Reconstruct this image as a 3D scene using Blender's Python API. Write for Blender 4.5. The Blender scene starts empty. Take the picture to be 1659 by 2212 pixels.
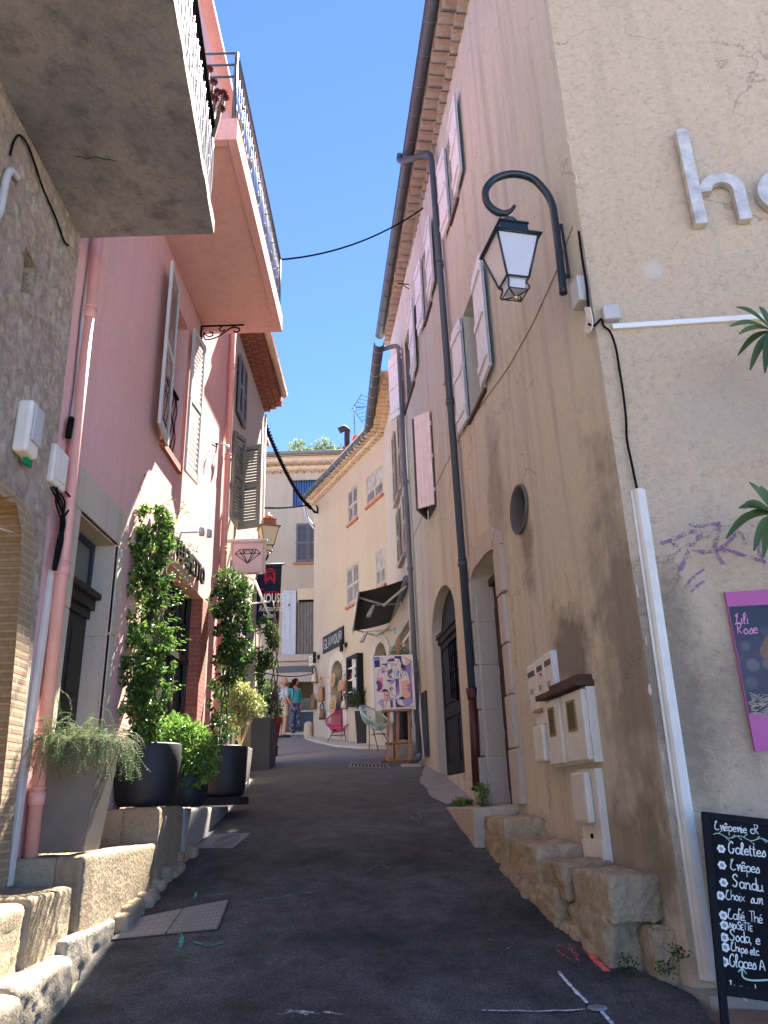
import bpy, bmesh, math, random
import numpy as np
from mathutils import Vector, Matrix, noise
from mathutils.geometry import tessellate_polygon
random.seed(7)
SC = bpy.context.scene
COL = SC.collection
V3 = Vector
# ------------------------------------------------------------ survey of the lane
# the lane was surveyed from the photograph: F, CAM and the up direction give the
# sight line through a point of the photo; walls, ledges and eaves are then fixed
# in metres and features are measured on those real surfaces.
F = 1661.0
CAM = V3((0, 0, 1.6))
_U = V3((-139.5, 4406, -1661.)).normalized()
_f = V3((0, 0, -1.0)); _Y = (_f - _f.dot(_U) * _U).normalized(); _X = _Y.cross(_U)
R3 = Matrix((_X, _Y, _U))
def ray(px, py):
    return (R3 @ V3((px - 829.5, -(py - 1106), -F))).normalized()
def at_y(px, py, y):
    d = ray(px, py); return CAM + d * (y / d.y)
def at_x(px, py, x):
    d = ray(px, py); return CAM + d * (x / d.x)
def at_z(px, py, z):
    d = ray(px, py); return CAM + d * ((z - CAM.z) / d.z)
_G = [(-60, -2.0), (0, 0), (3, .18), (5, .47), (8, 1.05), (11, 1.65), (12, 1.86), (14, 2.17), (18, 2.66), (21.6, 3.12), (24.6, 3.6), (27, 3.85), (45, 4.4), (400, 8)]
def _g0(y):
    for (a, b), (c, d) in zip(_G, _G[1:]):
        if y <= c: return b + (d - b) * (y - a) / (c - a)
    return _G[-1][1]
def gz(y): return (_g0(y - .7) + _g0(y - .35) + _g0(y) * 2 + _g0(y + .35) + _g0(y + .7)) / 6
def on_ground(px, py):
    d = ray(px, py); t = .5
    while t < 90:
        p = CAM + d * t
        if p.z < gz(p.y): return p
        t += .01
    return p

class Fr:
    """a frame on a wall: a runs along U, b up V, c out of the wall along N"""
    def __init__(s, O, U, N, V=(0, 0, 1)):
        s.O = V3(O); s.U = V3(U).normalized(); s.N = V3(N).normalized(); s.V = V3(V).normalized()
    def __call__(s, a, b, c=0.): return s.O + s.U * a + s.V * b + s.N * c
    def hit(s, px, py, c=0.):
        d = ray(px, py); P = s.O + s.N * c
        t = (P - CAM).dot(s.N) / d.dot(s.N); q = CAM + d * t - P
        return q.dot(s.U), q.dot(s.V)
    def sub(s, a, b, c=0., ang=0.):
        """frame hinged at (a,b,c), turned ang degrees from the wall plane outward"""
        r = math.radians(ang); U = s.U * math.cos(r) + s.N * math.sin(r); N = s.N * math.cos(r) - s.U * math.sin(r)
        return Fr(s(a, b, c), U, N, s.V)
def wallfr(a, b, flip=False):
    d = (V3((b[0], b[1], 0)) - V3((a[0], a[1], 0))).normalized()
    n = V3((-d.y, d.x, 0))
    return Fr((a[0], a[1], 0), d, -n if flip else n)
WORLD = Fr((0, 0, 0), (1, 0, 0), (0, 0, 1), (0, 1, 0))   # a=x, b=y, c=z
az = math.radians(7.5)
FA = wallfr((1.69, 5.45), (1.69 - math.sin(az), 5.45 + math.cos(az)))          # ochre house, lane side
FL = wallfr((-2.6, 0), (-2.6, 1), flip=True)                                    # pink and cream houses, left side (a = y)
FB1 = wallfr((.56, 14.1), (.05, 18.3))                                          # gallery side
FB2 = wallfr((.05, 18.3), (-2.27, 23.3))                                        # boutique side
FH = wallfr((1.722, 5.205), (3.0, 5.07), flip=True)                             # ochre house, end wall towards us
FC = Fr((0, 27, 0), (1, 0, 0), (0, -1, 0))                                      # far house (a = x)
FS = wallfr((-2.40, 0), (-2.53, 5.33), flip=True)                               # rubble stone house

# ------------------------------------------------------------ mesh builder
class MB:
    def __init__(s): s.v = []; s.f = []; s.m = []; s.sm = []
    def add(s, vs, fs, mi=0, smooth=False):
        k = len(s.v); s.v += [tuple(v) for v in vs]
        for f in fs:
            s.f.append([k + i for i in f]); s.m.append(mi); s.sm.append(smooth)
        return s
    def box(s, fr, a0, a1, b0, b1, c0, c1, mi=0):
        vs = [fr(a, b, c) for c in (c0, c1) for b in (b0, b1) for a in (a0, a1)]
        return s.add(vs, [(0, 2, 3, 1), (4, 5, 7, 6), (0, 1, 5, 4), (2, 6, 7, 3), (0, 4, 6, 2), (1, 3, 7, 5)], mi)
    def prism(s, fr, pts, c0, c1, mi=0):
        n = len(pts)
        vs = [fr(a, b, c0) for a, b in pts] + [fr(a, b, c1) for a, b in pts]
        k = len(s.v)
        s.add(vs, [], mi)
        try: tris = tessellate_polygon([[V3((a, b, 0)) for a, b in pts]])
        except Exception: tris = []
        for t in tris:
            s.f.append([k + i for i in t]); s.m.append(mi); s.sm.append(False)
            s.f.append([k + n + i for i in reversed(t)]); s.m.append(mi); s.sm.append(False)
        for i in range(n):
            j = (i + 1) % n
            s.f.append([k + i, k + j, k + n + j, k + n + i]); s.m.append(mi); s.sm.append(False)
        return s
    def hexa(s, p, mi=0):
        """8 world points: bottom ring 0-3, top ring 4-7"""
        return s.add(p, [(3, 2, 1, 0), (4, 5, 6, 7), (0, 1, 5, 4), (1, 2, 6, 5), (2, 3, 7, 6), (3, 0, 4, 7)], mi)
    def quad(s, p, mi=0): return s.add(p, [tuple(range(len(p)))], mi)
    def tube(s, pts, r, n=8, mi=0, cap=True, smooth=True, closed=False):
        pts = [V3(p) for p in pts]; N = len(pts)
        if N < 2: return s
        rs = r if isinstance(r, (list, tuple)) else [r] * N
        up = V3((0, 0, 1)); prev = None; vs = []
        for i, p in enumerate(pts):
            if closed: t = pts[(i + 1) % N] - pts[i - 1]
            else: t = pts[min(i + 1, N - 1)] - pts[max(i - 1, 0)]
            if t.length < 1e-9: t = V3((0, 0, 1))
            t.normalize()
            if prev is None:
                q = up if abs(t.z) < .9 else V3((1, 0, 0)); u = t.cross(q).normalized()
            else:
                u = prev - t * prev.dot(t)
                u = u.normalized() if u.length > 1e-6 else t.orthogonal().normalized()
            prev = u; w = t.cross(u)
            for k in range(n):
                a = 2 * math.pi * k / n; vs.append(p + (u * math.cos(a) + w * math.sin(a)) * rs[i])
        fs = []
        for i in range(N if closed else N - 1):
            j = (i + 1) % N
            for k in range(n):
                l = (k + 1) % n; fs.append((i * n + k, i * n + l, j * n + l, j * n + k))
        k0 = len(s.v); s.add(vs, fs, mi, smooth)
        if cap and not closed:
            s.f.append([k0 + i for i in reversed(range(n))]); s.m.append(mi); s.sm.append(False)
            s.f.append([k0 + (N - 1) * n + i for i in range(n)]); s.m.append(mi); s.sm.append(False)
        return s
    def lathe(s, c, prof, n=24, mi=0, smooth=True, axis=None, cap=True):
        """prof = [(r,h)...] round the vertical (or given) axis at c"""
        c = V3(c); ax = V3(axis).normalized() if axis else V3((0, 0, 1))
        u = ax.orthogonal().normalized() if axis else V3((1, 0, 0)); w = ax.cross(u)
        vs = []
        for r, h in prof:
            for k in range(n):
                a = 2 * math.pi * k / n; vs.append(c + ax * h + (u * math.cos(a) + w * math.sin(a)) * r)
        fs = [(i * n + k, i * n + (k + 1) % n, (i + 1) * n + (k + 1) % n, (i + 1) * n + k) for i in range(len(prof) - 1) for k in range(n)]
        k0 = len(s.v); s.add(vs, fs, mi, smooth)
        if cap:
            if prof[0][0] > 1e-4: s.f.append([k0 + i for i in reversed(range(n))]); s.m.append(mi); s.sm.append(False)
            if prof[-1][0] > 1e-4: s.f.append([k0 + (len(prof) - 1) * n + i for i in range(n)]); s.m.append(mi); s.sm.append(False)
        return s
    def ball(s, c, r, n=12, mi=0, sc=(1, 1, 1)):
        c = V3(c); vs = []; m = max(4, n // 2)
        for i in range(m + 1):
            t = math.pi * i / m
            for k in range(n):
                a = 2 * math.pi * k / n
                vs.append(c + V3((math.sin(t) * math.cos(a) * r * sc[0], math.sin(t) * math.sin(a) * r * sc[1], math.cos(t) * r * sc[2])))
        fs = [(i * n + k, (i + 1) * n + k, (i + 1) * n + (k + 1) % n, i * n + (k + 1) % n) for i in range(m) for k in range(n)]
        return s.add(vs, fs, mi, True)
    def build(s, name, mats, parent=None, bevel=0, seg=2):
        me = bpy.data.meshes.new(name)
        off = parent_loc(parent)
        me.from_pydata([(v[0] - off[0], v[1] - off[1], v[2] - off[2]) for v in s.v], [], s.f)
        for m in (mats if isinstance(mats, (list, tuple)) else [mats]): me.materials.append(m)
        me.polygons.foreach_set('material_index', s.m); me.polygons.foreach_set('use_smooth', s.sm)
        bm = bmesh.new(); bm.from_mesh(me); bmesh.ops.recalc_face_normals(bm, faces=bm.faces) if len(bm.faces) < 60000 else None
        bm.to_mesh(me); bm.free(); me.update()
        o = bpy.data.objects.new(name, me); COL.objects.link(o)
        if parent is not None: o.parent = parent
        if bevel:
            b = o.modifiers.new('b', 'BEVEL'); b.width = bevel; b.segments = seg; b.limit_method = 'ANGLE'; b.angle_limit = math.radians(40)
        return o
def parent_loc(p):
    l = V3((0, 0, 0))
    while p is not None: l += p.location; p = p.parent
    return l
def tag(o, label=None, cat=None, group=None, kind=None):
    if label: o['label'] = label
    if cat: o['category'] = cat
    if group: o['group'] = group
    if kind: o['kind'] = kind
    return o
def thing(name, loc, label, cat, group=None):
    o = bpy.data.objects.new(name, None); COL.objects.link(o); o.location = V3(loc); o.empty_display_size = .1
    return tag(o, label, cat, group)
def copy_tree(o, parent=None):
    c = o.copy(); COL.objects.link(c)
    if parent is not None: c.parent = parent
    for ch in list(o.children): copy_tree(ch, c)
    return c
def catmull(pts, n=8, closed=False):
    pts = [V3(p) if len(p) == 3 else V3((p[0], p[1], 0)) for p in pts]; N = len(pts); out = []
    rng = range(N if closed else N - 1)
    for i in rng:
        if closed: p0, p1, p2, p3 = pts[i - 1], pts[i], pts[(i + 1) % N], pts[(i + 2) % N]
        else: p0, p1, p2, p3 = pts[max(i - 1, 0)], pts[i], pts[i + 1], pts[min(i + 2, N - 1)]
        for k in range(n):
            t = k / n
            out.append(.5 * ((2 * p1) + (p2 - p0) * t + (2 * p0 - 5 * p1 + 4 * p2 - p3) * t * t + (3 * p1 - p0 - 3 * p2 + p3) * t ** 3))
    if not closed: out.append(pts[-1])
    return out
def arch(a0, a1, spring, top, n=12):
    c = (a0 + a1) / 2; w = (a1 - a0) / 2
    return [(c + w * math.cos(math.pi * k / n), spring + (top - spring) * math.sin(math.pi * k / n)) for k in range(n + 1)]
def holed(mb, fr, outer, holes, depth, mi=0, mir=None):
    """a wall face with openings and their reveals"""
    loops = [outer] + holes
    flat = [p for l in loops for p in l]
    tris = tessellate_polygon([[V3((a, b, 0)) for a, b in l] for l in loops])
    mb.add([fr(a, b, 0) for a, b in flat], [tuple(t) for t in tris], mi)
    for h in holes:
        n = len(h)
        mb.add([fr(a, b, 0) for a, b in h] + [fr(a, b, -depth) for a, b in h], [(i, (i + 1) % n, n + (i + 1) % n, n + i) for i in range(n)], mi if mir is None else mir)
    return mb
def rect(a0, a1, b0, b1): return [(a0, b0), (a1, b0), (a1, b1), (a0, b1)]
def rock(mb, fr, a0, a1, b0, b1, c0, c1, amp=.02, rnd=.06, seed=0, n=9, mi=0):
    """a worn stone block: rounded box with noise on its surface"""
    L = (a1 - a0, b1 - b0, c1 - c0); h = [x / 2 for x in L]; ce = ((a0 + a1) / 2, (b0 + b1) / 2, (c0 + c1) / 2)
    idx = {}; vs = []; fs = []
    def vert(i, j, k):
        key = (i, j, k)
        if key in idx: return idx[key]
        p = [(-1 + 2 * t / n) * hh for t, hh in zip(key, h)]
        r = min(rnd, *h) ; q = [max(-hh + r, min(hh - r, x)) for x, hh in zip(p, h)]
        d = V3([x - y for x, y in zip(p, q)])
        if d.length > 1e-9: p = [y + e * r / d.length if d.length > r else y + e for y, e in zip(q, d)]; 
        w = V3([x + c for x, c in zip(p, ce)])
        nv = V3(p); nv = nv.normalized() if nv.length > 0 else nv
        k2 = noise.noise(w * 5 + V3((seed * 7.3, 0, 0))) * amp + noise.noise(w * 15 + V3((seed * 3.1, 5, 0))) * amp * .6 + noise.noise(w * 40 + V3((seed, 2, 0))) * amp * .35
        w = w + nv * k2
        idx[key] = len(vs); vs.append(fr(w.x, w.y, w.z)); return idx[key]
    for s_, ax in [(0, 0), (n, 0), (0, 1), (n, 1), (0, 2), (n, 2)]:
        for u in range(n):
            for v in range(n):
                q = []
                for du, dv in ((0, 0), (1, 0), (1, 1), (0, 1)):
                    k = [u + du, v + dv]; k.insert(ax, s_); q.append(vert(*k))
                fs.append(q if s_ else q[::-1])
    mb.add(vs, fs, mi, True)
# ------------------------------------------------------------ materials
MATS = {}
def _nt(name):
    m = bpy.data.materials.new(name); m.use_nodes = True; nt = m.node_tree; b = nt.nodes['Principled BSDF']; return m, nt, b
def lin(c):
    """colour given as 0-255 sRGB triple or linear floats"""
    if max(c) > 1.001:
        return tuple(((x / 255) / 12.92 if x / 255 <= .04045 else ((x / 255 + .055) / 1.055) ** 2.4) for x in c[:3]) + (1,)
    return tuple(c[:3]) + (1,)
def noise_node(nt, scale, detail=6, rough=.6, vec=None, stretch=None):
    tc = nt.nodes.new('ShaderNodeNewGeometry'); n = nt.nodes.new('ShaderNodeTexNoise')
    n.inputs['Scale'].default_value = scale; n.inputs['Detail'].default_value = detail; n.inputs['Roughness'].default_value = rough
    if stretch:
        mp = nt.nodes.new('ShaderNodeMapping'); mp.inputs['Scale'].default_value = stretch
        nt.links.new(tc.outputs['Position'], mp.inputs['Vector']); nt.links.new(mp.outputs[0], n.inputs['Vector'])
    else: nt.links.new(tc.outputs['Position'], n.inputs['Vector'])
    return n
def ramp(nt, src, stops):
    r = nt.nodes.new('ShaderNodeValToRGB'); e = r.color_ramp.elements
    e[0].position, e[0].color = stops[0][0], lin(stops[0][1]); e[1].position, e[1].color = stops[-1][0], lin(stops[-1][1])
    for p, c in stops[1:-1]:
        x = e.new(p); x.color = lin(c)
    nt.links.new(src, r.inputs[0]); return r.outputs[0]
def mix(nt, fac, a, b, mode='MIX'):
    m = nt.nodes.new('ShaderNodeMix'); m.data_type = 'RGBA'; m.blend_type = mode
    for sock, v in ((m.inputs[0], fac), (m.inputs[6], a), (m.inputs[7], b)):
        if hasattr(v, 'links') or isinstance(v, bpy.types.NodeSocket): nt.links.new(v, sock)
        elif isinstance(v, (int, float)): sock.default_value = v
        else: sock.default_value = lin(v)
    return m.outputs[2]
def math_(nt, op, a, b=0., clamp=False):
    m = nt.nodes.new('ShaderNodeMath'); m.operation = op; m.use_clamp = clamp
    for sock, v in ((m.inputs[0], a), (m.inputs[1], b)):
        if isinstance(v, bpy.types.NodeSocket): nt.links.new(v, sock)
        else: sock.default_value = v
    return m.outputs[0]
def bump(nt, bsdf, h, strength=.5, dist=.01, prev=None):
    b = nt.nodes.new('ShaderNodeBump'); b.inputs['Strength'].default_value = strength; b.inputs['Distance'].default_value = dist
    nt.links.new(h, b.inputs['Height'])
    if prev is not None: nt.links.new(prev, b.inputs['Normal'])
    nt.links.new(b.outputs[0], bsdf.inputs['Normal']); return b.outputs[0]
def posz(nt):
    g = nt.nodes.new('ShaderNodeNewGeometry'); s = nt.nodes.new('ShaderNodeSeparateXYZ'); nt.links.new(g.outputs['Position'], s.inputs[0]); return s
def plain(name, c, rough=.6, metal=0., var=.12, bscale=40, bstr=.15, spec=.5):
    """painted or plain surface with slight mottling and fine bump"""
    if name in MATS: return MATS[name]
    m, nt, b = _nt(name); base = lin(c)
    n = noise_node(nt, 6, 8, .65); f = ramp(nt, n.outputs[0], [(.3, (1 - var,) * 3), (.7, (min(1, 1 + var * .3),) * 3)])
    nt.links.new(mix(nt, 1., base, f, 'MULTIPLY'), b.inputs['Base Color'])
    b.inputs['Roughness'].default_value = rough; b.inputs['Metallic'].default_value = metal
    b.inputs['Specular IOR Level'].default_value = spec
    if bstr: bump(nt, b, noise_node(nt, bscale, 4).outputs[0], bstr, .004)
    MATS[name] = m; return m
def stucco(name, c, dark, light, big=.5, streak=.5, bs=60, bd=.01, bstr=.6, coarse=0., extra=None, objvar=False, cracks=False):
    m, nt, b = _nt(name); base = lin(c)
    n1 = noise_node(nt, .9, 7, .62); n2 = noise_node(nt, 1.0, 6, .6, stretch=(5, 5, .35)); n3 = noise_node(nt, 22, 6, .7)
    f1 = ramp(nt, n1.outputs[0], [(.35, (0, 0, 0)), (.68, (1, 1, 1))])
    col = mix(nt, math_(nt, 'MULTIPLY', f1, big), base, light)
    f2 = ramp(nt, n2.outputs[0], [(.48, (0, 0, 0)), (.75, (1, 1, 1))])
    col = mix(nt, math_(nt, 'MULTIPLY', f2, streak), col, dark)
    f3 = ramp(nt, n3.outputs[0], [(.3, (.80, .80, .80)), (.7, (1, 1, 1))])
    col = mix(nt, .8, col, f3, 'MULTIPLY')
    if coarse:
        nc = noise_node(nt, 17, 8, .72, stretch=(1, 1, 1.2)); col = mix(nt, min(1, coarse * 1.2), col, ramp(nt, nc.outputs[0], [(.36, (.62, .60, .58)), (.47, (1, 1, 1))]), 'MULTIPLY')
    if objvar:
        oi = nt.nodes.new('ShaderNodeObjectInfo'); col = mix(nt, .75, col, ramp(nt, oi.outputs['Random'], [(0, (.72, .66, .60)), (.35, (1, .92, .80)), (.7, (.85, .85, .85)), (1, (1.0, .98, .95))]), 'MULTIPLY')
    if extra: col = extra(nt, col)
    if cracks:
        g_ = nt.nodes.new('ShaderNodeNewGeometry'); nw = noise_node(nt, 3.5, 5, .6); sv = nt.nodes.new('ShaderNodeVectorMath'); sv.operation = 'SCALE'; sv.inputs['Scale'].default_value = .55; nt.links.new(nw.outputs[1], sv.inputs[0])
        av = nt.nodes.new('ShaderNodeVectorMath'); av.operation = 'ADD'; nt.links.new(g_.outputs['Position'], av.inputs[0]); nt.links.new(sv.outputs[0], av.inputs[1])
        vo = nt.nodes.new('ShaderNodeTexVoronoi'); vo.feature = 'DISTANCE_TO_EDGE'; vo.inputs['Scale'].default_value = .75; nt.links.new(av.outputs[0], vo.inputs['Vector'])
        ck_ = ramp(nt, vo.outputs[0], [(.0, (1, 1, 1)), (.010, (0, 0, 0))]); nm = noise_node(nt, .9, 3, .5); mk = ramp(nt, nm.outputs[0], [(.50, (0, 0, 0)), (.56, (1, 1, 1))])
        col = mix(nt, math_(nt, 'MULTIPLY', math_(nt, 'MULTIPLY', ck_, mk), .5), col, (.10, .085, .07))
    nt.links.new(col, b.inputs['Base Color']); b.inputs['Roughness'].default_value = .93; b.inputs['Specular IOR Level'].default_value = .2
    pr = bump(nt, b, noise_node(nt, bs, 5, .7).outputs[0], bstr, bd)
    if coarse:
        n = noise_node(nt, 17, 8, .72, stretch=(1, 1, 1.2)); pr = bump(nt, b, ramp(nt, n.outputs[0], [(.40, (0, 0, 0)), (.66, (1, 1, 1))]), coarse, .03, pr)
    MATS[name] = m; return m
def blob(nt, cx, cy, cz, rx, ry, rz, lo=.35, hi=.95):
    """mask of a soft patch at a place on a wall, its border broken by noise"""
    g = nt.nodes.new('ShaderNodeNewGeometry'); mp = nt.nodes.new('ShaderNodeMapping'); mp.vector_type = 'TEXTURE'
    mp.inputs['Location'].default_value = (cx, cy, cz); mp.inputs['Scale'].default_value = (rx, ry, rz)
    nt.links.new(g.outputs['Position'], mp.inputs[0])
    v = nt.nodes.new('ShaderNodeVectorMath'); v.operation = 'LENGTH'; nt.links.new(mp.outputs[0], v.inputs[0])
    n = noise_node(nt, 3.2, 6, .65)
    d = math_(nt, 'ADD', v.outputs['Value'], math_(nt, 'MULTIPLY', math_(nt, 'SUBTRACT', n.outputs[0], .5), 1.6))
    r = nt.nodes.new('ShaderNodeMapRange'); r.inputs[1].default_value = lo; r.inputs[2].default_value = hi; r.inputs[3].default_value = 1; r.inputs[4].default_value = 0
    nt.links.new(d, r.inputs[0]); return r.outputs[0]

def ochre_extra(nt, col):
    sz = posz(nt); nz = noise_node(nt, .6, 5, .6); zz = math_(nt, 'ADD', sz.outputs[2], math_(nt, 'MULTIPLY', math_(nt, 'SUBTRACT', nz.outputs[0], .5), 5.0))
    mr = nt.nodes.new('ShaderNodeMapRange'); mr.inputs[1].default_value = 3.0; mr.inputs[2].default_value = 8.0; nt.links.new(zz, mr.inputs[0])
    col = mix(nt, .9, col, mix(nt, mr.outputs[0], (1.0, .92, .78), (.72, .80, .87)), 'MULTIPLY')  # cool skylight high up and warm bounce low down, put into the wall colour
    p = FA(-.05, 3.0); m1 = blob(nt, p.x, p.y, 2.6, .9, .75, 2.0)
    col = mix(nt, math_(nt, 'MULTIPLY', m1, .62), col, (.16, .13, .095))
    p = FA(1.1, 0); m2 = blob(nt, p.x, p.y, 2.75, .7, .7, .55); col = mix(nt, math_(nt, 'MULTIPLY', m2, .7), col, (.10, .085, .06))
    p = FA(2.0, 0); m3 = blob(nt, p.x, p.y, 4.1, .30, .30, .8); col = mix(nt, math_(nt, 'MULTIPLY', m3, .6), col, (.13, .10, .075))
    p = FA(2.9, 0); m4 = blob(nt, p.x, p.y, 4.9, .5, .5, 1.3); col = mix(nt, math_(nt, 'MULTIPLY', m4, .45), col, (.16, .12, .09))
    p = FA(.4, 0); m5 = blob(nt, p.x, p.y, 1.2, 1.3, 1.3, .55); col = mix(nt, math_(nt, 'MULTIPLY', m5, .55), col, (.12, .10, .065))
    return col
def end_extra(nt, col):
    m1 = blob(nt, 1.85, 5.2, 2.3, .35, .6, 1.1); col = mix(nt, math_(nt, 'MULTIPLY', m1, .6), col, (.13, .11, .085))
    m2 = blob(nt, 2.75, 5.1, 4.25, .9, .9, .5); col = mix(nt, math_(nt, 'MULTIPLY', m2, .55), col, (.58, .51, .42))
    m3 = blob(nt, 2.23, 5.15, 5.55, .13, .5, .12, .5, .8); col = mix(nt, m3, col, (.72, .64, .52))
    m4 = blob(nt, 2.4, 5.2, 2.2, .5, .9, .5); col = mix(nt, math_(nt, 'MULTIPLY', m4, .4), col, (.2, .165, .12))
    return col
M = {}
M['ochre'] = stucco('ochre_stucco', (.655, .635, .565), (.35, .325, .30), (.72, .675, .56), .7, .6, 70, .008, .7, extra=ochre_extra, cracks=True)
M['endwall'] = stucco('roughcast_render', (.76, .60, .42), (.50, .41, .30), (.80, .64, .46), .8, .45, 45, .02, 1.0, coarse=.5, extra=end_extra, cracks=True)
M['pink'] = stucco('pink_render', (.72, .42, .38), (.60, .35, .32), (.78, .47, .43), .9, .5, 60, .006, .5)
M['pink_pipe'] = plain('pink_painted_pipe', (.76, .36, .28), .45)
M['cream'] = stucco('cream_render', (.47, .385, .275), (.37, .30, .215), (.53, .44, .32), .6, .35, 60, .005, .35)
M['cream2'] = stucco('pale_render', (.50, .43, .36), (.36, .31, .25), (.56, .49, .42), .6, .4, 60, .005, .35)
M['greyrender'] = stucco('greyed_cream_render', (.45, .385, .29), (.33, .29, .24), (.50, .43, .32), .7, .4, 50, .006, .4)
M['lime'] = stucco('limestone', (.60, .50, .355), (.30, .25, .18), (.56, .50, .41), .8, .5, 35, .012, .6)
M['lime2'] = stucco('pale_limestone', (.52, .46, .38), (.33, .26, .19), (.60, .54, .47), .7, .5, 35, .01, .5)
M['wornstone'] = stucco('worn_yellow_stone', (.68, .53, .34), (.34, .26, .17), (.74, .62, .45), .9, .6, 26, .03, 1., coarse=.5, objvar=True, cracks=True)
M['stepstone'] = stucco('worn_step_stone', (.36, .31, .23), (.20, .16, .11), (.42, .37, .29), .9, .5, 30, .02, .8, coarse=.1, objvar=True)
M['concrete'] = stucco('old_concrete', (.27, .27, .31), (.13, .125, .145), (.50, .46, .45), 1., .8, 40, .015, 1., coarse=.45)
M['concedge'] = stucco('concrete_edge', (.42, .37, .30), (.28, .24, .2), (.48, .43, .36), .6, .4, 50, .01, .8)
M['ledgestone'] = stucco('worn_ledge_stone', (.44, .35, .225), (.22, .165, .11), (.52, .44, .32), .9, .6, 26, .03, 1., coarse=.4, objvar=True, cracks=True)
M['kerb'] = stucco('grey_cement', (.36, .34, .31), (.22, .2, .18), (.42, .40, .37), .6, .4, 50, .006, .6)
def rubble():
    m, nt, b = _nt('rubble_stone')
    g = nt.nodes.new('ShaderNodeNewGeometry')
    n0 = noise_node(nt, 7.0, 5, .65); vm = nt.nodes.new('ShaderNodeVectorMath'); vm.operation = 'SCALE'; nt.links.new(n0.outputs[1], vm.inputs[0]); vm.inputs['Scale'].default_value = .13
    va = nt.nodes.new('ShaderNodeVectorMath'); va.operation = 'ADD'; nt.links.new(g.outputs['Position'], va.inputs[0]); nt.links.new(vm.outputs[0], va.inputs[1])
    mp = nt.nodes.new('ShaderNodeMapping'); mp.inputs['Scale'].default_value = (1, 1, .8); nt.links.new(va.outputs[0], mp.inputs[0])
    v2 = nt.nodes.new('ShaderNodeTexVoronoi'); v2.inputs['Scale'].default_value = 9; nt.links.new(mp.outputs[0], v2.inputs['Vector'])
    sep = nt.nodes.new('ShaderNodeSeparateColor'); nt.links.new(v2.outputs['Color'], sep.inputs[0])
    stone = ramp(nt, sep.outputs[0], [(0, (.80, .64, .48)), (.4, (.95, .78, .50)), (.7, (.86, .74, .60)), (1, (.97, .84, .56))])
    nn = noise_node(nt, 14, 8, .75); f0 = ramp(nt, nn.outputs[0], [(.32, (.42, .42, .42)), (.62, (1.0, 1, 1))]); stone = mix(nt, .8, stone, f0, 'MULTIPLY')
    mort = mix(nt, .8, (.80, .62, .47), f0, 'MULTIPLY')
    rad = math_(nt, 'ADD', math_(nt, 'MULTIPLY', sep.outputs[1], .62), .02)
    e = math_(nt, 'SUBTRACT', math_(nt, 'ADD', rad, math_(nt, 'MULTIPLY', math_(nt, 'SUBTRACT', nn.outputs[0], .5), .35)), v2.outputs['Distance'])
    f = ramp(nt, e, [(.0, (0, 0, 0)), (.09, (1, 1, 1))])
    col = mix(nt, f, mort, stone); nt.links.new(col, b.inputs['Base Color']); b.inputs['Roughness'].default_value = .95
    pr = bump(nt, b, e, .9, .05); bump(nt, b, nn.outputs[0], 1., .035, pr); MATS['rubble'] = m; return m
M['rubble'] = rubble()
def brickmat(name, c1, c2, mortar, w, h, ms, axis='YZ', bmp=.6):
    m, nt, b = _nt(name); s = posz(nt); c = nt.nodes.new('ShaderNodeCombineXYZ')
    a = {'X': 0, 'Y': 1, 'Z': 2}
    nt.links.new(s.outputs[a[axis[0]]], c.inputs[0]); nt.links.new(s.outputs[a[axis[1]]], c.inputs[1])
    br = nt.nodes.new('ShaderNodeTexBrick'); br.inputs['Scale'].default_value = 1; br.inputs['Brick Width'].default_value = w; br.inputs['Row Height'].default_value = h
    br.inputs['Mortar Size'].default_value = ms; br.inputs['Mortar Smooth'].default_value = .3
    br.inputs['Color1'].default_value = lin(c1); br.inputs['Color2'].default_value = lin(c2); br.inputs['Mortar'].default_value = lin(mortar)
    nt.links.new(c.outputs[0], br.inputs[0])
    n = noise_node(nt, 25, 6, .7); nt.links.new(mix(nt, .8, br.outputs[0], ramp(nt, n.outputs[0], [(.3, (.6, .6, .6)), (.7, (1.0, 1, 1))]), 'MULTIPLY'), b.inputs['Base Color'])
    b.inputs['Roughness'].default_value = .9; pr = bump(nt, b, math_(nt, 'SUBTRACT', 1, br.outputs['Fac']), bmp, .01); bump(nt, b, n.outputs[0], .4, .006, pr); return m
M['brick'] = brickmat('red_brick', (.46, .13, .08), (.36, .10, .065), (.42, .22, .16), .22, .065, .008, 'YZ')
M['brickx'] = brickmat('red_brick_return', (.46, .13, .08), (.36, .10, .065), (.42, .22, .16), .22, .065, .008, 'XZ')
M['archbrick'] = brickmat('old_thin_brick', (.42, .28, .15), (.34, .22, .12), (.44, .34, .21), .42, .055, .012, 'YZ', .9)
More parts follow.
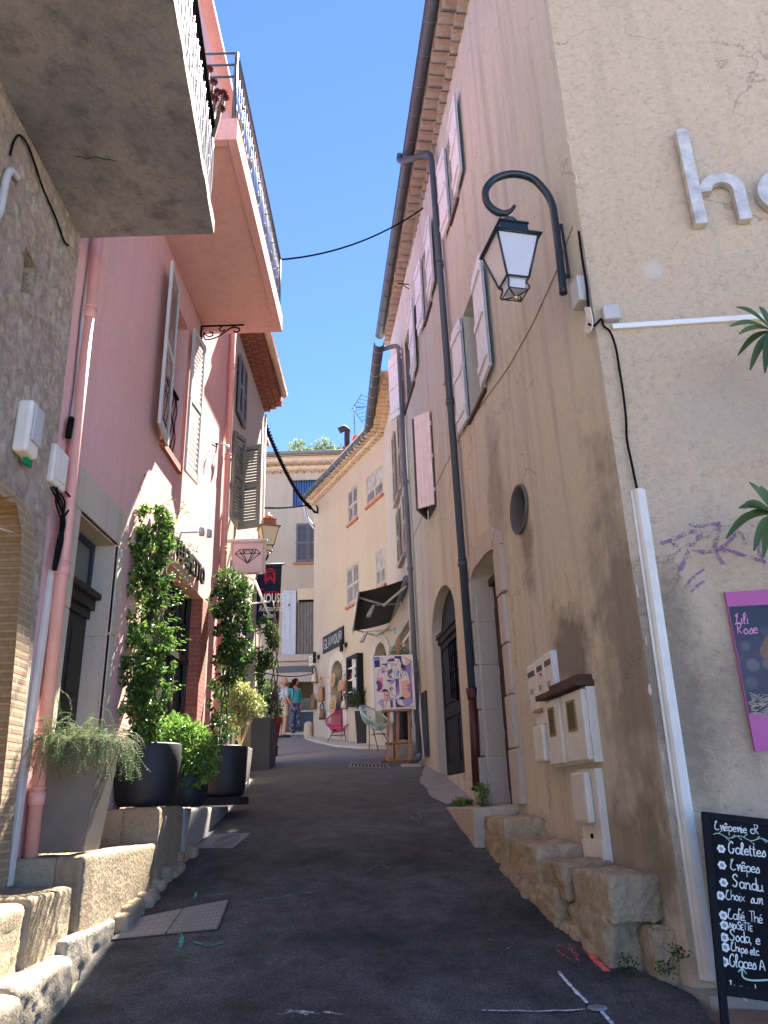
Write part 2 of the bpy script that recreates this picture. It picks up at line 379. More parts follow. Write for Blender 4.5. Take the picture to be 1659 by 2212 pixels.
def asphalt():
    m, nt, b = _nt('asphalt')
    n1 = noise_node(nt, 150, 4, .75); n2 = noise_node(nt, 70, 5, .7); n3 = noise_node(nt, .8, 6, .6); n4 = noise_node(nt, 4, 6, .7)
    c = ramp(nt, n1.outputs[0], [(.34, (.16, .155, .15)), (.5, (.32, .31, .295)), (.68, (.90, .88, .82))])
    c = mix(nt, .8, c, ramp(nt, n3.outputs[0], [(.35, (.62, .62, .64)), (.7, (1.25, 1.2, 1.18))]), 'MULTIPLY')
    n5 = noise_node(nt, 85, 2, .5); c = mix(nt, .9, c, ramp(nt, n5.outputs[0], [(.36, (.45, .45, .45)), (.52, (.95, .95, .95)), (.68, (2.1, 2.1, 2.1))]), 'MULTIPLY')
    c = mix(nt, .8, c, ramp(nt, n4.outputs[0], [(.3, (.8, .8, .8)), (.75, (1.1, 1.1, 1.1))]), 'MULTIPLY')
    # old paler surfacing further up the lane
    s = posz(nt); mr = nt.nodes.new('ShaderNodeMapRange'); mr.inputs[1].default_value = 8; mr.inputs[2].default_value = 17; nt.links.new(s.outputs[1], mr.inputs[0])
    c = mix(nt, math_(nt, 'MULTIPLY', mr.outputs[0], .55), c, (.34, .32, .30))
    nt.links.new(c, b.inputs['Base Color']); b.inputs['Roughness'].default_value = .85; b.inputs['Specular IOR Level'].default_value = .35
    pr = bump(nt, b, n1.outputs[0], .6, .006); bump(nt, b, n2.outputs[0], .5, .012, pr); MATS['asphalt'] = m; return m
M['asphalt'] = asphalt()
M['dirt'] = stucco('dusty_ground', (.24, .20, .15), (.10, .09, .07), (.32, .28, .22), .8, .1, 40, .02, .8)
M['white'] = plain('white_plastic', (.74, .69, .60), .45, var=.15)
M['whitepaint'] = plain('white_painted_metal', (.80, .80, .76), .5)
M['meter'] = plain('cream_plastic', (.78, .74, .64), .5, var=.18)
M['greyplastic'] = plain('grey_plastic', (.48, .48, .46), .5)
M['zinc'] = plain('grey_zinc', (.17, .18, .19), .5, .3)
M['zincdark'] = plain('dark_grey_zinc', (.065, .085, .11), .5, .2)
M['zinclight'] = plain('bright_zinc', (.42, .42, .42), .45, .55)
M['oxblood'] = plain('oxblood_iron', (.09, .018, .016), .5, var=.3)
M['black'] = plain('black_paint', (.012, .012, .013), .6, spec=.2)
M['blackmatt'] = plain('black_iron', (.012, .012, .013), .9, spec=0.)
M['lampblue'] = plain('dark_green_blue_paint', (.012, .024, .034), .35)
M['shutgrey'] = plain('grey_green_shutter_paint', (.58, .58, .52), .6, var=.2)
M['shutwhite'] = plain('white_shutter_paint', (.72, .78, .84), .6, var=.2)
M['shutpink'] = plain('pale_pink_shutter_paint', (.82, .76, .77), .6, var=.15)
M['shutdark'] = plain('dark_grey_shutter_paint', (.13, .13, .14), .6, var=.25)
M['shutgreen'] = plain('grey_sage_shutter_paint', (.20, .21, .18), .6, var=.25)
M['shutold'] = plain('weathered_grey_shutter', (.45, .42, .38), .8, var=.5)
M['shutblue'] = plain('pale_blue_shutter_paint', (.50, .55, .60), .6, var=.15)
M['darkdoor'] = plain('charcoal_door_paint', (.040, .038, .037), .75, var=.4, spec=.15)
M['browndoor'] = plain('old_brown_door', (.05, .028, .02), .6, var=.5)
M['darkwood'] = plain('dark_brown_wood', (.022, .016, .013), .55, var=.4)
M['wood'] = plain('varnished_pine', (.48, .21, .065), .45, var=.3)
M['oldwood'] = plain('stained_board', (.10, .045, .028), .7, var=.4)
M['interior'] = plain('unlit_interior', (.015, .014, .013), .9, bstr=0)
M['terra'] = plain('terracotta', (.50, .18, .10), .85, var=.35)
M['tilegrey'] = stucco('weathered_tile', (.38, .345, .31), (.22, .19, .18), (.45, .40, .36), .9, .5, 40, .01, .6)
M['tileorange'] = stucco('limewashed_tile', (.62, .48, .34), (.48, .37, .27), (.68, .54, .40), .6, .3, 40, .006, .4)
M['tilered'] = stucco('red_tile', (.30, .10, .075), (.22, .08, .06), (.36, .14, .10), .6, .4, 40, .006, .5)
M['peach'] = plain('peach_painted_gutter', (.72, .48, .36), .5)
M['potblack'] = plain('black_glazed_pot', (.012, .013, .015), .58, var=.3)
M['pottaupe'] = plain('taupe_planter', (.15, .125, .10), .7, var=.2)
M['potgrey'] = plain('charcoal_planter', (.045, .045, .048), .6, var=.2)
M['potred'] = plain('dark_red_pot', (.22, .012, .016), .5)
M['bark'] = plain('bark', (.16, .105, .06), .9, var=.5, bstr=.8)
M['bamboo'] = plain('tan_cane', (.62, .42, .20), .6)
M['brass'] = plain('brass', (.60, .45, .20), .35, .9)
M['copper'] = plain('orange_copper', (.65, .22, .08), .4, .5)
M['castiron'] = stucco('worn_cast_iron', (.27, .255, .235), (.16, .15, .14), (.34, .32, .29), .8, .2, 60, .004, .5)
M['castiron'].node_tree.nodes['Principled BSDF'].inputs['Roughness'].default_value = .6
def glassmat(name, c, rough=.08, alpha=None, emit=None):
    m, nt, b = _nt(name); b.inputs['Base Color'].default_value = lin(c); b.inputs['Roughness'].default_value = rough
    b.inputs['Specular IOR Level'].default_value = .8
    MATS[name] = m; return m
M['glass'] = glassmat('dark_window_glass', (.02, .024, .028))
M['glassblue'] = glassmat('blue_painted_frame', (.05, .16, .42), .4)
def frosted():
    m, nt, b = _nt('frosted_lamp_glass'); b.inputs['Base Color'].default_value = (.74, .77, .82, 1); b.inputs['Roughness'].default_value = .45
    b.inputs['Transmission Weight'].default_value = .35; b.inputs['IOR'].default_value = 1.2; return m
M['frost'] = frosted()
def leafmat(name, c1, c2, c3=None, rough=.35, trans=.25):
    m, nt, b = _nt(name); oi = nt.nodes.new('ShaderNodeNewGeometry')
    c = ramp(nt, oi.outputs['Random Per Island'], [(0, c1), (.55, c2), (1, c3 or c2)])
    nt.links.new(c, b.inputs['Base Color']); b.inputs['Roughness'].default_value = rough
    out = nt.nodes['Material Output']; tr = nt.nodes.new('ShaderNodeBsdfTranslucent'); nt.links.new(c, tr.inputs[0])
    ms = nt.nodes.new('ShaderNodeMixShader'); ms.inputs[0].default_value = trans
    nt.links.new(b.outputs[0], ms.inputs[1]); nt.links.new(tr.outputs[0], ms.inputs[2]); nt.links.new(ms.outputs[0], out.inputs[0]); return m
M['leaf'] = leafmat('glossy_leaf', (.030, .065, .016), (.065, .14, .028), (.22, .32, .06), .28, .35)
M['leafdark'] = leafmat('dark_glossy_leaf', (.018, .045, .014), (.045, .10, .024), (.15, .25, .05), .28, .35)
M['leafbright'] = leafmat('bright_leaf', (.06, .14, .025), (.14, .26, .045), (.30, .42, .09), .3, .35)
M['leafpale'] = leafmat('variegated_leaf', (.16, .22, .05), (.42, .44, .16), (.62, .60, .34), .45)
M['leafgrey'] = leafmat('needle_leaf', (.06, .12, .045), (.11, .20, .07), (.18, .27, .10), .6)
M['leafbig'] = leafmat('long_leaf', (.035, .07, .02), (.07, .12, .03), (.10, .16, .04), .4, .3)
M['fern'] = leafmat('bamboo_leaf', (.04, .065, .025), (.085, .11, .04), (.12, .15, .06), .5)
M['fabricblack'] = plain('charcoal_canvas', (.02, .02, .022), .9, bstr=.3)
def flat(name, c, rough=.7):
    if name in MATS: return MATS[name]
    m, nt, b = _nt(name); b.inputs['Base Color'].default_value = lin(c); b.inputs['Roughness'].default_value = rough; b.inputs['Specular IOR Level'].default_value = .25
    MATS[name] = m; return m
# ------------------------------------------------------------ ground and road
def edge_l(y): return np.interp(y, [-20, 3, 5, 6.3, 8, 12, 14, 16, 18, 22, 24.4, 27], [-1.75, -1.88, -2.0, -2.12, -2.13, -2.13, -2.5, -2.62, -2.75, -3.3, -3.6, -3.6])
def edge_r(y): return np.interp(y, [-20, 4.4, 5.1, 5.5, 6.3, 8, 10.4, 12, 14, 15, 19, 20.5, 23, 25], [1.9, 1.62, 1.72, 1.50, 1.22, 1.08, .80, .66, .52, .40, .0, -.9, -2.2, -2.6])
mb = MB(); ys = [-60, -30, -12, -6] + [-3 + .5 * i for i in range(72)] + [34, 40, 60, 120, 400]
xs = [-300, -60, -12, -6, -3, 0, 3, 6, 12, 60, 300]
mb.add([(x, y, gz(y) - .03) for y in ys for x in xs], [(j * 11 + i, j * 11 + i + 1, j * 11 + 12 + i, j * 11 + 11 + i) for j in range(len(ys) - 1) for i in range(10)], 0, True)
tag(mb.build('ground', M['dirt']), kind='structure')
mb = MB(); ys = [-12 + .5 * i for i in range(26)] + [1 + .08 * i for i in range(300)]; NX = 15
for y in ys:
    l, r = edge_l(y), edge_r(y)
    l += (noise.noise(V3((y * 2.1, 0, 0))) * .05 + noise.noise(V3((y * 9, 3, 0))) * .03); r += noise.noise(V3((y * 2.3, 9, 0))) * .05 + noise.noise(V3((y * 9, 6, 0))) * .03
    for i in range(NX):
        t = i / (NX - 1); x = l + (r - l) * t
        mb.v.append((x, y, gz(y) + .004 + .03 * math.sin(math.pi * t) + .008 * noise.noise(V3((x * 1.3, y * 1.3, 0)))))
n = len(ys)
for j in range(n - 1):
    for i in range(NX - 1):
        mb.f.append([j * NX + i, j * NX + i + 1, (j + 1) * NX + i + 1, (j + 1) * NX + i]); mb.m.append(0); mb.sm.append(True)
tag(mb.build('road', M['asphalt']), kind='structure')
def road_z(x, y):
    l, r = edge_l(y), edge_r(y); t = min(1, max(0, (x - l) / (r - l)))
    return gz(y) + .004 + .03 * math.sin(math.pi * t) + .008 * noise.noise(V3((x * 1.3, y * 1.3, 0)))

# ------------------------------------------------------------ shared house pieces
def genoise(name, fr, a0, a1, z0, rows, parent, mat, pitch=.19, out=.16, rh=.15, boardmat=None, c_first=0.):
    mb = MB(); n = max(1, int((a1 - a0) / pitch)); p = (a1 - a0) / n
    for r in range(rows):
        c1 = c_first + out * (r + 1); zb = z0 + rh * r
        for i in range(n):
            ca = a0 + p * (i + .5 + (.5 if r % 2 else 0)); jit = random.uniform(-.012, .012); c1j = c1 + random.uniform(-.015, .015)
            k = 7; ro = p * .5; ri = ro - .018; vs = []
            for c in (0, c1j):
                for rr in (ro, ri):
                    for q in range(k):
                        t = math.pi * q / (k - 1); vs.append(fr(ca + rr * math.cos(t), zb + jit + rr * math.sin(t) * .95, c))
            fs = []
            for q in range(k - 1):
                fs += [(q, q + 1, 2 * k + q + 1, 2 * k + q), (k + q, k + q + 1, 3 * k + q + 1, 3 * k + q), (2 * k + q, 2 * k + q + 1, 3 * k + q + 1, 3 * k + q)]
            mb.add(vs, fs, 0, False)
        mb.box(fr, a0 - .002 * r, a1 + .002 * r, zb + p * .30, zb + rh, -.05, c1 - .045, 0)
    mb.box(fr, a0, a1, z0 + rows * rh, z0 + rows * rh + .05, -.05, out * rows + c_first + .06, 1)
    return mb.build(name, [mat, boardmat or mat], parent)
def gutter(name, pts, parent, mat, r=.075, ring=None, ringmat=None, step=.55):
    pts = [V3(p) for p in pts]; mb = MB()
    for a, b in zip(pts, pts[1:]):
        d = (b - a); L = d.length; d.normalize(); up = V3((0, 0, 1)); w = d.cross(up).normalized()
        k = 9; vs = []
        for p in (a, b):
            for rr in (r, r - .006):
                for q in range(k):
                    t = math.pi * q / (k - 1); vs.append(p + w * rr * math.cos(t) - up * rr * math.sin(t))
        fs = []
        for q in range(k - 1): fs += [(q, q + 1, 2 * k + q + 1, 2 * k + q), (k + q, k + q + 1, 3 * k + q + 1, 3 * k + q)]
        fs += [(0, k, 3 * k, 2 * k), (k - 1, 2 * k - 1, 4 * k - 1, 3 * k - 1)]
        for s in (0, 2 * k): fs += [(s + q, s + q + 1, s + k + q + 1, s + k + q) for q in range(k - 1)]
        mb.add(vs, fs, 0, True)
        if ring:
            x = step * .5
            while x < L:
                p = a + d * x; mb.tube([p + w * (r + .004) * math.cos(math.pi * q / 8) - up * (r + .004) * math.sin(math.pi * q / 8) for q in range(9)], .007, 5, 1); x += step
        # rolled front lip
        for s_ in (1, -1): mb.tube([a + w * r * s_, b + w * r * s_], .010, 6, 0)
    return mb.build(name, [mat, ringmat or mat], parent)
def downpipe(name, pts, r, parent, mats, collars=(), cap=True, n=14, lower=None):
    mb = MB(); mb.tube(pts, r, n, 0)
    for c, h, dr in collars: mb.lathe(V3(c), [(r + .001, 0), (r + dr, .004), (r + dr, h - .004), (r + .001, h)], 18, 1 if len(mats) > 1 else 0)
    return mb.build(name, mats, parent)
def louvre(fr, w, h, t=.035, stile=.05, nsl=26, mid=True, mb=None, open_=35, rail=.08):
    """louvred leaf in frame fr: a 0..w, b 0..h, c 0..t"""
    mb = mb or MB()
    mb.box(fr, 0, stile, 0, h, 0, t); mb.box(fr, w - stile, w, 0, h, 0, t)
    bays = [(rail * 1.3, h / 2 - rail / 2), (h / 2 + rail / 2, h - rail)] if mid else [(rail * 1.3, h - rail)]
    mb.box(fr, stile, w - stile, 0, rail * 1.3, .002, t - .002); mb.box(fr, stile, w - stile, h - rail, h, .002, t - .002)
    if mid: mb.box(fr, stile, w - stile, h / 2 - rail / 2, h / 2 + rail / 2, .002, t - .002)
    for b0, b1 in bays:
        k = max(3, int(nsl * (b1 - b0) / h)); st = (b1 - b0) / k
        for i in range(k):
            z = b0 + st * (i + .5); hh = st * .46; th = .005
            vs = [fr(a, z + s * hh + q, c) for a in (stile, w - stile) for s, c in ((-1, t - .004), (1, .004)) for q in (-th, th)]
            mb.add(vs, [(0, 1, 3, 2), (4, 6, 7, 5), (0, 4, 5, 1), (2, 3, 7, 6), (1, 5, 7, 3), (0, 2, 6, 4)])
    return mb
def plank(fr, w, h, t=.035, n=4, battens=True, mb=None, bside=1, z=False):
    mb = mb or MB(); g = .004
    for i in range(n): mb.box(fr, w * i / n + g, w * (i + 1) / n - g, 0, h, 0, t)
    mb.box(fr, g, w - g, .01, h - .01, .006, t - .006)
    if battens:
        c0, c1 = (t, t + .025) if bside > 0 else (-.025, 0)
        for b in (.12, .5, .88): mb.box(fr, .03, w - .03, h * b - .05, h * b + .05, c0, c1)
    return mb
def hinges(mb, fr, h, t, bs=(.15, .5, .85), mi=0):
    for b in bs:
        mb.tube([fr(-.012, h * b - .04, t / 2), fr(-.012, h * b + .04, t / 2)], .011, 8, mi)
        mb.box(fr, -.03, .02, h * b - .012, h * b + .012, t, t + .006, mi)
    return mb
def sash(fr, a0, a1, b0, b1, depth, parent, frmat, panemat, cols=2, rows=2, fw=.055, name='window'):
    """window: frame mesh with its panes as a child"""
    mb = MB(); c0, c1 = -depth, -depth + .05
    mb.box(fr, a0, a0 + fw, b0, b1, c0, c1); mb.box(fr, a1 - fw, a1, b0, b1, c0, c1)
    mb.box(fr, a0 + fw, a1 - fw, b0, b0 + fw, c0, c1); mb.box(fr, a0 + fw, a1 - fw, b1 - fw, b1, c0, c1)
    for i in range(1, cols):
        a = a0 + (a1 - a0) * i / cols; mb.box(fr, a - fw * .6, a + fw * .6, b0 + fw, b1 - fw, c0, c1 - .003)
    for i in range(1, rows):
        b = b0 + (b1 - b0) * i / rows; mb.box(fr, a0 + fw, a1 - fw, b - .015, b + .015, c0, c1 - .012)
    w = mb.build(name, frmat, parent)
    p = MB().box(fr, a0 + .01, a1 - .01, b0 + .01, b1 - .01, c0 + .012, c0 + .02).build('pane', panemat, w)
    return w

# ------------------------------------------------------------ ochre house (right)
S0 = -.252; ZE = 12.1
house = thing('house', FA(2, gz(7), 0), 'tall ochre stucco house with white plank shutters and an arched black door', 'house')
win = {}
def wspec(sill_far, sill_near, top_far):
    a1, b = FA.hit(*sill_far); a0, _ = FA.hit(*sill_near); _, t = FA.hit(*top_far); return a0, a1, b, t
# (near jamb, far jamb, sill z, head z) measured on the wall
wN = wspec((1018, 914.6), (1048, 829), (996.5, 686)); wU = wspec((979, 489.4), (992, 415), (969.8, 312.5))
wM = wspec((924, 705), (941, 634), (927, 480)); wF = wspec((876, 890), (902, 807), (867.5, 746)); wP = wspec((927, 1124.6), (943, 1080), (916, 935))
def fix(w, h): return (w[0], w[1], w[2], w[2] + h)
wN = (2.95, 3.76, 6.33, 7.97); wU = (3.50, 3.95, 9.80, 11.28); wM = (5.75, 6.34, 9.62, 11.05); wF = (7.75, 8.98, 9.22, 10.75)
_, tp = FA.hit(932, 888); wP = (wP[0], wP[1], wP[2], tp)
a1, zb = FA.hit(949, 1676.5); a0, zb2 = FA.hit(1005, 1670); ac, zt = FA.hit(957, 1263); _, zs = FA.hit(932.3, 1357.4); _, zs2 = FA.hit(983.6, 1345.8)
dB = (a0, a1, zb - .02, (zs + zs2) / 2, zt)
a1, z1 = FA.hit(1053, 1696); a0, z2 = FA.hit(1115.8, 1694.7); _, zt = FA.hit(1067.6, 1179); _, zs = FA.hit(1029.9, 1243)
dS = (a0, a1, 1.53, zs, zt)
ao, zo = FA.hit(1124, 1100); _, zo1 = FA.hit(1124, 1046); _, zo0 = FA.hit(1124, 1158); aor, _ = FA.hit(1143, 1100); aol, _ = FA.hit(1105, 1100)
oc = [(ao + (aol - aor) / 2 * .92 * math.cos(2 * math.pi * k / 28), zo + (zo1 - zo0) / 2 * .95 * math.sin(2 * math.pi * k / 28)) for k in range(28)]
SE = 8.66; SET = 10.9
outer = [(S0, -1), (SE, -1), (SET, ZE), (S0, ZE)]
holes = [rect(*w) for w in (wN, wU, wM, wF, wP)]
holes += [[(dB[0], dB[2]), (dB[1], dB[2])] + arch(dB[0], dB[1], dB[3], dB[4], 14)[::-1][::-1], [(dS[0], dS[2]), (dS[1], dS[2])] + arch(dS[0], dS[1], dS[3], dS[4], 14)[::-1][::-1], oc]
# arch() runs from the a1 side back to a0, so bottom edge a0->a1 then arch a1->a0
mb = MB(); holed(mb, FA, outer, holes, .42, 0)
B_ = [FA(SE, -1, 0), FA(SET, ZE, 0), FA(SET, ZE, 0) + V3((7, 1, 0)), FA(SE, -1, 0) + V3((7, 1, 0))]; mb.quad(B_)
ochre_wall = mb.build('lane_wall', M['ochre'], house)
mb = MB(); EW = 6.0
holed(mb, FH, [(0, -1), (EW, -1), (EW, ZE + .3), (0, ZE + .3)], [], .3)
endw = mb.build('end_wall', M['endwall'], house)
# chipped edge mortar along the corner
mb = MB()
for i in range(30):
    z = .8 + i * .36 + random.uniform(-.08, .08); s = random.uniform(.25, 1) * (1.5 if 6 < z < 8 or z < 3 else .8)
    c = FH(random.uniform(-.002, .03), z, .001); h = .05 * s; k = 7
    ring = [c + FH.U * (math.cos(2 * math.pi * q / k) * .010 * s * random.uniform(.5, 1.2)) + V3((0, 0, math.sin(2 * math.pi * q / k) * h * random.uniform(.5, 1.2))) for q in range(k)]
    mb.add([c + FH.N * .007] + ring, [(0, 1 + q, 1 + (q + 1) % k) for q in range(k)])
_cp = mb.build('chipped_plaster', plain('bare_lime_plaster', (.62, .54, .42), .95), house)
# roof and eaves
mb = MB(); e0, e1 = FA(S0 - .1, ZE + .42, .42), FA(SET, ZE + .42, .22); r0, r1 = e0 + V3((5, .5, 1.6)), e1 + V3((5, .5, 1.6))
up = V3((0, 0, .12)); mb.hexa([e0, e1, r1, r0, e0 + up, e1 + up, r1 + up, r0 + up]); rf = mb.build('roof', M['tilegrey'], house)
FE = Fr(FA.O, V3((-math.sin(math.radians(6.1)), math.cos(math.radians(6.1)), 0)), V3((-math.cos(math.radians(6.1)), -math.sin(math.radians(6.1)), 0)))   # eaves line
genoise('cornice', FE, S0, SET, ZE - .12, 2, house, M['tilegrey'], .21, .2, .19)
gp = [FE(S0 - .1, ZE + .30, .50), FE(SET + .05, ZE + .30, .50)]
gutter('gutter', gp, house, M['zincdark'], .10, True, M['zinc'])
# main downpipe
tp = at_z(880, 350, ZE + .26); pts = [gp[0].lerp(gp[1], 0), ]
sp, zp = FA.hit(937, 395, .08)
g0 = FA(sp + .55, ZE + .25, .53)
zs_ = [FA(sp, z, .09) for z in (ZE - .35,)]
path = catmull([g0, g0 + V3((0, 0, -.14)), FA(sp + .3, ZE - .08, .36), FA(sp + .05, ZE - .22, .13), FA(sp, ZE - .45, .09)], 5)
sb, zb_ = FA.hit(1020, 1490, .09)
low = FA(sb, zb_, .09); path += [low]
def lerpz(z): t = (ZE - .45 - z) / (ZE - .45 - zb_); return FA(sp, ZE - .45, .09).lerp(low, t)
cols = []
for px, py in ((952, 570), (975, 870), (995, 1230)):
    _, z = FA.hit(px, py, .09); p = lerpz(z); cols += [(p, .07, .012), (p + V3((0, 0, .085)), .025, .009)]
dp = downpipe('downpipe', path, .052, house, [M['zincdark']], cols)
sb2, zb2 = FA.hit(1032, 1712, .09); foot = FA(sb2, zb2 + .02, .09)
mb = MB(); mb.tube([low + V3((0, 0, .02)), foot], .058, 16); mb.lathe(low - V3((0, 0, .12)), [(.06, -.0), (.066, .02), (.078, .09), (.08, .14), (.056, .145)], 18); mb.lathe(foot, [(.062, 0), (.075, .01), (.075, .04), (.062, .05)], 18)
p1 = low.lerp(foot, .1); mb.lathe(p1, [(.058, 0), (.066, .003), (.066, .02), (.058, .023)], 18)
mb.build('cast_iron_shoe', M['oxblood'], dp)
# windows with plank shutters
def wwin(w, far_ang=100, far_w=None, near_w=None, near_ang=6, name='shutter', side=1, shm=None):
    a0, a1, b0, b1 = w; shm = shm or M['shutwhite']; W = a1 - a0
    wn = sash(FA, a0, a1, b0, b1, .25, house, M['shutwhite'], M['glass'], 2, 3)
    MB().box(FA, a0 - .05, a1 + .05, b0 - .05, b0, -.24, .04).build('sill', M['terra'] if False else M['oldwood'], wn)
    far_w = far_w or W / 2; near_w = near_w or W / 2
    f = Fr(FA(a1, b0 + .02, .02), FA.U, FA.N); f = f.sub(0, 0, 0, far_ang); m = plank(f, far_w, b1 - b0 - .03, .04, 4, True, bside=1); hinges(m, f, b1 - b0, .04); m.build('shutter', shm, wn, .004, 1)
    f = Fr(FA(a0, b0 + .02, .03), -FA.U, FA.N); f = Fr(f.O, f.U * math.cos(math.radians(near_ang)) + f.N * math.sin(math.radians(near_ang)), f.N * math.cos(math.radians(near_ang)) - f.U * math.sin(math.radians(near_ang)))
    m = plank(f, near_w, b1 - b0 - .03, .04, 4, True, bside=1); hinges(m, f, b1 - b0, .04); m.build('shutter', shm, wn, .004, 1)
    return wn
wwin(wN, 3, .46, .55, 3); wwin(wU, 3, .45, .55, 3); wwin(wM, 3, .45, .6, 3)
fe_ = at_z(846, 911, wF[2] + .02) - FA(wF[1], wF[2] + .02, .02)
wwin(wF, math.degrees(math.atan2(fe_.dot(FA.N), fe_.dot(FA.U))), fe_.length, .62, 3)
# pink shutters ajar, tips touching
a0, a1, b0, b1 = wP; wn = sash(FA, a0, a1, b0, b1, .25, house, M['shutpink'], M['glass'], 2, 3)
tipz = at_z(905.6, 1099.8, b0 + .02); d = tipz - FA(a0, b0 + .02, .02); w1 = d.length
f = Fr(FA(a0, b0 + .02, .02), d, V3((0, 0, 1)).cross(d).normalized()); f = Fr(f.O, f.U, -f.N if f.N.y > 0 else f.N)
m = plank(f, w1, b1 - b0 - .03, .035, 4, False); 
for b in (.08, .5, .92): m.box(f, .0, w1, (b1 - b0) * b - .012, (b1 - b0) * b + .006, .036, .04)
hinges(m, f, b1 - b0, .035); m.build('shutter', M['shutpink'], wn, .003, 1)
d = tipz + V3((-.02, .03, 0)) - FA(a1, b0 + .02, .02); f = Fr(FA(a1, b0 + .02, .02), d, d.cross(V3((0, 0, 1)))); plank(f, d.length, b1 - b0 - .03, .035, 4, True, bside=-1).build('shutter', M['shutdark'], wn, .003, 1)
# oculus
mb = MB(); k = 40; ca, cb = ao, zo; ra, rb = (aol - aor) / 2, (zo1 - zo0) / 2; vs = []
for i in range(k):
    t = 2 * math.pi * i / k; C_, S_ = math.cos(t), math.sin(t)
    for e, c in ((1.0, .004), (1.0, .03), (.93, .035), (.86, .02), (.84, -.12)): vs.append(FA(ca + ra * e * C_, cb + rb * e * S_, c))
mb.add(vs, [(i * 5 + j, i * 5 + j + 1, ((i + 1) % k) * 5 + j + 1, ((i + 1) % k) * 5 + j) for i in range(k) for j in range(4)], 0, True)
ocw = mb.build('oval_window', stucco('dark_cement_ring', (.13, .13, .12), (.06, .06, .05), (.2, .2, .18), bs=60), house)
mb = MB(); mb.add([FA(ca + ra * .9 * math.cos(2 * math.pi * i / k), cb + rb * .9 * math.sin(2 * math.pi * i / k), -.11) for i in range(k)], [tuple(range(k))]); mb.build('pane', plain('dusty_mesh', (.06, .06, .06), .7, bscale=300, bstr=.8), ocw)
mb = MB()
for t in (-.25, .3): mb.tube([FA(ca + ra * t, cb - rb * .85, -.08), FA(ca + ra * t, cb + rb * .85, -.08)], .006, 6)
mb.build('bar', M['blackmatt'], ocw)
# black arched door
a0, a1, zb, zs, zt = dB; mid = (a0 + a1) / 2
mb = MB(); D0 = -.16
ar = arch(a0, a1, zs, zt, 16)
mb.prism(FA, [(a0 + .002, zs)] + [(a, b - .002) for a, b in ar[::-1]][1:-1] + [(a1 - .002, zs)], D0 - .04, D0)
door = mb.build('arched_door', M['darkdoor'], house)
mb = MB(); mb.box(FA, a0, a1, zs - .14, zs, D0, D0 + .07); mb.box(FA, a0, a1, zs - .05, zs + .02, D0, D0 + .10); mb.build('transom', M['darkdoor'], door, .008)
for s in (0, 1):
    l0, l1 = (a0, mid) if s == 0 else (mid, a1)
    mb = MB(); st = .09; z0 = zb + .03; z1 = zs - .14; zm = zb + (z1 - zb) * .46
    mb.box(FA, l0 + .004, l1 - .004, z0, z1, D0 - .04, D0 + .005)
    for (x0, x1, y0, y1) in ((l0 + .004, l0 + st, z0, z1), (l1 - st, l1 - .004, z0, z1), (l0 + st, l1 - st, z0, z0 + .16), (l0 + st, l1 - st, zm - .08, zm + .08), (l0 + st, l1 - st, z1 - .1, z1)): mb.box(FA, x0, x1, y0, y1, D0 + .005, D0 + .032)
    mb.box(FA, l0 + st + .04, l1 - st - .04, z0 + .2, zm - .12, D0 + .005, D0 + .018)
    lf = mb.build('door_leaf', M['darkdoor'], door, .005)
    if s == 0:
        g = MB(); gb0, gb1 = zm + .12, z1 - .12; g.box(FA, l0 + st, l1 - st, gb0, gb1, D0 + .006, D0 + .010, 1)
        for i in range(6):
            a = l0 + st + (l1 - l0 - 2 * st) * (i + .5) / 6
            pts = [FA(a, gb0, D0 + .03), FA(a, gb0 + .02, D0 + .12), FA(a, gb1 - .1, D0 + .12), FA(a, gb1, D0 + .035)]; g.tube(pts, .010, 6)
        for b in (.12, .4, .68, .93): g.box(FA, l0 + st - .02, l1 - st + .02, gb0 + (gb1 - gb0) * b, gb0 + (gb1 - gb0) * b + .018, D0 + .10, D0 + .115)
        g.build('window_grille', [M['blackmatt'], M['glass']], lf)
    else:
        g = MB(); g.box(FA, l0 + st + .04, l1 - st - .04, zm + .14, z1 - .16, D0 + .005, D0 + .022); g.box(FA, l0 + st + .09, l1 - st - .09, zm + .2, z1 - .22, D0 + .022, D0 + .03); g.build('raised_panel', M['darkdoor'], lf, .006)
mb = MB(); _, zl = FA.hit(963, 1450); mb.box(FA, mid - .06, mid - .03, zl - .12, zl + .06, D0 + .03, D0 + .045); mb.build('letter_slot', M['meter'], door)
# stone framed door
a0, a1, zb, zs, zt = dS; ow = .30; fo = .035; stf = MB()
_, zot = FA.hit(1080.8, 1104.7); an, _z = FA.hit(1148.9, 1742.6)
def jamb(x0, x1, z0, z1, n, seed):
    zz = [z0 + (z1 - z0) * i / n for i in range(n + 1)]
    for i in range(n):
        w = random.uniform(-.05, .05)
        if i == 0: w = .05
        lo, hi = (x0 - w, x1) if seed == 1 else (x0, x1 + w)
        stf.box(FA, lo, hi, zz[i] + .007, zz[i + 1] - .007, -.02, fo + random.uniform(0, .02) + (.02 if i == 0 else 0))
jamb(a0 - .27, a0 - .0, zb, zs, 5, 1); jamb(a1 + .0, a1 + .34, zb, zs, 5, 2)
N_ = 5; c = (a0 + a1) / 2
for i in range(N_):
    t0, t1 = math.pi * i / N_ + .01, math.pi * (i + 1) / N_ - .01; w = (a1 - a0) / 2
    def P_(t, ex): return (c + (w + ex) * math.cos(t), zs + (zt - zs + ex * .95) * math.sin(t))
    stf.prism(FA, [P_(t0, 0), P_((t0 + t1) / 2, 0), P_(t1, 0), P_(t1, .30), P_((t0 + t1) / 2, .32), P_(t0, .30)], -.02, fo + .006 * (i % 2))
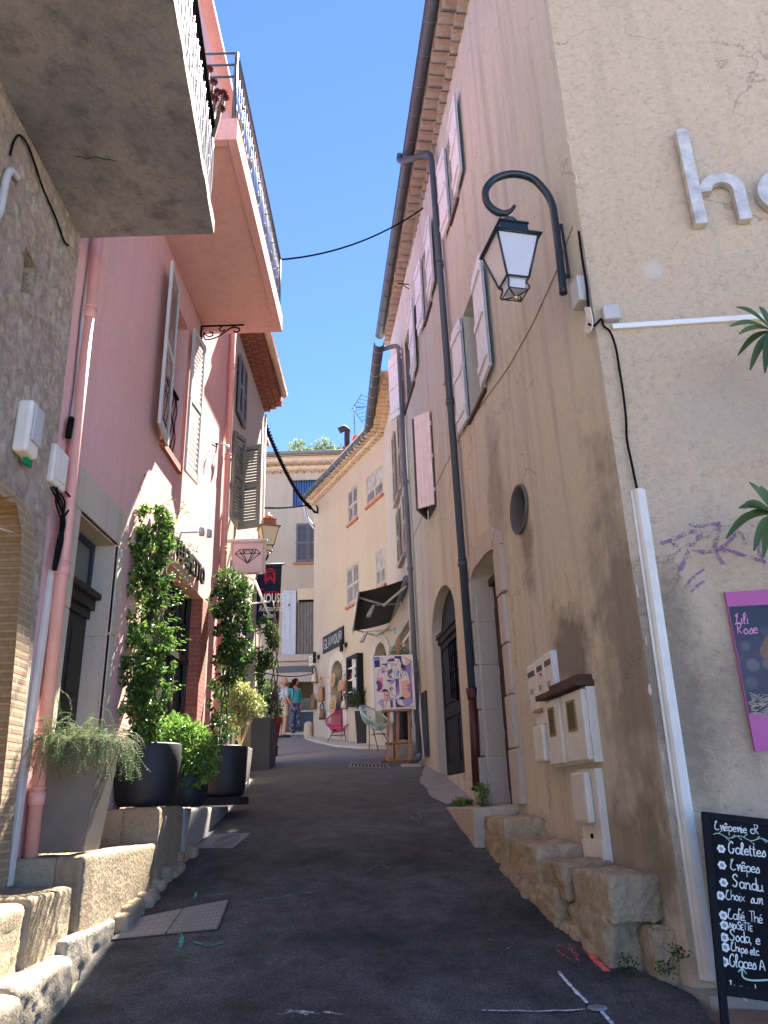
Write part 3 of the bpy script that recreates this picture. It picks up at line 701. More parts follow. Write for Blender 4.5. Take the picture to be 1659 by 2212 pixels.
# inner reveal stones
for zz in range(6): pass
fm = stf.build('stone_surround', M['lime2'], house, .012)
mb = MB(); rev = .27
for i in range(5):
    z0, z1 = zb + (zs - zb) * i / 5 + .003, zb + (zs - zb) * (i + 1) / 5 - .003
    mb.box(FA, a1 - .012 - .006 * (i % 2), a1 + .02, z0, z1, -rev, -.021)
mb.build('reveal_stone', M['lime2'], fm, .008)
mb = MB(); mb.box(FA, a0 + .002, a1 - .02, zb, zs - .02, -.32, -.26); mb.box(FA, a0 + .002, a1 - .02, zs - .09, zs + .0, -.265, -.20)
mb.prism(FA, [(a0 + .002, zs + .01)] + [(a, b - .004) for a, b in arch(a0, a1, zs, zt, 12)[::-1]][1:-1] + [(a1 - .02, zs + .01)], -.32, -.29)
for i in range(2):
    x0 = a0 + .05 + i * (a1 - a0 - .07) / 2; x1 = x0 + (a1 - a0 - .07) / 2 - .05
    for q0, q1 in ((.15, .75), (.85, 1.5), (1.6, 2.35)): mb.box(FA, x0, x1, zb + q0, zb + q1, -.26, -.238)
mb.build('wooden_door', M['browndoor'], house, .006)
MB().box(FA, a0 - .02, a1 + .02, zb - .2, zb - .006, -.42, .02).build('door_sill', M['lime2'], house)
# dark notice board further on, slot vent
q = [FA.hit(*p) for p in ((907, 1490), (897, 1500), (925, 1622), (913, 1625))]
sA = FA.hit(917, 1455)[0]; 
# ------------------------------------------------------------ gallery and boutique house (B)
hb = thing('house', (-.5, 19, gz(19)), 'cream rendered house with a boutique, grey louvred shutters and orange tiled cornice', 'house')
ZB = 10.75
def hitw(fr, tl, tr, br, bl=None):
    p = [fr.hit(*q) for q in (tl, tr, br)] + ([fr.hit(*bl)] if bl else [])
    return p
def rc(fr, x0, y0, x1, y1, x2=None, y2=None, x3=None, y3=None):
    """rectangle on a wall from left-top, right-top, right-bottom(, left-bottom) sight points"""
    P = [fr.hit(x0, y0), fr.hit(x1, y1)] + ([fr.hit(x2, y2)] if x2 else []) + ([fr.hit(x3, y3)] if x3 else [])
    A = [p[0] for p in P]; aL = (P[0][0] + (P[3][0] if len(P) > 3 else P[0][0])) / 2; aR = (P[1][0] + (P[2][0] if len(P) > 2 else P[1][0])) / 2
    top = (P[0][1] + P[1][1]) / 2; bot = (P[2][1] + (P[3][1] if len(P) > 3 else P[2][1])) / 2
    return min(aL, aR), max(aL, aR), bot, top
L2 = (V3((-2.27, 23.3, 0)) - V3((.05, 18.3, 0))).length
b2w = [rc(FB2, 801, 1022, 838, 992, 838, 1058, 804, 1085), rc(FB2, 751, 1060, 772, 1047, 773, 1118, 753, 1134), rc(FB2, 749, 1230, 775, 1210, 776, 1290, 750, 1318), rc(FB2, 824, 1186, 845, 1168, 846, 1255, 826, 1262)]
b2w = [(max(a, .14), max(b, .14 + (b - a)), c, d) for a, b, c, d in b2w]
aD0, aD1, zdb, zdt = rc(FB2, 716, 1430, 741, 1425, 742, 1575, 716, 1590)
door2 = (aD0, aD1, zdb, zdt)
aw0, aw1, wz0, wz1 = rc(FB2, 809, 1425, 838, 1425, 838, 1500, 809, 1500)
_, wtop = FB2.hit(825, 1386)
mb = MB(); hl = [rect(*w) for w in b2w]; zspr = zdt - .38
hl.append([(aD0, zdb), (aD1, zdb)] + arch(aD0, aD1, zspr, zdt + .02, 10)); hl.append([(aw0, 3.35), (aw1, 3.35)] + arch(aw0, aw1, wz1 - .1, wtop, 10))
holed(mb, FB2, [(0, 0), (L2, 0), (L2, ZB), (0, ZB)], hl, .3)
e = FB2(L2, 0, 0); mb.quad([e, e + V3((2.5, 3, 0)), e + V3((2.5, 3, ZB)), e + V3((0, 0, ZB))])
mb.build('boutique_wall', M['cream'], hb)
L1 = (V3((.05, 18.3, 0)) - V3((.56, 14.1, 0))).length
g0_, g1_, gzb, gzt = .35, 3.3, 2.95, 5.0
b1w = [(1.3, 2.0, FB1.hit(857, 1095)[1], FB1.hit(850, 945)[1]), (1.0, 1.7, FB1.hit(861, 1235)[1], FB1.hit(857, 1118)[1])]
mb = MB(); holed(mb, FB1, [(0.02, 0), (L1, 0), (L1, ZB), (0.02 + 0, ZB)], [rect(g0_, g1_, gzb, gzt)] + [rect(*w) for w in b1w], .3); mb.build('gallery_wall', M['cream2'], hb)
for w in b1w:
    o = sash(FB1, w[0], w[1], w[2], w[3], .1, hb, M['shutgrey'], M['glass'], 2, 1)
    MB().box(FB1, w[0] - .1, w[1] + .1, w[2] - .08, w[2] - .002, -.09, .10).build('sill', M['tilegrey'], o)
    f = Fr(FB1(w[1], w[2], .02), FB1.U, FB1.N); louvre(f, .34, w[3] - w[2], .04, .05, 18).build('shutter', M['shutold'], o)
    f = Fr(FB1(w[0], w[2], .02), -FB1.U, FB1.N); louvre(f, .34, w[3] - w[2], .04, .05, 18).build('shutter', M['shutold'], o)
# boutique windows: two leaves closed, old grey, upper panel solid on some
for i, w in enumerate(b2w):
    a0, a1, z0, z1 = w; o = sash(FB2, a0, a1, z0, z1, .14, hb, M['shutold'], M['glass'], 2, 1)
    MB().box(FB2, a0 - .04, a1 + .04, z0 - .07, z0 - .003, -.1, .06).build('sill', M['terra'], o)
    for s in (0, 1):
        f = Fr(FB2(a0 + (a1 - a0) / 2 * s, z0, -.04), FB2.U, FB2.N); W = (a1 - a0) / 2 - .006; H = z1 - z0
        if i in (0, 3):
            m = MB(); louvre(f, W, H * .5, .035, .045, 10, False, m); f2 = Fr(f(0, H * .5, 0), f.U, f.N); m.box(f2, 0, W, 0, H * .5, 0, .028); m.box(f2, 0, .05, 0, H * .5, .028, .036); m.box(f2, W - .05, W, 0, H * .5, .028, .036); m.box(f2, .05, W - .05, H * .5 - .06, H * .5, .028, .036)
        else: m = louvre(f, W, H, .035, .045, 24, True)
        hinges(m, Fr(f(0 if s == 0 else W, 0, 0), f.U * (1 if s == 0 else -1), f.N), H, .035, mi=0); m.build('shutter', M['shutold'], o)
# boutique stone doorway
mb = MB(); a0, a1, zb, zt = door2; 
for s in (0, 1):
    x0, x1 = (a0 - .26, a0 + .004) if s == 0 else (a1 - .004, a1 + .26)
    for k in range(4):
        z0, z1 = zb - .25 + (zspr - zb + .25) * k / 4, zb - .25 + (zspr - zb + .25) * (k + 1) / 4 - .006
        mb.box(FB2, x0 - (.03 if k % 2 and s == 0 else 0), x1 + (.03 if k % 2 and s else 0), z0, z1, -.02, .02 + .004 * k)
for i in range(5):
    t0, t1 = math.pi * i / 5 + .01, math.pi * (i + 1) / 5 - .01; c = (a0 + a1) / 2; w = (a1 - a0) / 2
    def P_(t, ex): return (c + (w + ex) * math.cos(t), zspr + (zt - zspr + ex) * math.sin(t))
    mb.prism(FB2, [P_(t0, 0), P_((t0 + t1) / 2, 0), P_(t1, 0), P_(t1, .28), P_((t0 + t1) / 2, .28), P_(t0, .28)], -.02, .02 + .005 * (i % 2))
mb.build('stone_surround', M['lime2'], hb, .01)
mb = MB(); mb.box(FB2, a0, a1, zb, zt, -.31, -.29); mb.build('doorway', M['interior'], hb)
mb = MB(); mb.box(FB2, a0 + .0, a0 + .3, zb + .05, zspr, -.26, -.22); mb.build('door', M['shutold'], hb)
# arched window surround
mb = MB(); c = (aw0 + aw1) / 2; w = (aw1 - aw0) / 2; zsw = wz1 - .1
for i in range(6):
    t0, t1 = math.pi * i / 6, math.pi * (i + 1) / 6 - .008
    def P_(t, ex): return (c + (w + ex) * math.cos(t), zsw + (wtop - zsw + ex) * math.sin(t))
    mb.prism(FB2, [P_(t0, 0), P_((t0 + t1) / 2, 0), P_(t1, 0), P_(t1, .22), P_((t0 + t1) / 2, .22), P_(t0, .22)], -.02, .018 + .004 * (i % 2))
mb.box(FB2, aw0 - .22, aw0 + .003, 3.2, zsw, -.02, .015); mb.box(FB2, aw1 - .003, aw1 + .22, 3.2, zsw, -.02, .015)
mb.build('window_surround', M['cream2'], hb, .006)
sash(FB2, aw0, aw1, 3.36, wtop, .28, hb, M['darkwood'], M['glass'], 2, 3)
# gallery shop front
gw = sash(FB1, g0_, g1_, gzb, gzt, .22, hb, M['whitepaint'], M['glass'], 3, 1, .05, 'shop_window')
MB().box(FB1, g0_, g1_, gzb - 1.3, gzb, -.25, -.01).build('shop_plinth', M['greyrender'], hb)
# eaves
genoise('cornice', FB1, 1.6, L1 + .2, ZB - .1, 2, hb, M['tileorange'], .2, .14, .17)
genoise('cornice', FB2, -.1, L2 + .05, ZB - .1, 2, hb, M['tileorange'], .2, .14, .17)
gB = [V3((.03, 14.4, ZB + .27)), V3((-.34, 18.7, ZB + .27)), V3((-2.66, 23.45, ZB + .27))]
gutter('gutter', [p + V3((-.02, -.01, -.05)) for p in gB], hb, M['zincdark'], .105, True, M['zinclight'], .5)
mb = MB(); rise = V3((4.5, 2.0, 1.8)); up = V3((0, 0, .1))
for a, b in zip([gB[0].lerp(gB[1], .45)] + gB[1:], gB[1:]):
    a2, b2 = a + V3((.06, 0, .06)), b + V3((.06, 0, .06)); mb.hexa([a2, b2, b2 + rise, a2 + rise, a2 + up, b2 + up, b2 + rise + up, a2 + rise + up])
mb.build('roof', M['tilegrey'], hb)
eg = gB[2]; wallp = FB2(L2 - .02, ZB - .5, .07)
mb = MB(); mb.tube(catmull([eg + V3((.05, -.1, -.04)), eg + V3((.07, -.12, -.3)), eg.lerp(wallp, .5) + V3((0, 0, -.35)), wallp + V3((0, 0, -.25)), wallp + V3((.1, 0, -.4))], 5), .05, 12); mb.build('gutter_elbow', M['zinclight'], hb)
# chimney on the boutique roof
ch = at_y(755, 975, 25.0)
mb = MB(); W_ = Fr((ch.x, 25.0, 0), (1, 0, 0), (0, -1, 0)); zc = ch.z
mb.box(W_, -.34, .30, zc - 1.6, zc - .1, -.3, .3); mb.box(W_, -.22, .30, zc - .1, zc + .1, -.25, .25); cst = mb.build('chimney', plain('sooty_brick', (.20, .09, .065), .9, var=.5), hb)
mb = MB(); c = W_(.24, zc + .22, 0); mb.lathe(c, [(.13, -.12), (.13, .36), (.11, .36), (.11, .0)], 16); mb.build('chimney_pot', flat('orange_clay', (.55, .10, .04)), cst)
mb = MB(); c = W_(-.08, zc + .08, 0); mb.tube(catmull([c, c + V3((0, 0, .6)), c + V3((.02, 0, .75)), c + V3((-.10, 0, .84)), c + V3((-.28, 0, .76))], 5), [.10] * 14 + [.12] * 7, 12); mb.build('cowl', flat('sooty_steel', (.03, .018, .018)), cst)
# ------------------------------------------------------------ far house (C)
hc = thing('house', (-3.6, 27, gz(27)), 'pale cream house closing the end of the lane with a blue barred window', 'house')
def cx(px, py): return FC.hit(px, py)
def crc(x0, y0, x1, y1): p, q = cx(x0, y0), cx(x1, y1); return (p[0], q[0], q[1], p[1])
zct = cx(600, 1010)[1]; zb_ = gz(27) - .3
c1 = crc(633, 1039, 682, 1093); c2 = crc(640, 1131, 690, 1214); c3 = crc(640, 1282, 690, 1415); c4 = crc(606, 1447, 690, 1578)
mb = MB(); holed(mb, FC, [(-9, zb_), (2.5, zb_), (2.5, zct), (-9, zct)], [rect(*c1), rect(*c2), rect(*c3), rect(c4[0], c4[1], c4[2], c4[3])], .35)
mb.build('facade', M['greyrender'], hc)
o = sash(FC, *c1, .12, hc, M['glassblue'], M['glass'], 2, 1, .09)
mb = MB(); mb.box(FC, c1[0] + .09, c1[0] + (c1[1] - c1[0]) * .44, c1[2] + .09, c1[3] - .09, -.09, -.075); mb.box(FC, c1[0] + (c1[1] - c1[0]) * .56, c1[1] - .09, c1[2] + .09, c1[3] - .09, -.09, -.075); mb.build('blue_panel', M['glassblue'], o)
mb = MB()
for i in range(9): x = c1[0] + (c1[1] - c1[0]) * (i + .5) / 9; mb.box(FC, x - .012, x + .012, c1[2] - .02, c1[3] + .02, .02, .045)
mb.box(FC, c1[0] - .05, c1[1] + .05, c1[3] - .04, c1[3] - .015, .045, .055); mb.build('bars', M['blackmatt'], o)
a0, a1, z0, z1 = c2; o = sash(FC, a0, a1, z0, z1, .14, hc, M['shutdark'], M['glass'], 2, 1); w_ = (cx(665, 1170)[0] - a0)
f = Fr(FC(a0, z0, -.03), FC.U, FC.N); m = louvre(f, w_, z1 - z0, .04, .06, 24); hinges(m, f, z1 - z0, .04); m.build('shutter', M['shutdark'], o)
f = Fr(FC(a0 + w_ + .02, z0, -.03), FC.U, FC.N); louvre(f, a1 - a0 - w_ - .02, z1 - z0, .04, .06, 24).build('shutter', M['shutdark'], o)
MB().box(FC, a0 - .1, a1, z0 - .09, z0 - .003, -.1, .08).build('sill', M['terra'], o)
a0, a1, z0, z1 = c3; o = sash(FC, a0, a1, z0, z1, .2, hc, M['whitepaint'], M['glass'], 1, 2, .07)
curt = plain('grey_lace_curtain', (.24, .22, .20), .9, var=.3); mb = MB(); n_ = 40
mb.add([FC(a0 + (a1 - a0) * i / n_, z, -.13 + .03 * math.sin(i * 1.3)) for z in (z0 + .05, z1 - .3) for i in range(n_ + 1)], [(i, i + 1, n_ + 2 + i, n_ + 1 + i) for i in range(n_)], 0, True); mb.build('curtain', curt, o)
xs_, _ = cx(611, 1300); f = Fr(FC(xs_, z0 - .05, .03), FC.U, FC.N); sw = cx(640, 1300)[0] - xs_; H = cx(611, 1277)[1] - z0 + .05; mb = MB()
mb.box(f, 0, sw, 0, H, 0, .03)
for (x0, x1, y0, y1) in ((.0, .07, 0, H), (sw - .07, sw, 0, H), (.07, sw - .07, 0, .07), (.07, sw - .07, H * .26, H * .30), (.07, sw - .07, H * .76, H * .79), (.07, sw - .07, H - .07, H), (sw / 2 - .03, sw / 2 + .03, H * .3, H - .07)): mb.box(f, x0, x1, y0, y1, .03, .045)
m = mb; m.build('shutter', M['shutblue'], o)
MB().box(FC, a0 - .1, a1, z0 - .12, z0 - .003, -.1, .12).build('sill', M['terra'], o)
# board over the window
mb = MB(); bb = crc(643, 1272, 690, 1295); mb.box(FC, bb[0], bb[1], bb[2], bb[3], .03, .05); mb.build('name_board', plain('tan_board', (.62, .50, .34), .7), hc)
# string course and shop mouth
sc = crc(560, 1418, 700, 1425); mb = MB(); mb.box(FC, -9, 2.4, sc[2] - .05, sc[3], 0, .22); mb.box(FC, -9, 2.4, sc[2] - .75, sc[2] - .052, 0, .10); mb.build('string_course', M['cream2'], hc, .02)
mb = MB(); mb.box(FC, c4[0] - .15, c4[1], c4[3] - .12, c4[3] + .1, .005, .13); mb.build('shutter_box', M['zincdark'], hc)
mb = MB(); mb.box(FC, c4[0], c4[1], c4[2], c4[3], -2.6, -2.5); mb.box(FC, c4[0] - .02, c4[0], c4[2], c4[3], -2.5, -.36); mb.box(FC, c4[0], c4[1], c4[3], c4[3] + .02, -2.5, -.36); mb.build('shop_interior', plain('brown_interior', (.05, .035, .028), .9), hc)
genoise('cornice', FC, -9, 2.4, zct - .28, 2, hc, M['tileorange'], .3, .22, .24)
gutter('gutter', [FC(-7.6, zct + .35, .6), FC(2.4, zct + .35, .6)], hc, M['zinc'], .09)
mb = MB(); mb.hexa([FC(-9.2, zct + .22, .5), FC(2.6, zct + .22, .5), FC(2.6, zct + 1.8, -5), FC(-9.2, zct + 1.8, -5), FC(-9.2, zct + .34, .5), FC(2.6, zct + .34, .5), FC(2.6, zct + 1.95, -5), FC(-9.2, zct + 1.95, -5)]); mb.build('roof', M['tilegrey'], hc)
pA, pB = FC(cx(562, 1000)[0], zct + .3, .6), None
mb = MB(); mb.tube(catmull([pA, pA + V3((0, 0, -.35)), pA + V3((-.3, .3, -.9)), FC(cx(555, 1060)[0], zct - 1.3, .08), FC(cx(555, 1060)[0] + .02, 5, .08)], 5), .06, 10); mb.build('downpipe', M['greyplastic'], hc)
# ------------------------------------------------------------ pink house (left)
hp = thing('house', (-2.6, 8, gz(8)), 'pink rendered house with pale louvred shutters above a brick framed shop', 'house')
Y0, Y1, ZP = 5.36, 11.56, 13.35
wp = (8.16, 8.96, 5.66, 7.74)
dp_ = (6.13, 7.10, 1.36, 4.02)       # old wooden door
sh = (7.95, 10.56, 1.70, 4.37)       # shop opening
mb = MB(); fr = FL
yb = FL.hit(30, 1800)[0]; yt = FL.hit(150, 500)[0]
holed(mb, FL, [(5.74, .3), (Y1, .3), (Y1, ZP), (5.0, ZP), (5.24, 6.2)], [rect(*wp), rect(*dp_), rect(*sh)], .45)
mb.quad([(-2.6, Y1, .3), (-9, Y1, .3), (-9, Y1, ZP), (-2.6, Y1, ZP)])
mb.build('street_wall', M['pink'], hp)
mb = MB(); mb.hexa([V3(p) for p in ((-2.42, 4.8, ZP), (-2.42, Y1 + .1, ZP), (-9, Y1 + .1, ZP + 1.5), (-9, 4.8, ZP + 1.5), (-2.42, 4.8, ZP + .1), (-2.42, Y1 + .1, ZP + .1), (-9, Y1 + .1, ZP + 1.6), (-9, 4.8, ZP + 1.6))]); mb.build('roof', M['pink'], hp)
# window with louvred shutters
o = sash(FL, *wp, .30, hp, M['shutgrey'], M['glass'], 2, 3)
mb = MB(); mb.box(FL, wp[0] - .06, wp[1] - .02, wp[2] - .09, wp[2] - .01, -.2, .05); sl = mb.build('sill', M['brick'], o)
H = wp[3] - wp[2] + .06
f = Fr(FL(wp[0] + .03, wp[2] - .06, .05), (0, -1, 0), (1, 0, 0)); f = Fr(f.O, V3((.12, -1, 0)), V3((1, .12, 0))); m = louvre(f, .60, H + .06, .035, .06, 30); hinges(m, f, H, .035); m.build('shutter', M['shutgrey'], o, .002, 1)
f = Fr(FL(wp[1] + .03, wp[2] - .02, .05), V3((.10, 1, 0)), V3((1, -.10, 0))); m = louvre(f, .48, H, .035, .055, 30); hinges(m, f, H, .035); m.build('shutter', M['shutgrey'], o, .002, 1)
mb = MB(); r0 = wp[2] + .0; mb.box(FL, wp[0], wp[1], r0 + .98, r0 + 1.01, -.10, -.06)
for i in range(9):
    y = wp[0] + .05 + i * .09; mb.tube([FL(y, r0 - .0 + k * .09, -.08 + .012 * math.sin(k * 1.4 + i)) for k in range(12)], .007, 5)
mb.build('guard_rail', M['blackmatt'], o)
# stone door surround, set almost flush
mb = MB(); a0, a1, zb, zt = dp_
mb.box(FL, 5.93, 7.26, zt, zt + .36, -.03, .012); fr_ = mb
for s in (0, 1):
    x0, x1 = ((5.97, a0) if s == 0 else (a1, 7.26)); zz = [zb - .3, 2.2, 3.15, zt - .004]
    for i in range(3): mb.box(FL, x0, x1, zz[i] + .003, zz[i + 1] - .003, -.03, .008 + .003 * i)
sr = mb.build('stone_surround', M['lime'], hp, .01)
mb = MB(); mb.box(FL, a1 - .016, a1 + .0, zb, 3.12, -.44, -.031); mb.box(FL, a1 - .013, a1 + .0, 3.125, zt, -.44, -.031); mb.box(FL, a0, a1 - .017, zt - .012, zt, -.44, -.031); mb.build('reveal_stone', M['lime'], sr)
mb = MB(); c0 = -.22; mb.box(FL, a0, a1 - .02, zb, 3.36, c0 - .05, c0)
for x0 in (a0 + .07, (a0 + a1) / 2 + .04):
    x1 = x0 + .36
    for q0, q1 in ((1.5, 2.0), (2.12, 2.4), (2.5, 3.2)):
        mb.box(FL, x0, x1, q0, q1, c0, c0 + .02); mb.box(FL, x0 + .06, x1 - .06, q0 + .07, q1 - .07, c0 + .02, c0 + .035)
mb.box(FL, a0, a1 - .02, 3.36, 3.46, c0 - .05, c0 + .07); mb.box(FL, a0, a1 - .02, 3.46, 3.52, c0 - .05, c0 + .12); mb.box(FL, a0, a1 - .02, 3.28, 3.36, c0, c0 + .03)
dr = mb.build('wooden_door', M['darkwood'], hp, .008)
mb = MB(); mb.box(FL, a0, a1 - .02, 3.52, 3.58, c0 - .02, c0 + .01); mb.box(FL, a0, a1 - .02, zt - .07, zt - .013, c0 - .02, c0 + .01)
for x in (a0 + .03, (a0 + a1) / 2, a1 - .06): mb.box(FL, x - .03, x + .035, 3.58, zt - .07, c0 - .02, c0 + .01)
fl = mb.build('fanlight', plain('navy_paint', (.012, .018, .04), .4), hp); MB().box(FL, a0, a1 - .02, 3.58, zt - .07, c0 - .02, c0 - .01).build('pane', flat('pale_curtained_glass', (.12, .12, .10), .15), fl)
# shop: brick pier, lintel, glazed black doors
a0, a1, zb, zt = sh
mb = MB(); mb.box(FL, a1 - .004, a1 + .36, zb - .1, zt - .02, -.17, .012); pr_ = mb.build('brick_pier', M['brick'], hp)
mb = MB(); mb.box(FL, a1 - .012, a1 - .005, zb - .1, zt - .02, -.17, .010); mb.build('brick_return', M['brickx'], pr_)
mb = MB(); mb.box(FL, a0 - .3, a1 + .02, zt - .02, zt + .0, -.44, .012); mb.build('lintel', M['pink'], hp)
sf = MB(); c0 = -.20
for x in np.linspace(a0, a1 - .06, 5): sf.box(FL, x, x + .05, zb, zt - .02, c0, c0 + .05)
sf.box(FL, a0, a1, 3.42, 3.50, c0, c0 + .06); sf.box(FL, a0, a1, zb, zb + .12, c0, c0 + .05)
for x in np.linspace(a0 + .3, a1 - .3, 7): sf.box(FL, x, x + .02, 3.5, zt - .02, c0, c0 + .03)
sf.box(FL, a0, a1, 3.92, 3.94, c0, c0 + .031)
sw_ = sf.build('shop_front', plain('brown_black_steel', (.03, .024, .02), .5), hp); MB().box(FL, a0, a1, zb, zt - .02, c0 - .03, c0 - .015).build('pane', M['glass'], sw_)
# lettering over the shop
def text_mesh(name, txt, fr, a, b, size, mat, parent, ext=.008, c=.004, flipu=False, bold=0., shear=0., space=1., align='LEFT', xs=1.):
    cu = bpy.data.curves.new('t', 'FONT'); cu.body = txt; cu.size = size; cu.extrude = ext / 2; cu.offset = bold; cu.shear = shear; cu.space_character = space; cu.align_x = align; cu.resolution_u = 3
    ob = bpy.data.objects.new('t', cu); COL.objects.link(ob); bpy.context.view_layer.update()
    me = bpy.data.meshes.new_from_object(ob.evaluated_get(bpy.context.evaluated_depsgraph_get())); bpy.data.objects.remove(ob); bpy.data.curves.remove(cu)
    off = parent_loc(parent)
    for v in me.vertices:
        p = fr(a + v.co.x * xs, b + v.co.y, c + v.co.z + ext / 2) - off; v.co = p
    me.name = name; me.materials.clear(); me.materials.append(mat); o = bpy.data.objects.new(name, me); COL.objects.link(o)
    if parent is not None: o.parent = parent
    return o
# ------------------------------------------------------------ pink balcony
BZ = 8.22; byn, byf, bx = 6.22, 9.80, -1.44
mb = MB(); mb.box(WORLD, -2.6, bx, byn, byf, BZ + .03, BZ + .30); mb.box(WORLD, bx - .10, bx + .002, byn - .002, byf + .002, BZ, BZ + .30); mb.box(WORLD, -2.6, bx - .1, byf - .1, byf + .003, BZ, BZ + .29); mb.box(WORLD, -2.6, bx - .1, byn - .003, byn + .1, BZ, BZ + .30)
mb.build('balcony_slab', M['pink'], hp, .01)
# ------------------------------------------------------------ rubble stone house with concrete balcony (far left)
hs = thing('house', (-2.45, 3, gz(3)), 'rubble stone house with a thin brick arch and a cracked concrete balcony', 'house')
LS = 5.33; fr = FS
sa, _ = FS.hit(0, 1035); 
archp = [FS.hit(*p) for p in ((-60, 1012), (0, 1035), (40, 1070), (62, 1110), (72, 1165), (70, 1250), (62, 1400), (45, 1600), (25, 1800), (15, 1905))]
ah = [(a, b) for a, b in archp]
hole = [(3.0, .5)] + [(3.0, ah[0][1] + .08), (3.4, ah[0][1] + .08)] + ah + [(ah[-1][0] - .02, .5)]
mb = MB(); tri = [FS.hit(*p) for p in ((52, 505), (80, 625), (42, 640))]; nic = [FS.hit(*p) for p in ((55, 530), (80, 578), (74, 640), (45, 630))]
holed(mb, FS, [(-3, -1), (LS + .25, -1), (LS, 6.3), (LS - .1, 12), (-3, 12)], [hole, nic], .5)
mb.quad([FS(LS + .25, -1, 0), FS(LS + .25, -1, -.6), FS(LS, 6.3, -.6), FS(LS, 6.3, 0)])
mb.build('rubble_wall', M['rubble'], hs)
mb = MB(); mb.box(FS, -3, LS + .1, 12, 12.2, -6, .4); mb.box(FS, -3, LS - .02, -1, 12, -6.4, -6); mb.build('roof', M['tilered'], hs)
mb = MB()   # brick ring of the arch, its soffit of thin bricks
rng = ah
for (a, b), (c, d) in zip(rng, rng[1:]):
    mb.add([FS(a - .004, b - .004, .006), FS(c - .004, d - .004, .006), FS(c - .004, d - .004, -.7), FS(a - .004, b - .004, -.7)], [(0, 1, 2, 3)])
    mb.add([FS(a, b, .006), FS(c, d, .006), FS(c - .22, d - (.1 if d > 3.6 else 0), .007), FS(a - .22, b - (.12 if b > 3.6 else 0), .007)], [(0, 1, 2, 3)])
mb.build('brick_arch', M['archbrick'], hs)
MB().box(FS, 2.9, 5.4, -.5, 5, -.75, -.7).build('arch_infill', M['archbrick'], hs)
# slab
z0 = at_y(462, 505, 5.32).z; SB = 6.21
pO = at_z(462, 505, SB); pN = at_z(375, 0, SB); d = (pN - pO).normalized(); pN2 = pO + d * 4.2
pi_ = FS(LS, SB); pi2 = FS(1.0, SB)
mb = MB(); h = .13
nx, ny = 14, 34; vs = []
for j in range(ny + 1):
    for i in range(nx + 1):
        a = pi_.lerp(pi2, j / ny); b = pO.lerp(pN2, j / ny); p = a.lerp(b, i / nx)
        edge = min(i, nx - i, j, ny - j)
        vs.append(p + V3((noise.noise(p * 2.2) * .012 if edge else 0, 0, noise.noise(p * 3 + V3((4, 0, 0))) * .014 + noise.noise(p * 11) * .006)))
mb.add([v for v in vs], [(j * (nx + 1) + i, j * (nx + 1) + i + 1, (j + 1) * (nx + 1) + i + 1, (j + 1) * (nx + 1) + i) for j in range(ny) for i in range(nx)], 0, True)
slabm = M['concrete']
t = V3((0, 0, h)); n_ = ny; 
ed = [pO.lerp(pN2, j / n_) + V3((noise.noise(V3((j * .9, 3, 0))) * .012, 0, 0)) for j in range(n_ + 1)]
mb.add(ed + [e + t for e in ed], [(j, j + 1, n_ + 2 + j, n_ + 1 + j) for j in range(n_)], 1)
mb.add([pi_, pO, pO + t, pi_ + t], [(0, 1, 2, 3)], 0); mb.add([pi_ + t, pO + t, pN2 + t, pi2 + t], [(0, 1, 2, 3)], 0); mb.add([pN2, pi2, pi2 + t, pN2 + t], [(0, 1, 2, 3)], 0)
sl = mb.build('balcony_slab', [slabm, M['concedge']], hs)
# crack lines: thin recess ridges
mb = MB()
for pts in ([(415, 615), (440, 612), (470, 625), (500, 618), (520, 612), (560, 625), (600, 628), (640, 640)],):
    P = [at_z(x / 1.3825 / 1.8228 * 1.0 if False else (x * .7233) / 1.8228, (y + 240) * .7233 / 1.8228, SB - .006) for x, y in pts]
    mb.tube(P, .0035, 4)
mb.build('crack', flat('crack_shadow', (.02, .02, .02), 1), sl)
bal = MB(); RZ = SB + h
def on(t, z): return pO.lerp(pN2, t) + V3((-.05, 0, z - SB))
bal.tube([on(.005, RZ + 1.0), on(1, RZ + 1.0)], .022, 8); bal.tube([on(.005, RZ + .08), on(1, RZ + .08)], .010, 6); bal.tube([on(.005, RZ + .86), on(1, RZ + .86)], .008, 6)
bal.tube([on(.005, RZ + 1.0), on(.005, RZ + 1.0) + (pi_ - pO) * .92], .018, 8)
rl = bal.build('railing', M['blackmatt'], hs)
wav = MB()
for i in range(44):
    t0 = .005 + i * .0225
    wav.tube([on(t0 + .004 * math.sin(k * .9 + i % 2 * 3.1), RZ + .0 + k * .0955) for k in range(10)], .0075, 6)
    if i % 4 == 2: wav.tube([on(t0 + .010 * math.cos(q * .6), RZ + .45 + .07 * math.sin(q * .6)) for q in range(11)], .006, 5)
wav.build('baluster_bars', M['zinclight'], rl)
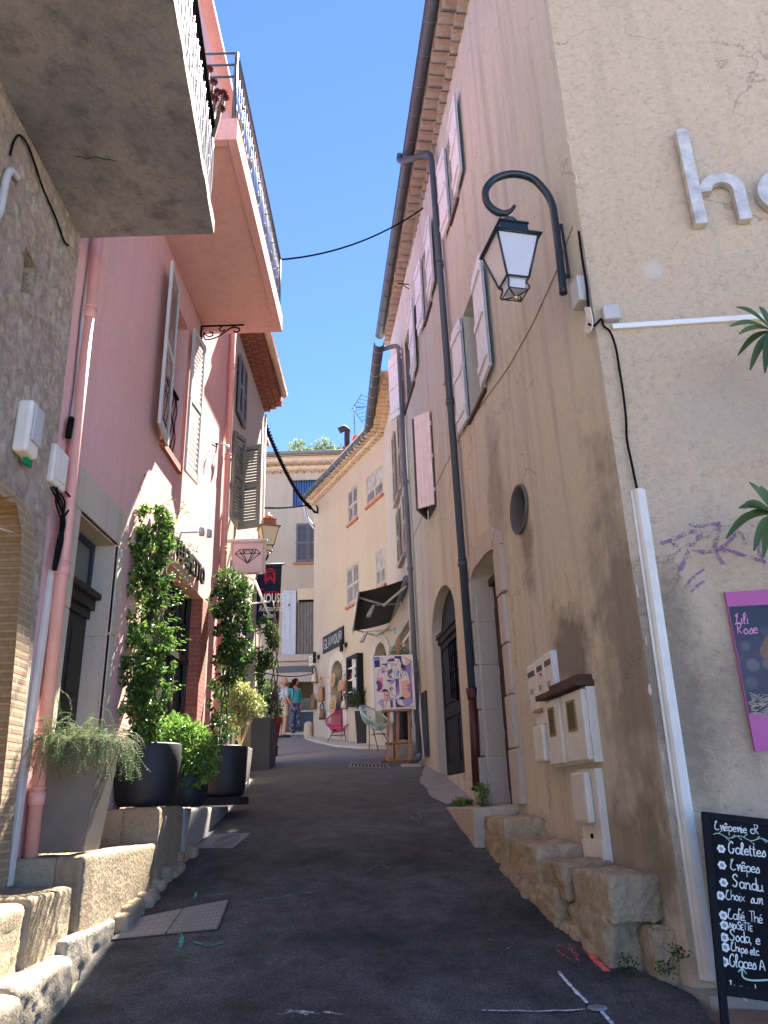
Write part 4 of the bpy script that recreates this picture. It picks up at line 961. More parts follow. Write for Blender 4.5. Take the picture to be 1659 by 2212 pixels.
# pink house balcony rail
rp = MB(); zt_ = BZ + .30; xo = bx - .05
rp.tube([(xo, byn + .03, zt_ + 1.0), (xo, byf - .03, zt_ + 1.0)], .024, 8); rp.tube([(xo, byn + .03, zt_ + .84), (xo, byf - .03, zt_ + .84)], .010, 6); rp.tube([(xo, byn + .03, zt_ + .07), (xo, byf - .03, zt_ + .07)], .010, 6)
for yy in (byn + .03, byf - .03):
    rp.tube([(xo, yy, zt_), (xo, yy, zt_ + 1.0)], .022, 8)
    for q in (1.0, .82, .64): rp.tube([(-2.6, yy, zt_ + q), (xo, yy, zt_ + q)], .014, 6)
rr = rp.build('railing', M['zincdark'], hp)
bb_ = MB()
for i in range(30):
    y = byn + .12 + i * .114
    bb_.tube([(xo, y, zt_ + .07), (xo, y, zt_ + .84)], .008, 6)
    if i % 5 == 3:
        for s in (-1, 1): bb_.tube(catmull([(xo, y, zt_ + .25), (xo, y + s * .05, zt_ + .36), (xo, y + s * .03, zt_ + .47), (xo, y, zt_ + .42)], 4), .006, 5)
        bb_.ball((xo, y, zt_ + .66), .02, 8)
bb_.build('baluster_bars', M['zincdark'], rr)
# scroll bracket under the balcony
mb = MB(); y_ = byf - .38; a_ = V3((-2.6, y_, BZ)); y_ = FL.hit(433, 700)[0]
def bk(x, z): return V3((-2.585 + x, y_ + .02, BZ + z))
mb.tube([bk(0, -.02), bk(0, -.30)], .014, 6); mb.tube([bk(0, -.02), bk(.62, -.02)], .014, 6)
mb.tube(catmull([bk(.12, -.12), bk(.17, -.14), bk(.16, -.19), bk(.09, -.19), bk(.04, -.14), bk(.07, -.25), bk(.22, -.22), bk(.36, -.12), bk(.46, -.05), bk(.56, -.09), bk(.52, -.14), bk(.47, -.12)], 5), .011, 6)
mb.tube(catmull([bk(.30, -.03), bk(.26, -.08), bk(.30, -.12), bk(.35, -.09)], 5), .010, 6)
tag(mb.build('scroll_bracket', M['blackmatt']), 'black wrought iron scroll bracket under the pink balcony', 'bracket')
# aeonium with dark rosettes on the concrete balcony
ae = thing('aeonium_plant', on(.04, RZ), 'succulent with dark red rosettes spilling over the concrete balcony rail', 'plant')
mb = MB(); heads = [at_y(px, py, 5.15 + dy) for px, py, dy in ((452, 150, 0), (462, 178, .1), (470, 200, .05), (482, 202, .1), (464, 214, 0), (452, 205, -.1), (478, 236, .12), (486, 212, .15))]
root = on(.03, RZ + .1) + V3((-.15, 0, 0)); mb.lathe(root - V3((0, 0, .1)), [(.07, 0), (.1, .16), (.085, .16)], 12, 1)
for hd in heads: mb.tube(catmull([root, root.lerp(hd, .5) + V3((0, .02, -.06)), hd], 4), [.012] * 8 + [.008], 6)
mb.build('stem', [M['bark'], M['terra']], ae)
mb = MB()
for hd in heads:
    for r in range(4):
        for k in range(9):
            t = k * .7 + r * .35; e = .15 + r * .3; dv = V3((math.cos(t) * math.cos(e), math.sin(t) * math.cos(e), math.sin(e))); sd = V3((-math.sin(t), math.cos(t), 0)); L_ = .05 - r * .008
            mb.add([hd, hd + dv * L_ * .6 + sd * .010, hd + dv * L_, hd + dv * L_ * .6 - sd * .010], [(0, 1, 2, 3)])
mb.build('rosette', flat('dark_red_leaf', (.10, .02, .025), .5), ae)
# ------------------------------------------------------------ pale house beyond (left, D)
hd_ = thing('house', (-2.6, 13.4, gz(13.4)), 'narrow pale house with red tiled soffit and grey louvred shutters', 'house')
YD0, YD1, ZD = Y1 + .02, 15.25, 9.9
wd = rc(FL, 500, 965, 512, 990, 528, 1130, 500, 1135); wd = (12.05, 12.75, 6.15, 7.75)
wd2 = (12.2, 12.9, 8.2, 9.4)
mb = MB(); holed(mb, FL, [(YD0, 1), (YD1, 1), (YD1, ZD), (YD0, ZD)], [rect(*wd), rect(*wd2), rect(12.3, 14.9, 2.1, 4.3)], .3)
mb.quad([(-2.6, YD1, 1), (-9, YD1, 1), (-9, YD1, ZD), (-2.6, YD1, ZD)]); mb.build('street_wall', M['cream2'], hd_)
o = sash(FL, *wd, .2, hd_, M['shutgreen'], M['glass'], 2, 2)
hz_ = (wd[0], wd[2])
for yy, px0, px1, s in ((wd[0], 500, 537, 1),):
    free = at_z(531, 1140, wd[2]); d = free - FL(wd[0], wd[2], .02)
    f = Fr(FL(wd[1], wd[2], .02), V3((1, -.28, 0)), V3((.28, 1, 0)) * -1); m = louvre(f, .40, wd[3] - wd[2], .04, .055, 30, True); hinges(m, f, 1.6, .04); m.build('shutter', M['shutgreen'], o, .002, 1)
    f = Fr(FL(wd[0], wd[2], .02), V3((.35, 1, 0)), V3((1, -.35, 0))); louvre(f, .38, wd[3] - wd[2], .04, .055, 30, True).build('shutter', M['shutgreen'], o, .002, 1)
o = sash(FL, *wd2, .15, hd_, M['shutgreen'], M['glass'], 2, 2)
f = Fr(FL(wd2[0], wd2[2], .03), (0, 1, 0), (1, 0, 0)); louvre(f, .34, 1.2, .04, .05, 16).build('shutter', M['shutgreen'], o)
f = Fr(FL(wd2[1], wd2[2], .03), (0, -1, 0), (1, 0, 0)); louvre(Fr(f.O, f.U, f.N), .34, 1.2, .04, .05, 16).build('shutter', M['shutgreen'], o)
sf = MB(); 
for x in (12.3, 13.1, 13.9, 14.85): sf.box(FL, x, x + .05, 2.1, 4.3, -.22, -.16)
sf.box(FL, 12.3, 14.9, 4.2, 4.3, -.22, -.16); sf.box(FL, 12.3, 14.9, 2.1, 2.5, -.22, -.15); s_ = sf.build('shop_front', plain('pale_oak', (.42, .32, .2), .5), hd_); MB().box(FL, 12.3, 14.9, 2.5, 4.2, -.20, -.19).build('pane', flat('reflecting_glass', (.16, .16, .13), .12), s_)
mb = MB()   # flat red tile soffit, three stepped courses
for r in range(3):
    for i in range(20):
        y = YD0 + .1 + i * .182; 
        mb.box(FL, y + .014, y + .166, ZD - .05 + r * .06, ZD + r * .06, -.02, .13 * (r + 1) + random.uniform(-.008, .008), 0)
    mb.box(FL, YD0 + .1, YD1, ZD - .043 + r * .06, ZD + .008 + r * .06, -.02, .13 * (r + 1) - .008, 1)
mb.build('tiled_soffit', [M['tilered'], M['greyrender']], hd_)
gutter('gutter', [FL(YD0 + .1, ZD + .22, .47), FL(YD1 - .2, ZD + .22, .47)], hd_, M['peach'], .075, True, M['peach'], .7)
mb = MB(); mb.hexa([V3(p) for p in ((-2.2, YD0, ZD + .14), (-2.2, YD1, ZD + .14), (-8, YD1, ZD + 1.6), (-8, YD0, ZD + 1.6), (-2.2, YD0, ZD + .24), (-2.2, YD1, ZD + .24), (-8, YD1, ZD + 1.7), (-8, YD0, ZD + 1.7))]); mb.build('roof', M['tilered'], hd_)
p0, p1 = FL(YD1 - .1, ZD - .2, .05), FL(YD1 - .1, 2.4, .05)
mb = MB(); mb.tube([p0, p1], .022, 8); mb.build('cable_duct', M['white'], hd_)
# small turret chimney behind it
cc = at_y(561, 960, 20); mb = MB(); W_ = Fr((cc.x, 20, 0), (1, 0, 0), (0, -1, 0)); mb.box(W_, -.14, .16, cc.z - 6, cc.z + .05, -.2, .2); mb.box(W_, -.22, .26, cc.z + .05, cc.z + .13, -.26, .26); mb.box(W_, -.13, .17, cc.z + .13, cc.z + .22, -.2, .2)
tag(mb.build('chimney_stack', M['peach']), 'slim peach chimney stack rising behind the pale left house', 'chimney')
# ------------------------------------------------------------ pipes and cables on the left walls
def pipe(name, pts, r, mats, label, cat, cols=(), n=12, group=None, conn=4):
    mb = MB(); mb.tube(pts, r, n)
    for c, h, dr in cols: mb.lathe(c, [(r + .001, 0), (r + dr, .004), (r + dr, h - .004), (r + .001, h)], 16)
    return tag(mb.build(name, mats), label, cat, group)
a, b = FL.hit(62, 1890, .075), FL.hit(213, 490, .075)
bot, top = FL((a[0]), a[1], .075), FL(b[0], 6.9, .075)
def pz(z): return bot.lerp(top, (z - bot.z) / (top.z - bot.z))
cs = []
for px, py in ((192, 690), (128, 1240), (85, 1740)):
    z = FL.hit(px, py, .075)[1]; cs += [(pz(z), .09, .010), (pz(z + .105), .02, .012)]
pipe('drain_pipe', [bot, top], .048, M['pink_pipe'], 'thick pink drain pipe on the pink wall beside the old door', 'drain pipe', cs, 18)
a, b = FL.hit(468, 1262, .07), FL.hit(500, 700, .07); p0, p1 = FL(11.45, 1.9, .07), FL(11.45, BZ + 4.8, .07)
cs = []
for z in (5.3, 6.9, 8.6): cs += [(V3((p0.x, p0.y, z)), .07, .010), (V3((p0.x, p0.y, z + .09)), .02, .012)]
pipe('drain_pipe', [p0, p1], .05, M['pink_pipe'], 'pink drain pipe at the far corner of the pink house, beside the diamond sign', 'drain pipe', cs, 18)
q = [FL.hit(*p, .03) for p in ((203, 505), (178, 690), (163, 850), (154, 905))]
pipe('conduit', [FL(a, b, .035) for a, b in q], .020, M['greyplastic'], 'grey conduit clipped beside the pink drain pipe', 'conduit')
q = [FL.hit(*p, .05) for p in ((154, 905), (152, 925), (147, 945))]
mb = MB(); P = [FL(a, b, .05) for a, b in q]
for i in range(14): t = i / 13; mb.lathe(P[0].lerp(P[2], t) - V3((0, 0, .004)), [(.02, 0), (.026, .006), (.026, .012), (.02, .018)], 10)
tag(mb.build('flexible_sleeve', M['blackmatt']), 'black ribbed sleeve at the lower end of the grey conduit', 'sleeve')
q = [FL.hit(*p, .03) for p in ((116, 1232), (22, 1915))]
mb = MB(); (a0, b0), (a1, b1) = q; P0, P1 = FL(a0, b0, 0), FL(a1, b1, 0)
w_ = V3((0, .038, 0)); o_ = V3((.035, 0, 0)); mb.hexa([P1 - w_, P1 + w_, P1 + w_ + o_, P1 - w_ + o_, P0 - w_, P0 + w_, P0 + w_ + o_, P0 - w_ + o_]); tag(mb.build('cable_duct', M['white'], None, .006), 'white plastic duct standing left of the pink drain pipe', 'cable duct')
def cable(pts, r, label, mat='blackmatt', name='cable', cat='cable', group=None, n=6, seg=6):
    mb = MB(); mb.tube(catmull(pts, seg), r, n); return tag(mb.build(name, M[mat]), label, cat, group)
mb = MB(); rnd = random.Random(3)
for k in range(6):
    pts = []
    for j, (px, py) in enumerate(((112 + k * 3, 1052), (128 + k * 5 * (1 if k % 2 else -.4), 1085), (140 - k * 2, 1125), (128 + k * .8, 1165), (117, 1232))):
        a, b = FL.hit(px, py, .08); pts.append(FL(a, b, .07 + .012 * (k % 3)))
    mb.tube(catmull(pts, 6), .008, 6)
tag(mb.build('cable_bundle', M['blackmatt']), 'bundle of black cables looping from the junction box into the white duct', 'cable bundle')
pts = [FL(*FL.hit(px, py, .02), .03) for px, py in ((150, 520), (133, 640), (117, 760), (104, 880), (95, 990), (86, 1060), (78, 1100))]
mb = MB(); mb.tube(catmull(pts, 4), .016, 8); tag(mb.build('cable', M['blackmatt']), 'thick black cable down the joint between stone and pink walls', 'cable')
pts = [FS(*FS.hit(px, py, .02), .02) for px, py in ((22, 335), (30, 305), (42, 292), (58, 310), (72, 345), (92, 405), (120, 470), (138, 520), (148, 530))]
cable(pts, .008, 'black cable looping up the rubble wall under the concrete balcony')
pts = [FS(*FS.hit(px, py, .03), .03) for px, py in ((-10, 470), (0, 455), (14, 385), (24, 370), (38, 385))]
mb = MB(); mb.tube(catmull(pts, 6), .026, 10); tag(mb.build('service_pipe', M['greyplastic']), 'grey plastic pipe elbow on the rubble wall near the balcony', 'pipe')
pts = [FL(*FL.hit(px, py, .01), .012) for px, py in ((152, 545), (135, 640), (118, 760), (110, 870), (103, 960), (92, 1030), (80, 1105), (74, 1140), (60, 1155), (30, 1150), (0, 1142))]
cable(pts, .005, 'thin cream cable down the edge of the pink wall', 'white')
# junction boxes
def fbox(name, fr, a0, a1, b0, b1, c0, c1, mat, label, cat, group=None, bev=.012, parent=None):
    mb = MB(); mb.box(fr, a0, a1, b0, b1, c0, c1); return tag(mb.build(name, mat, parent, bev, 3), label, cat, group)
a, b = FL.hit(128, 1013, .1); jb = fbox('junction_box', FL, a - .12, a + .14, b - .15, b + .17, .0, .11, M['white'], 'large white junction box on the pink wall above the black cables', 'junction box', 'junction boxes on the left walls', .02)
MB().box(FL, a - .08, a + .10, b - .10, b + .12, .11, .118).build('lid', M['white'], jb, .006)
a, b = FS.hit(72, 935, .08); jb2 = fbox('junction_box', FS, a - .13, a + .06, b - .19, b + .2, .0, .11, M['white'], 'tall white meter box on the rubble wall above the green tag', 'junction box', 'junction boxes on the left walls', .025)
MB().box(FS, a - .10, a + .04, b - .10, b + .17, .11, .128).build('lid', M['greyplastic'], jb2, .01)
a, b = FS.hit(64, 993, .06); fbox('plastic_tag', FS, a - .06, a + .03, b - .05, b + .05, .04, .07, flat('bright_green', (.0, .22, .08)), 'bright green plastic tag hanging below the tall white meter box', 'tag', None, .004)
a, b = FL.hit(53, 1490, .02); fbox('utility_hatch', FL, 5.60 - .07 if False else a - .05, a + .09, b - .26, b + .22, .0, .02, M['greyplastic'], 'grey utility hatch low on the pink wall', 'hatch', None, .004)
a, b = FL.hit(145, 1222, .0); nb = text_mesh('house_number', '11', FL, a - .03, b - .07, .17, M['black'], None, .006, .002, xs=.8); tag(nb, 'small black house number 11 on the door surround', 'house number')
# wall floodlights and shutter dog
def spot(px, py, px2, py2, label):
    a, b = FL.hit(px, py, .01); t = thing('wall_spotlight', FL(a, b, 0), label, 'spotlight', 'spotlights on the pink wall')
    out = .26; mb = MB(); mb.lathe(FL(a, b, .0), [(.035, 0), (.035, .012)], 12, axis=(1, 0, 0)); mb.tube(catmull([FL(a, b, .0), FL(a, b + .20, .03), FL(a + .02, b + .22, .08), FL(a + .02, b + .22, out)], 4), .014, 8); mb.build('arm', M['greyplastic'], t)
    mb = MB(); c = FL(a + .02, b + .22, out + .03); mb.lathe(c - V3((0, 0, .05)), [(.035, 0), (.038, .06), (.038, .10), (.03, .11)], 14); c2 = c + V3((.09, .02, -.02)); mb.lathe(c2 - V3((0, 0, .05)), [(.034, 0), (.036, .10), (.03, .11)], 14); mb.build('head', M['greyplastic'], t); return t
spot(385, 1185, 0, 0, 'grey downlight on a bent arm above the shop lettering')
a, b = FL.hit(478, 968, .02); t = thing('wall_camera', FL(a, b, 0), 'small grey camera on the pink wall beside the drain pipe', 'camera')
mb = MB(); mb.tube([FL(a - .16, b, .0), FL(a - .16, b, .10), FL(a, b, .12)], .014, 8); mb.lathe(FL(a, b - .05, .12), [(.03, 0), (.03, .1)], 12); mb.build('body', M['greyplastic'], t)
a, b = FL.hit(457, 968, .02); mb = MB(); mb.tube([FL(a, b + .06, .02), FL(a, b + .02, .09), FL(a, b - .06, .09)], .010, 6); mb.ball(FL(a, b + .07, .09), .02, 8); mb.tube([FL(a, b + .07, .09), FL(a, b - .08, .09)], .009, 6); tag(mb.build('shutter_stop', M['blackmatt']), 'black iron shutter stop on the sunlit pink wall', 'shutter stop')
# shop lettering
a1, b1 = FL.hit(453, 1268); a0, b0 = FL.hit(398, 1195)
sg = thing('shop_lettering', FL(9.0, 4.55, 0), 'black metal lettering reading MARI LUGHETTO over the brick framed shop', 'shop sign')
SZ = .40; wtx = 1.05
text_mesh('word', 'MARI', FL, 8.05, 4.50, SZ, M['black'], sg, .03, .03, bold=.004, xs=.80)
text_mesh('word', 'LUGHETTO', FL, 8.98, 4.50, SZ * .86, M['black'], sg, .03, .03, bold=.004, xs=.80)
# ------------------------------------------------------------ steps and ledges (left)
def stones(name, label, cat, mat, blocks, bev=0, group=None):
    t = thing(name, (blocks[0][1] - .2, blocks[0][2], gz(blocks[0][2])), label, cat, group)
    for i, (x0, x1, y0, y1, z0, z1, amp, rd) in enumerate(blocks):
        m = MB(); rock(m, WORLD, x0, x1, y0, y1, z0, z1, amp * .7, rd * .8, i, 30); m.build('stone', mat, t)
    return t
stones('stone_step', 'lower worn stone step at the left foot of the lane, sunlit', 'step', M['stepstone'], [(-3.0, -1.91, 2.4, 4.55, .1, .74, .035, .08), (-3.0, -1.99, 4.56, 5.42, .2, .77, .03, .07), (-3.0, -2.07, 5.43, 6.34, .3, .85, .022, .03)], group='stone steps on the left')
stones('stone_step', 'upper stone step beside the white duct, top partly shaded', 'step', M['ledgestone'], [(-3.4, -2.13, 2.4, 4.95, .5, 1.12, .035, .07), (-3.4, -2.13, 4.96, 5.60, .5, 1.14, .012, .03)], group='stone steps on the left')
stones('stone_ledge', 'low stone ledge carrying the tall taupe planter', 'ledge', M['ledgestone'], [(-2.64, -2.30, 5.70, 7.44, .6, 1.31, .008, .02), (-2.31, -2.11, 5.69, 7.46, .6, 1.32, .015, .03)])
stones('stone_ledge', 'yellow stone ledge under the big black pot', 'ledge', M['ledgestone'], [(-2.64, -2.42, 7.38, 8.22, .7, 1.61, .01, .03), (-2.43, -2.10, 7.37, 8.24, .7, 1.62, .015, .03)])
t = thing('rubble_edging', (-2.1, 7, gz(7)), 'loose yellow stones edging the asphalt below the planters', 'stones'); rr_ = random.Random(5)
for i in range(16):
    y = 6.42 + i * .13; z = gz(y); m = MB(); w = rr_.uniform(.10, .2); rock(m, WORLD, -2.24, -2.14 + w * .8, y, y + .16, z - .1, z + rr_.uniform(.06, .14), .02, .04, i, 6); m.build('stone', M['ledgestone'], t)
m = MB(); m.tube([(-2.5, 6.42, .92), (-2.13, 6.46, .88)], .045, 10); m.box(WORLD, -2.5, -2.2, 6.36, 6.42, .82, .90); tag(m.build('clay_gutter_tile', M['terra']), 'broken clay tile wedged between the step and the ledge', 'tile')
m = MB(); rock(m, WORLD, -2.64, -2.10, 8.26, 10.6, 1.0, 1.60, .004, .012, 4, 14); tag(m.build('kerb_ledge', M['kerb']), 'smooth grey cement ledge under the black planters', 'ledge')
m = MB(); ys_ = [10.6 + .25 * i for i in range(19)]
for y0, y1 in zip(ys_, ys_[1:]): m.hexa([V3(p) for p in ((-2.64, y0, gz(y0) - .1), (edge_l(y0) - .0, y0, gz(y0) - .1), (edge_l(y1), y1, gz(y1) - .1), (-2.64 if y1 < 14 else -2.9, y1, gz(y1) - .1), (-2.64, y0, gz(y0) + .10), (edge_l(y0), y0, gz(y0) + .08), (edge_l(y1), y1, gz(y1) + .08), (-2.64 if y1 < 14 else -2.9, y1, gz(y1) + .10))])
tag(m.build('kerb', M['kerb']), 'low cement kerb along the left house fronts', 'kerb')

# ------------------------------------------------------------ foliage helpers
def leaf(mb, p, d, n, L, W, fold=.3, mi=0, droop=.0):
    d = d.normalized(); s = d.cross(n)
    if s.length < 1e-4: s = d.orthogonal()
    s.normalize(); n = s.cross(d)
    m = p + d * L * .5 - n * L * .04
    k = len(mb.v); lift = n * W * fold
    for v in (p, p + d * L * .28 + s * W * .42 + lift * .7, p + d * L * .62 + s * W * .45 + lift, p + d * L - V3((0, 0, droop * L)), p + d * L * .62 - s * W * .45 + lift, p + d * L * .28 - s * W * .42 + lift * .7, m): mb.v.append(tuple(v))
    for f in ((0, 6, 1), (1, 6, 2), (2, 6, 3), (3, 6, 4), (4, 6, 5), (5, 6, 0)): mb.f.append([k + i for i in f]); mb.m.append(mi); mb.sm.append(False)
def rv(r=None):
    r = r or random
    while True:
        v = V3((r.uniform(-1, 1), r.uniform(-1, 1), r.uniform(-1, 1)))
        if .05 < v.length < 1: return v.normalized()
def crown(mb, blobs, n, L, W, shell=.55, gap=.25, gs=3.0, seed=1, up=.35, Lv=.4, twig=None):
    """leaves spread through ellipsoids, thinned by noise so that gaps show"""
    r = random.Random(seed); tot = sum(b[3] * b[4] * b[5] for b in blobs); 
    for (x, y, z, rx, ry, rz) in blobs:
        k = int(n * (rx * ry * rz) / tot); c = 0; tries = 0
        while c < k and tries < k * 6:
            tries += 1; v = rv(r); q = shell + (1 - shell) * r.random() ** .6
            if r.random() < .25: q = r.random() ** .5
            p = V3((x + v.x * rx * q, y + v.y * ry * q, z + v.z * rz * q))
            g = noise.noise(p * gs + V3((seed * 9.1, 0, 0)))
            if g < -.5 + gap * 1.4: continue
            q2 = 1 + .18 * noise.noise(p * 6)
            d = (v * .8 + rv(r) * .8 + V3((0, 0, up * r.uniform(-1, 1)))); nn = (v + rv(r) * .6 + V3((0, 0, .5)))
            s = 1 + r.uniform(-Lv, Lv); leaf(mb, p * 1.0 if q2 is None else p, d, nn, L * s, W * s); c += 1
def sprigs(mb, starts, seed, L, W, n=9, length=.3, curl=.6, mb2=None, r2=.003):
    r = random.Random(seed)
    for p, d in starts:
        p = V3(p); d = V3(d).normalized(); pts = [p.copy()]
        for i in range(n):
            d = (d + rv(r) * .22 + V3((0, 0, -.05 * curl))).normalized(); p = p + d * length / n; pts.append(p.copy())
            for s in (1, -1):
                sd = d.cross(V3((0, 0, 1))); sd = sd.normalized() if sd.length > .01 else V3((1, 0, 0))
                leaf(mb, p, d * .5 + sd * s + rv(r) * .3, V3((0, 0, 1)) + rv(r) * .4, L * r.uniform(.7, 1.1), W)
        if mb2 is not None: mb2.tube(pts, r2, 4)
# taupe planter with trailing rosemary
t = thing('planter', (-2.35, 5.9, 1.33), 'tall square taupe planter with trailing rosemary by the old door', 'planter')
mb = MB(); Bx = [(-2.54, 5.82), (-2.17, 5.82), (-2.17, 6.14), (-2.54, 6.14)]; Tx = [(-2.535, 5.80), (-2.075, 5.74), (-2.075, 6.14), (-2.535, 6.14)]
mb.hexa([V3((x, y, 1.335)) for x, y in Bx] + [V3((x, y, 2.09)) for x, y in Tx]); mb.build('pot', M['pottaupe'], t, .008)
mb = MB(); tw = MB(); r = random.Random(11); st = []
for i in range(240):
    x, y = r.uniform(-2.55, -2.1), r.uniform(5.70, 6.08); a = r.random()
    d = V3((r.uniform(-.7, .9), r.uniform(-.8, .4), r.uniform(.1, 1.1))); st.append(((x, y, 2.08), d))
for s in st: sprigs(mb, [s], int(r.random() * 9999), .022, .004, 20, r.uniform(.18, .46), 2.6, tw, .0018)
for x in np.linspace(-2.52, -2.0, 16):
    for k in range(3): sprigs(mb, [((x, 5.67, 2.1), (r.uniform(-.4, .5), -.8, .25))], int(r.random() * 9999), .022, .004, 20, r.uniform(.22, .42), 4.2, tw, .0018)
for y in np.linspace(5.7, 6.1, 8):
    for k in range(4): sprigs(mb, [((-2.06, y, 2.1), (.8, r.uniform(-.3, .3), .35))], int(r.random() * 9999), .022, .004, 20, r.uniform(.2, .42), 4.0, tw, .0018)
tw.build('stem', M['bark'], t); mb.build('foliage', M['leafgrey'], t)
# big black pot with climbing jasmine
def roundpot(c, r0, r1, h, parent, mat):
    mb = MB(); mb.lathe(c, [(r0 * .92, 0), (r0, .02), (r0 * 1.08, h * .12), (r1 * .98, h * .4), (r1, h * .7), (r1 * .99, h - .01), (r1 * .97, h), (r1 * .90, h), (r1 * .88, h - .06), (0, h - .06)], 32, cap=False); mb.add([], []); return mb.build('pot', mat, parent)
t = thing('climbing_plant', (-2.33, 7.72, 1.62), 'tall glossy climber on a stake in the big black pot beside the shop door', 'climbing plant')
roundpot((-2.34, 7.72, 1.625), .25, .31, .56, t, M['potblack'])
tr = MB(); r = random.Random(4)
for k in range(6):
    ph = k; tr.tube([V3((-2.36 + .05 * math.sin(z * 3 + ph) + .012 * k, 7.74 + .05 * math.cos(z * 3 + ph), 2.1 + z * .24)) for z in range(9)], .007, 5)
tr.tube([(-2.38, 7.78, 2.1), (-2.40, 7.80, 4.25)], .012, 6); tr.build('stem', M['bark'], t)
mb = MB(); bl = []
for px, py, w in ((318, 1130, 40), (300, 1150, 30), (335, 1165, 40), (312, 1200, 52), (330, 1240, 42), (305, 1270, 45), (322, 1310, 38), (295, 1340, 42), (315, 1380, 45), (292, 1410, 42), (325, 1430, 40), (300, 1465, 48), (325, 1500, 44), (290, 1530, 44), (320, 1560, 46), (300, 1590, 40)):
    p = at_y(px, py, 7.62 + r.uniform(-.1, .14)); s = w / 215; bl.append((p.x, p.y, p.z, s * .95, s * 1.0, s * .9))
crown(mb, [(x + r.uniform(-.05, .05), y, z, a * r.uniform(.75, 1.35), b, c) for x, y, z, a, b, c in bl], 7000, .050, .027, .30, .42, 6.5, 3, .35, .6)
for i in range(60):
    px, py = r.choice([(290, 1120), (345, 1110), (370, 1150), (270, 1170), (375, 1190), (375, 1300), (370, 1350), (378, 1480), (378, 1500), (255, 1330), (388, 1400), (385, 1290), (392, 1240), (380, 1560), (262, 1240), (258, 1450)]); p = at_y((px + 315) / 2, py + 8, 7.6); e = at_y(px + r.uniform(-6, 6), py + r.uniform(-14, 14), 7.55); sprigs(mb, [(p, e - p)], i, .042, .02, 5, (e - p).length + .08, -.2, tr if False else None)
wi = MB()
for pts in ([(318, 1120), (312, 1095), (300, 1060), (310, 1030)], [(330, 1130), (345, 1095), (372, 1080), (395, 1098), (402, 1110)], [(340, 1150), (368, 1130), (385, 1112), (398, 1085)], [(345, 1180), (380, 1165), (410, 1178), (420, 1190), (412, 1200), (380, 1185)], [(300, 1120), (285, 1100), (278, 1085)]):
    wi.tube(catmull([at_y(px, py, 7.55) for px, py in pts], 5), .0022, 4)
    for px, py in pts[1:]:
        for k in range(3): p = at_y(px + r.uniform(-5, 5), py + r.uniform(-5, 5), 7.55); leaf(mb, p, rv(r), V3((0, -1, .5)), .035, .018)
wi.build('tendril', M['bark'], t); mb.build('foliage', M['leaf'], t)
# rounded pittosporum in a smaller black pot
t = thing('shrub', (-2.17, 8.5, 1.6), 'low mound of glossy round leaves in a black pot between the tall climbers', 'shrub')
roundpot((-2.14, 8.42, 1.61), .18, .23, .34, t, M['potblack'])
mb = MB(); bl = []
for px, py, w in ((400, 1600, 46), (430, 1625, 42), (380, 1580, 36), (345, 1575, 30), (415, 1655, 44), (440, 1660, 28), (390, 1640, 34)):
    p = at_y(px, py, 8.25 + r.uniform(-.1, .1)); s = w / 200; bl.append((p.x, p.y, p.z, s, s, s * .85))
crown(mb, bl, 3000, .052, .026, .35, .28, 7, 5, .6, .6); mb.build('foliage', M['leafbright'], t)
mb = MB(); mb.tube([(-2.16, 8.45, 1.9), (-2.1, 8.4, 2.1)], .015, 6); mb.build('stem', M['bark'], t)
# second tall climber
t = thing('climbing_plant', (-2.15, 10.2, 1.76), 'tall clumped climber in the rounded black pot at the brick pier', 'climbing plant')
roundpot((-2.12, 10.2, 1.72), .25, .285, .60, t, M['potblack'])
m = MB(); m.box(WORLD, -2.45, -1.85, 9.9, 10.5, 1.62, 1.715); m.build('saucer', M['black'], t, .01)
mb = MB(); bl = []
for px, py, w in ((497, 1262, 34), (515, 1290, 32), (482, 1300, 34), (503, 1335, 38), (520, 1370, 26), (490, 1375, 28), (508, 1400, 32), (525, 1410, 26), (485, 1430, 24), (500, 1445, 32), (478, 1480, 22), (470, 1520, 18), (485, 1550, 20), (478, 1590, 16), (500, 1590, 18), (470, 1560, 14)):
    p = at_y(px, py, 10.15 + r.uniform(-.1, .1)); s = w / 160; bl.append((p.x, p.y, p.z, s, s, s))
crown(mb, bl, 4800, .054, .026, .4, .34, 6, 8, .5, .55); mb.build('foliage', M['leafdark'], t)
mb = MB()
for k in range(4): mb.tube([V3((-2.15 + .05 * math.sin(z * .9 + k * 1.6), 10.2 + .05 * math.cos(z * .9 + k * 1.6), 2.2 + z * .25)) for z in range(11)], .010, 6)
mb.tube(catmull([(-2.2, 10.2, 2.28), (-2.28, 10.2, 2.5), (-2.30, 10.22, 2.75)], 4), .022, 8); mb.build('stem', M['bark'], t)
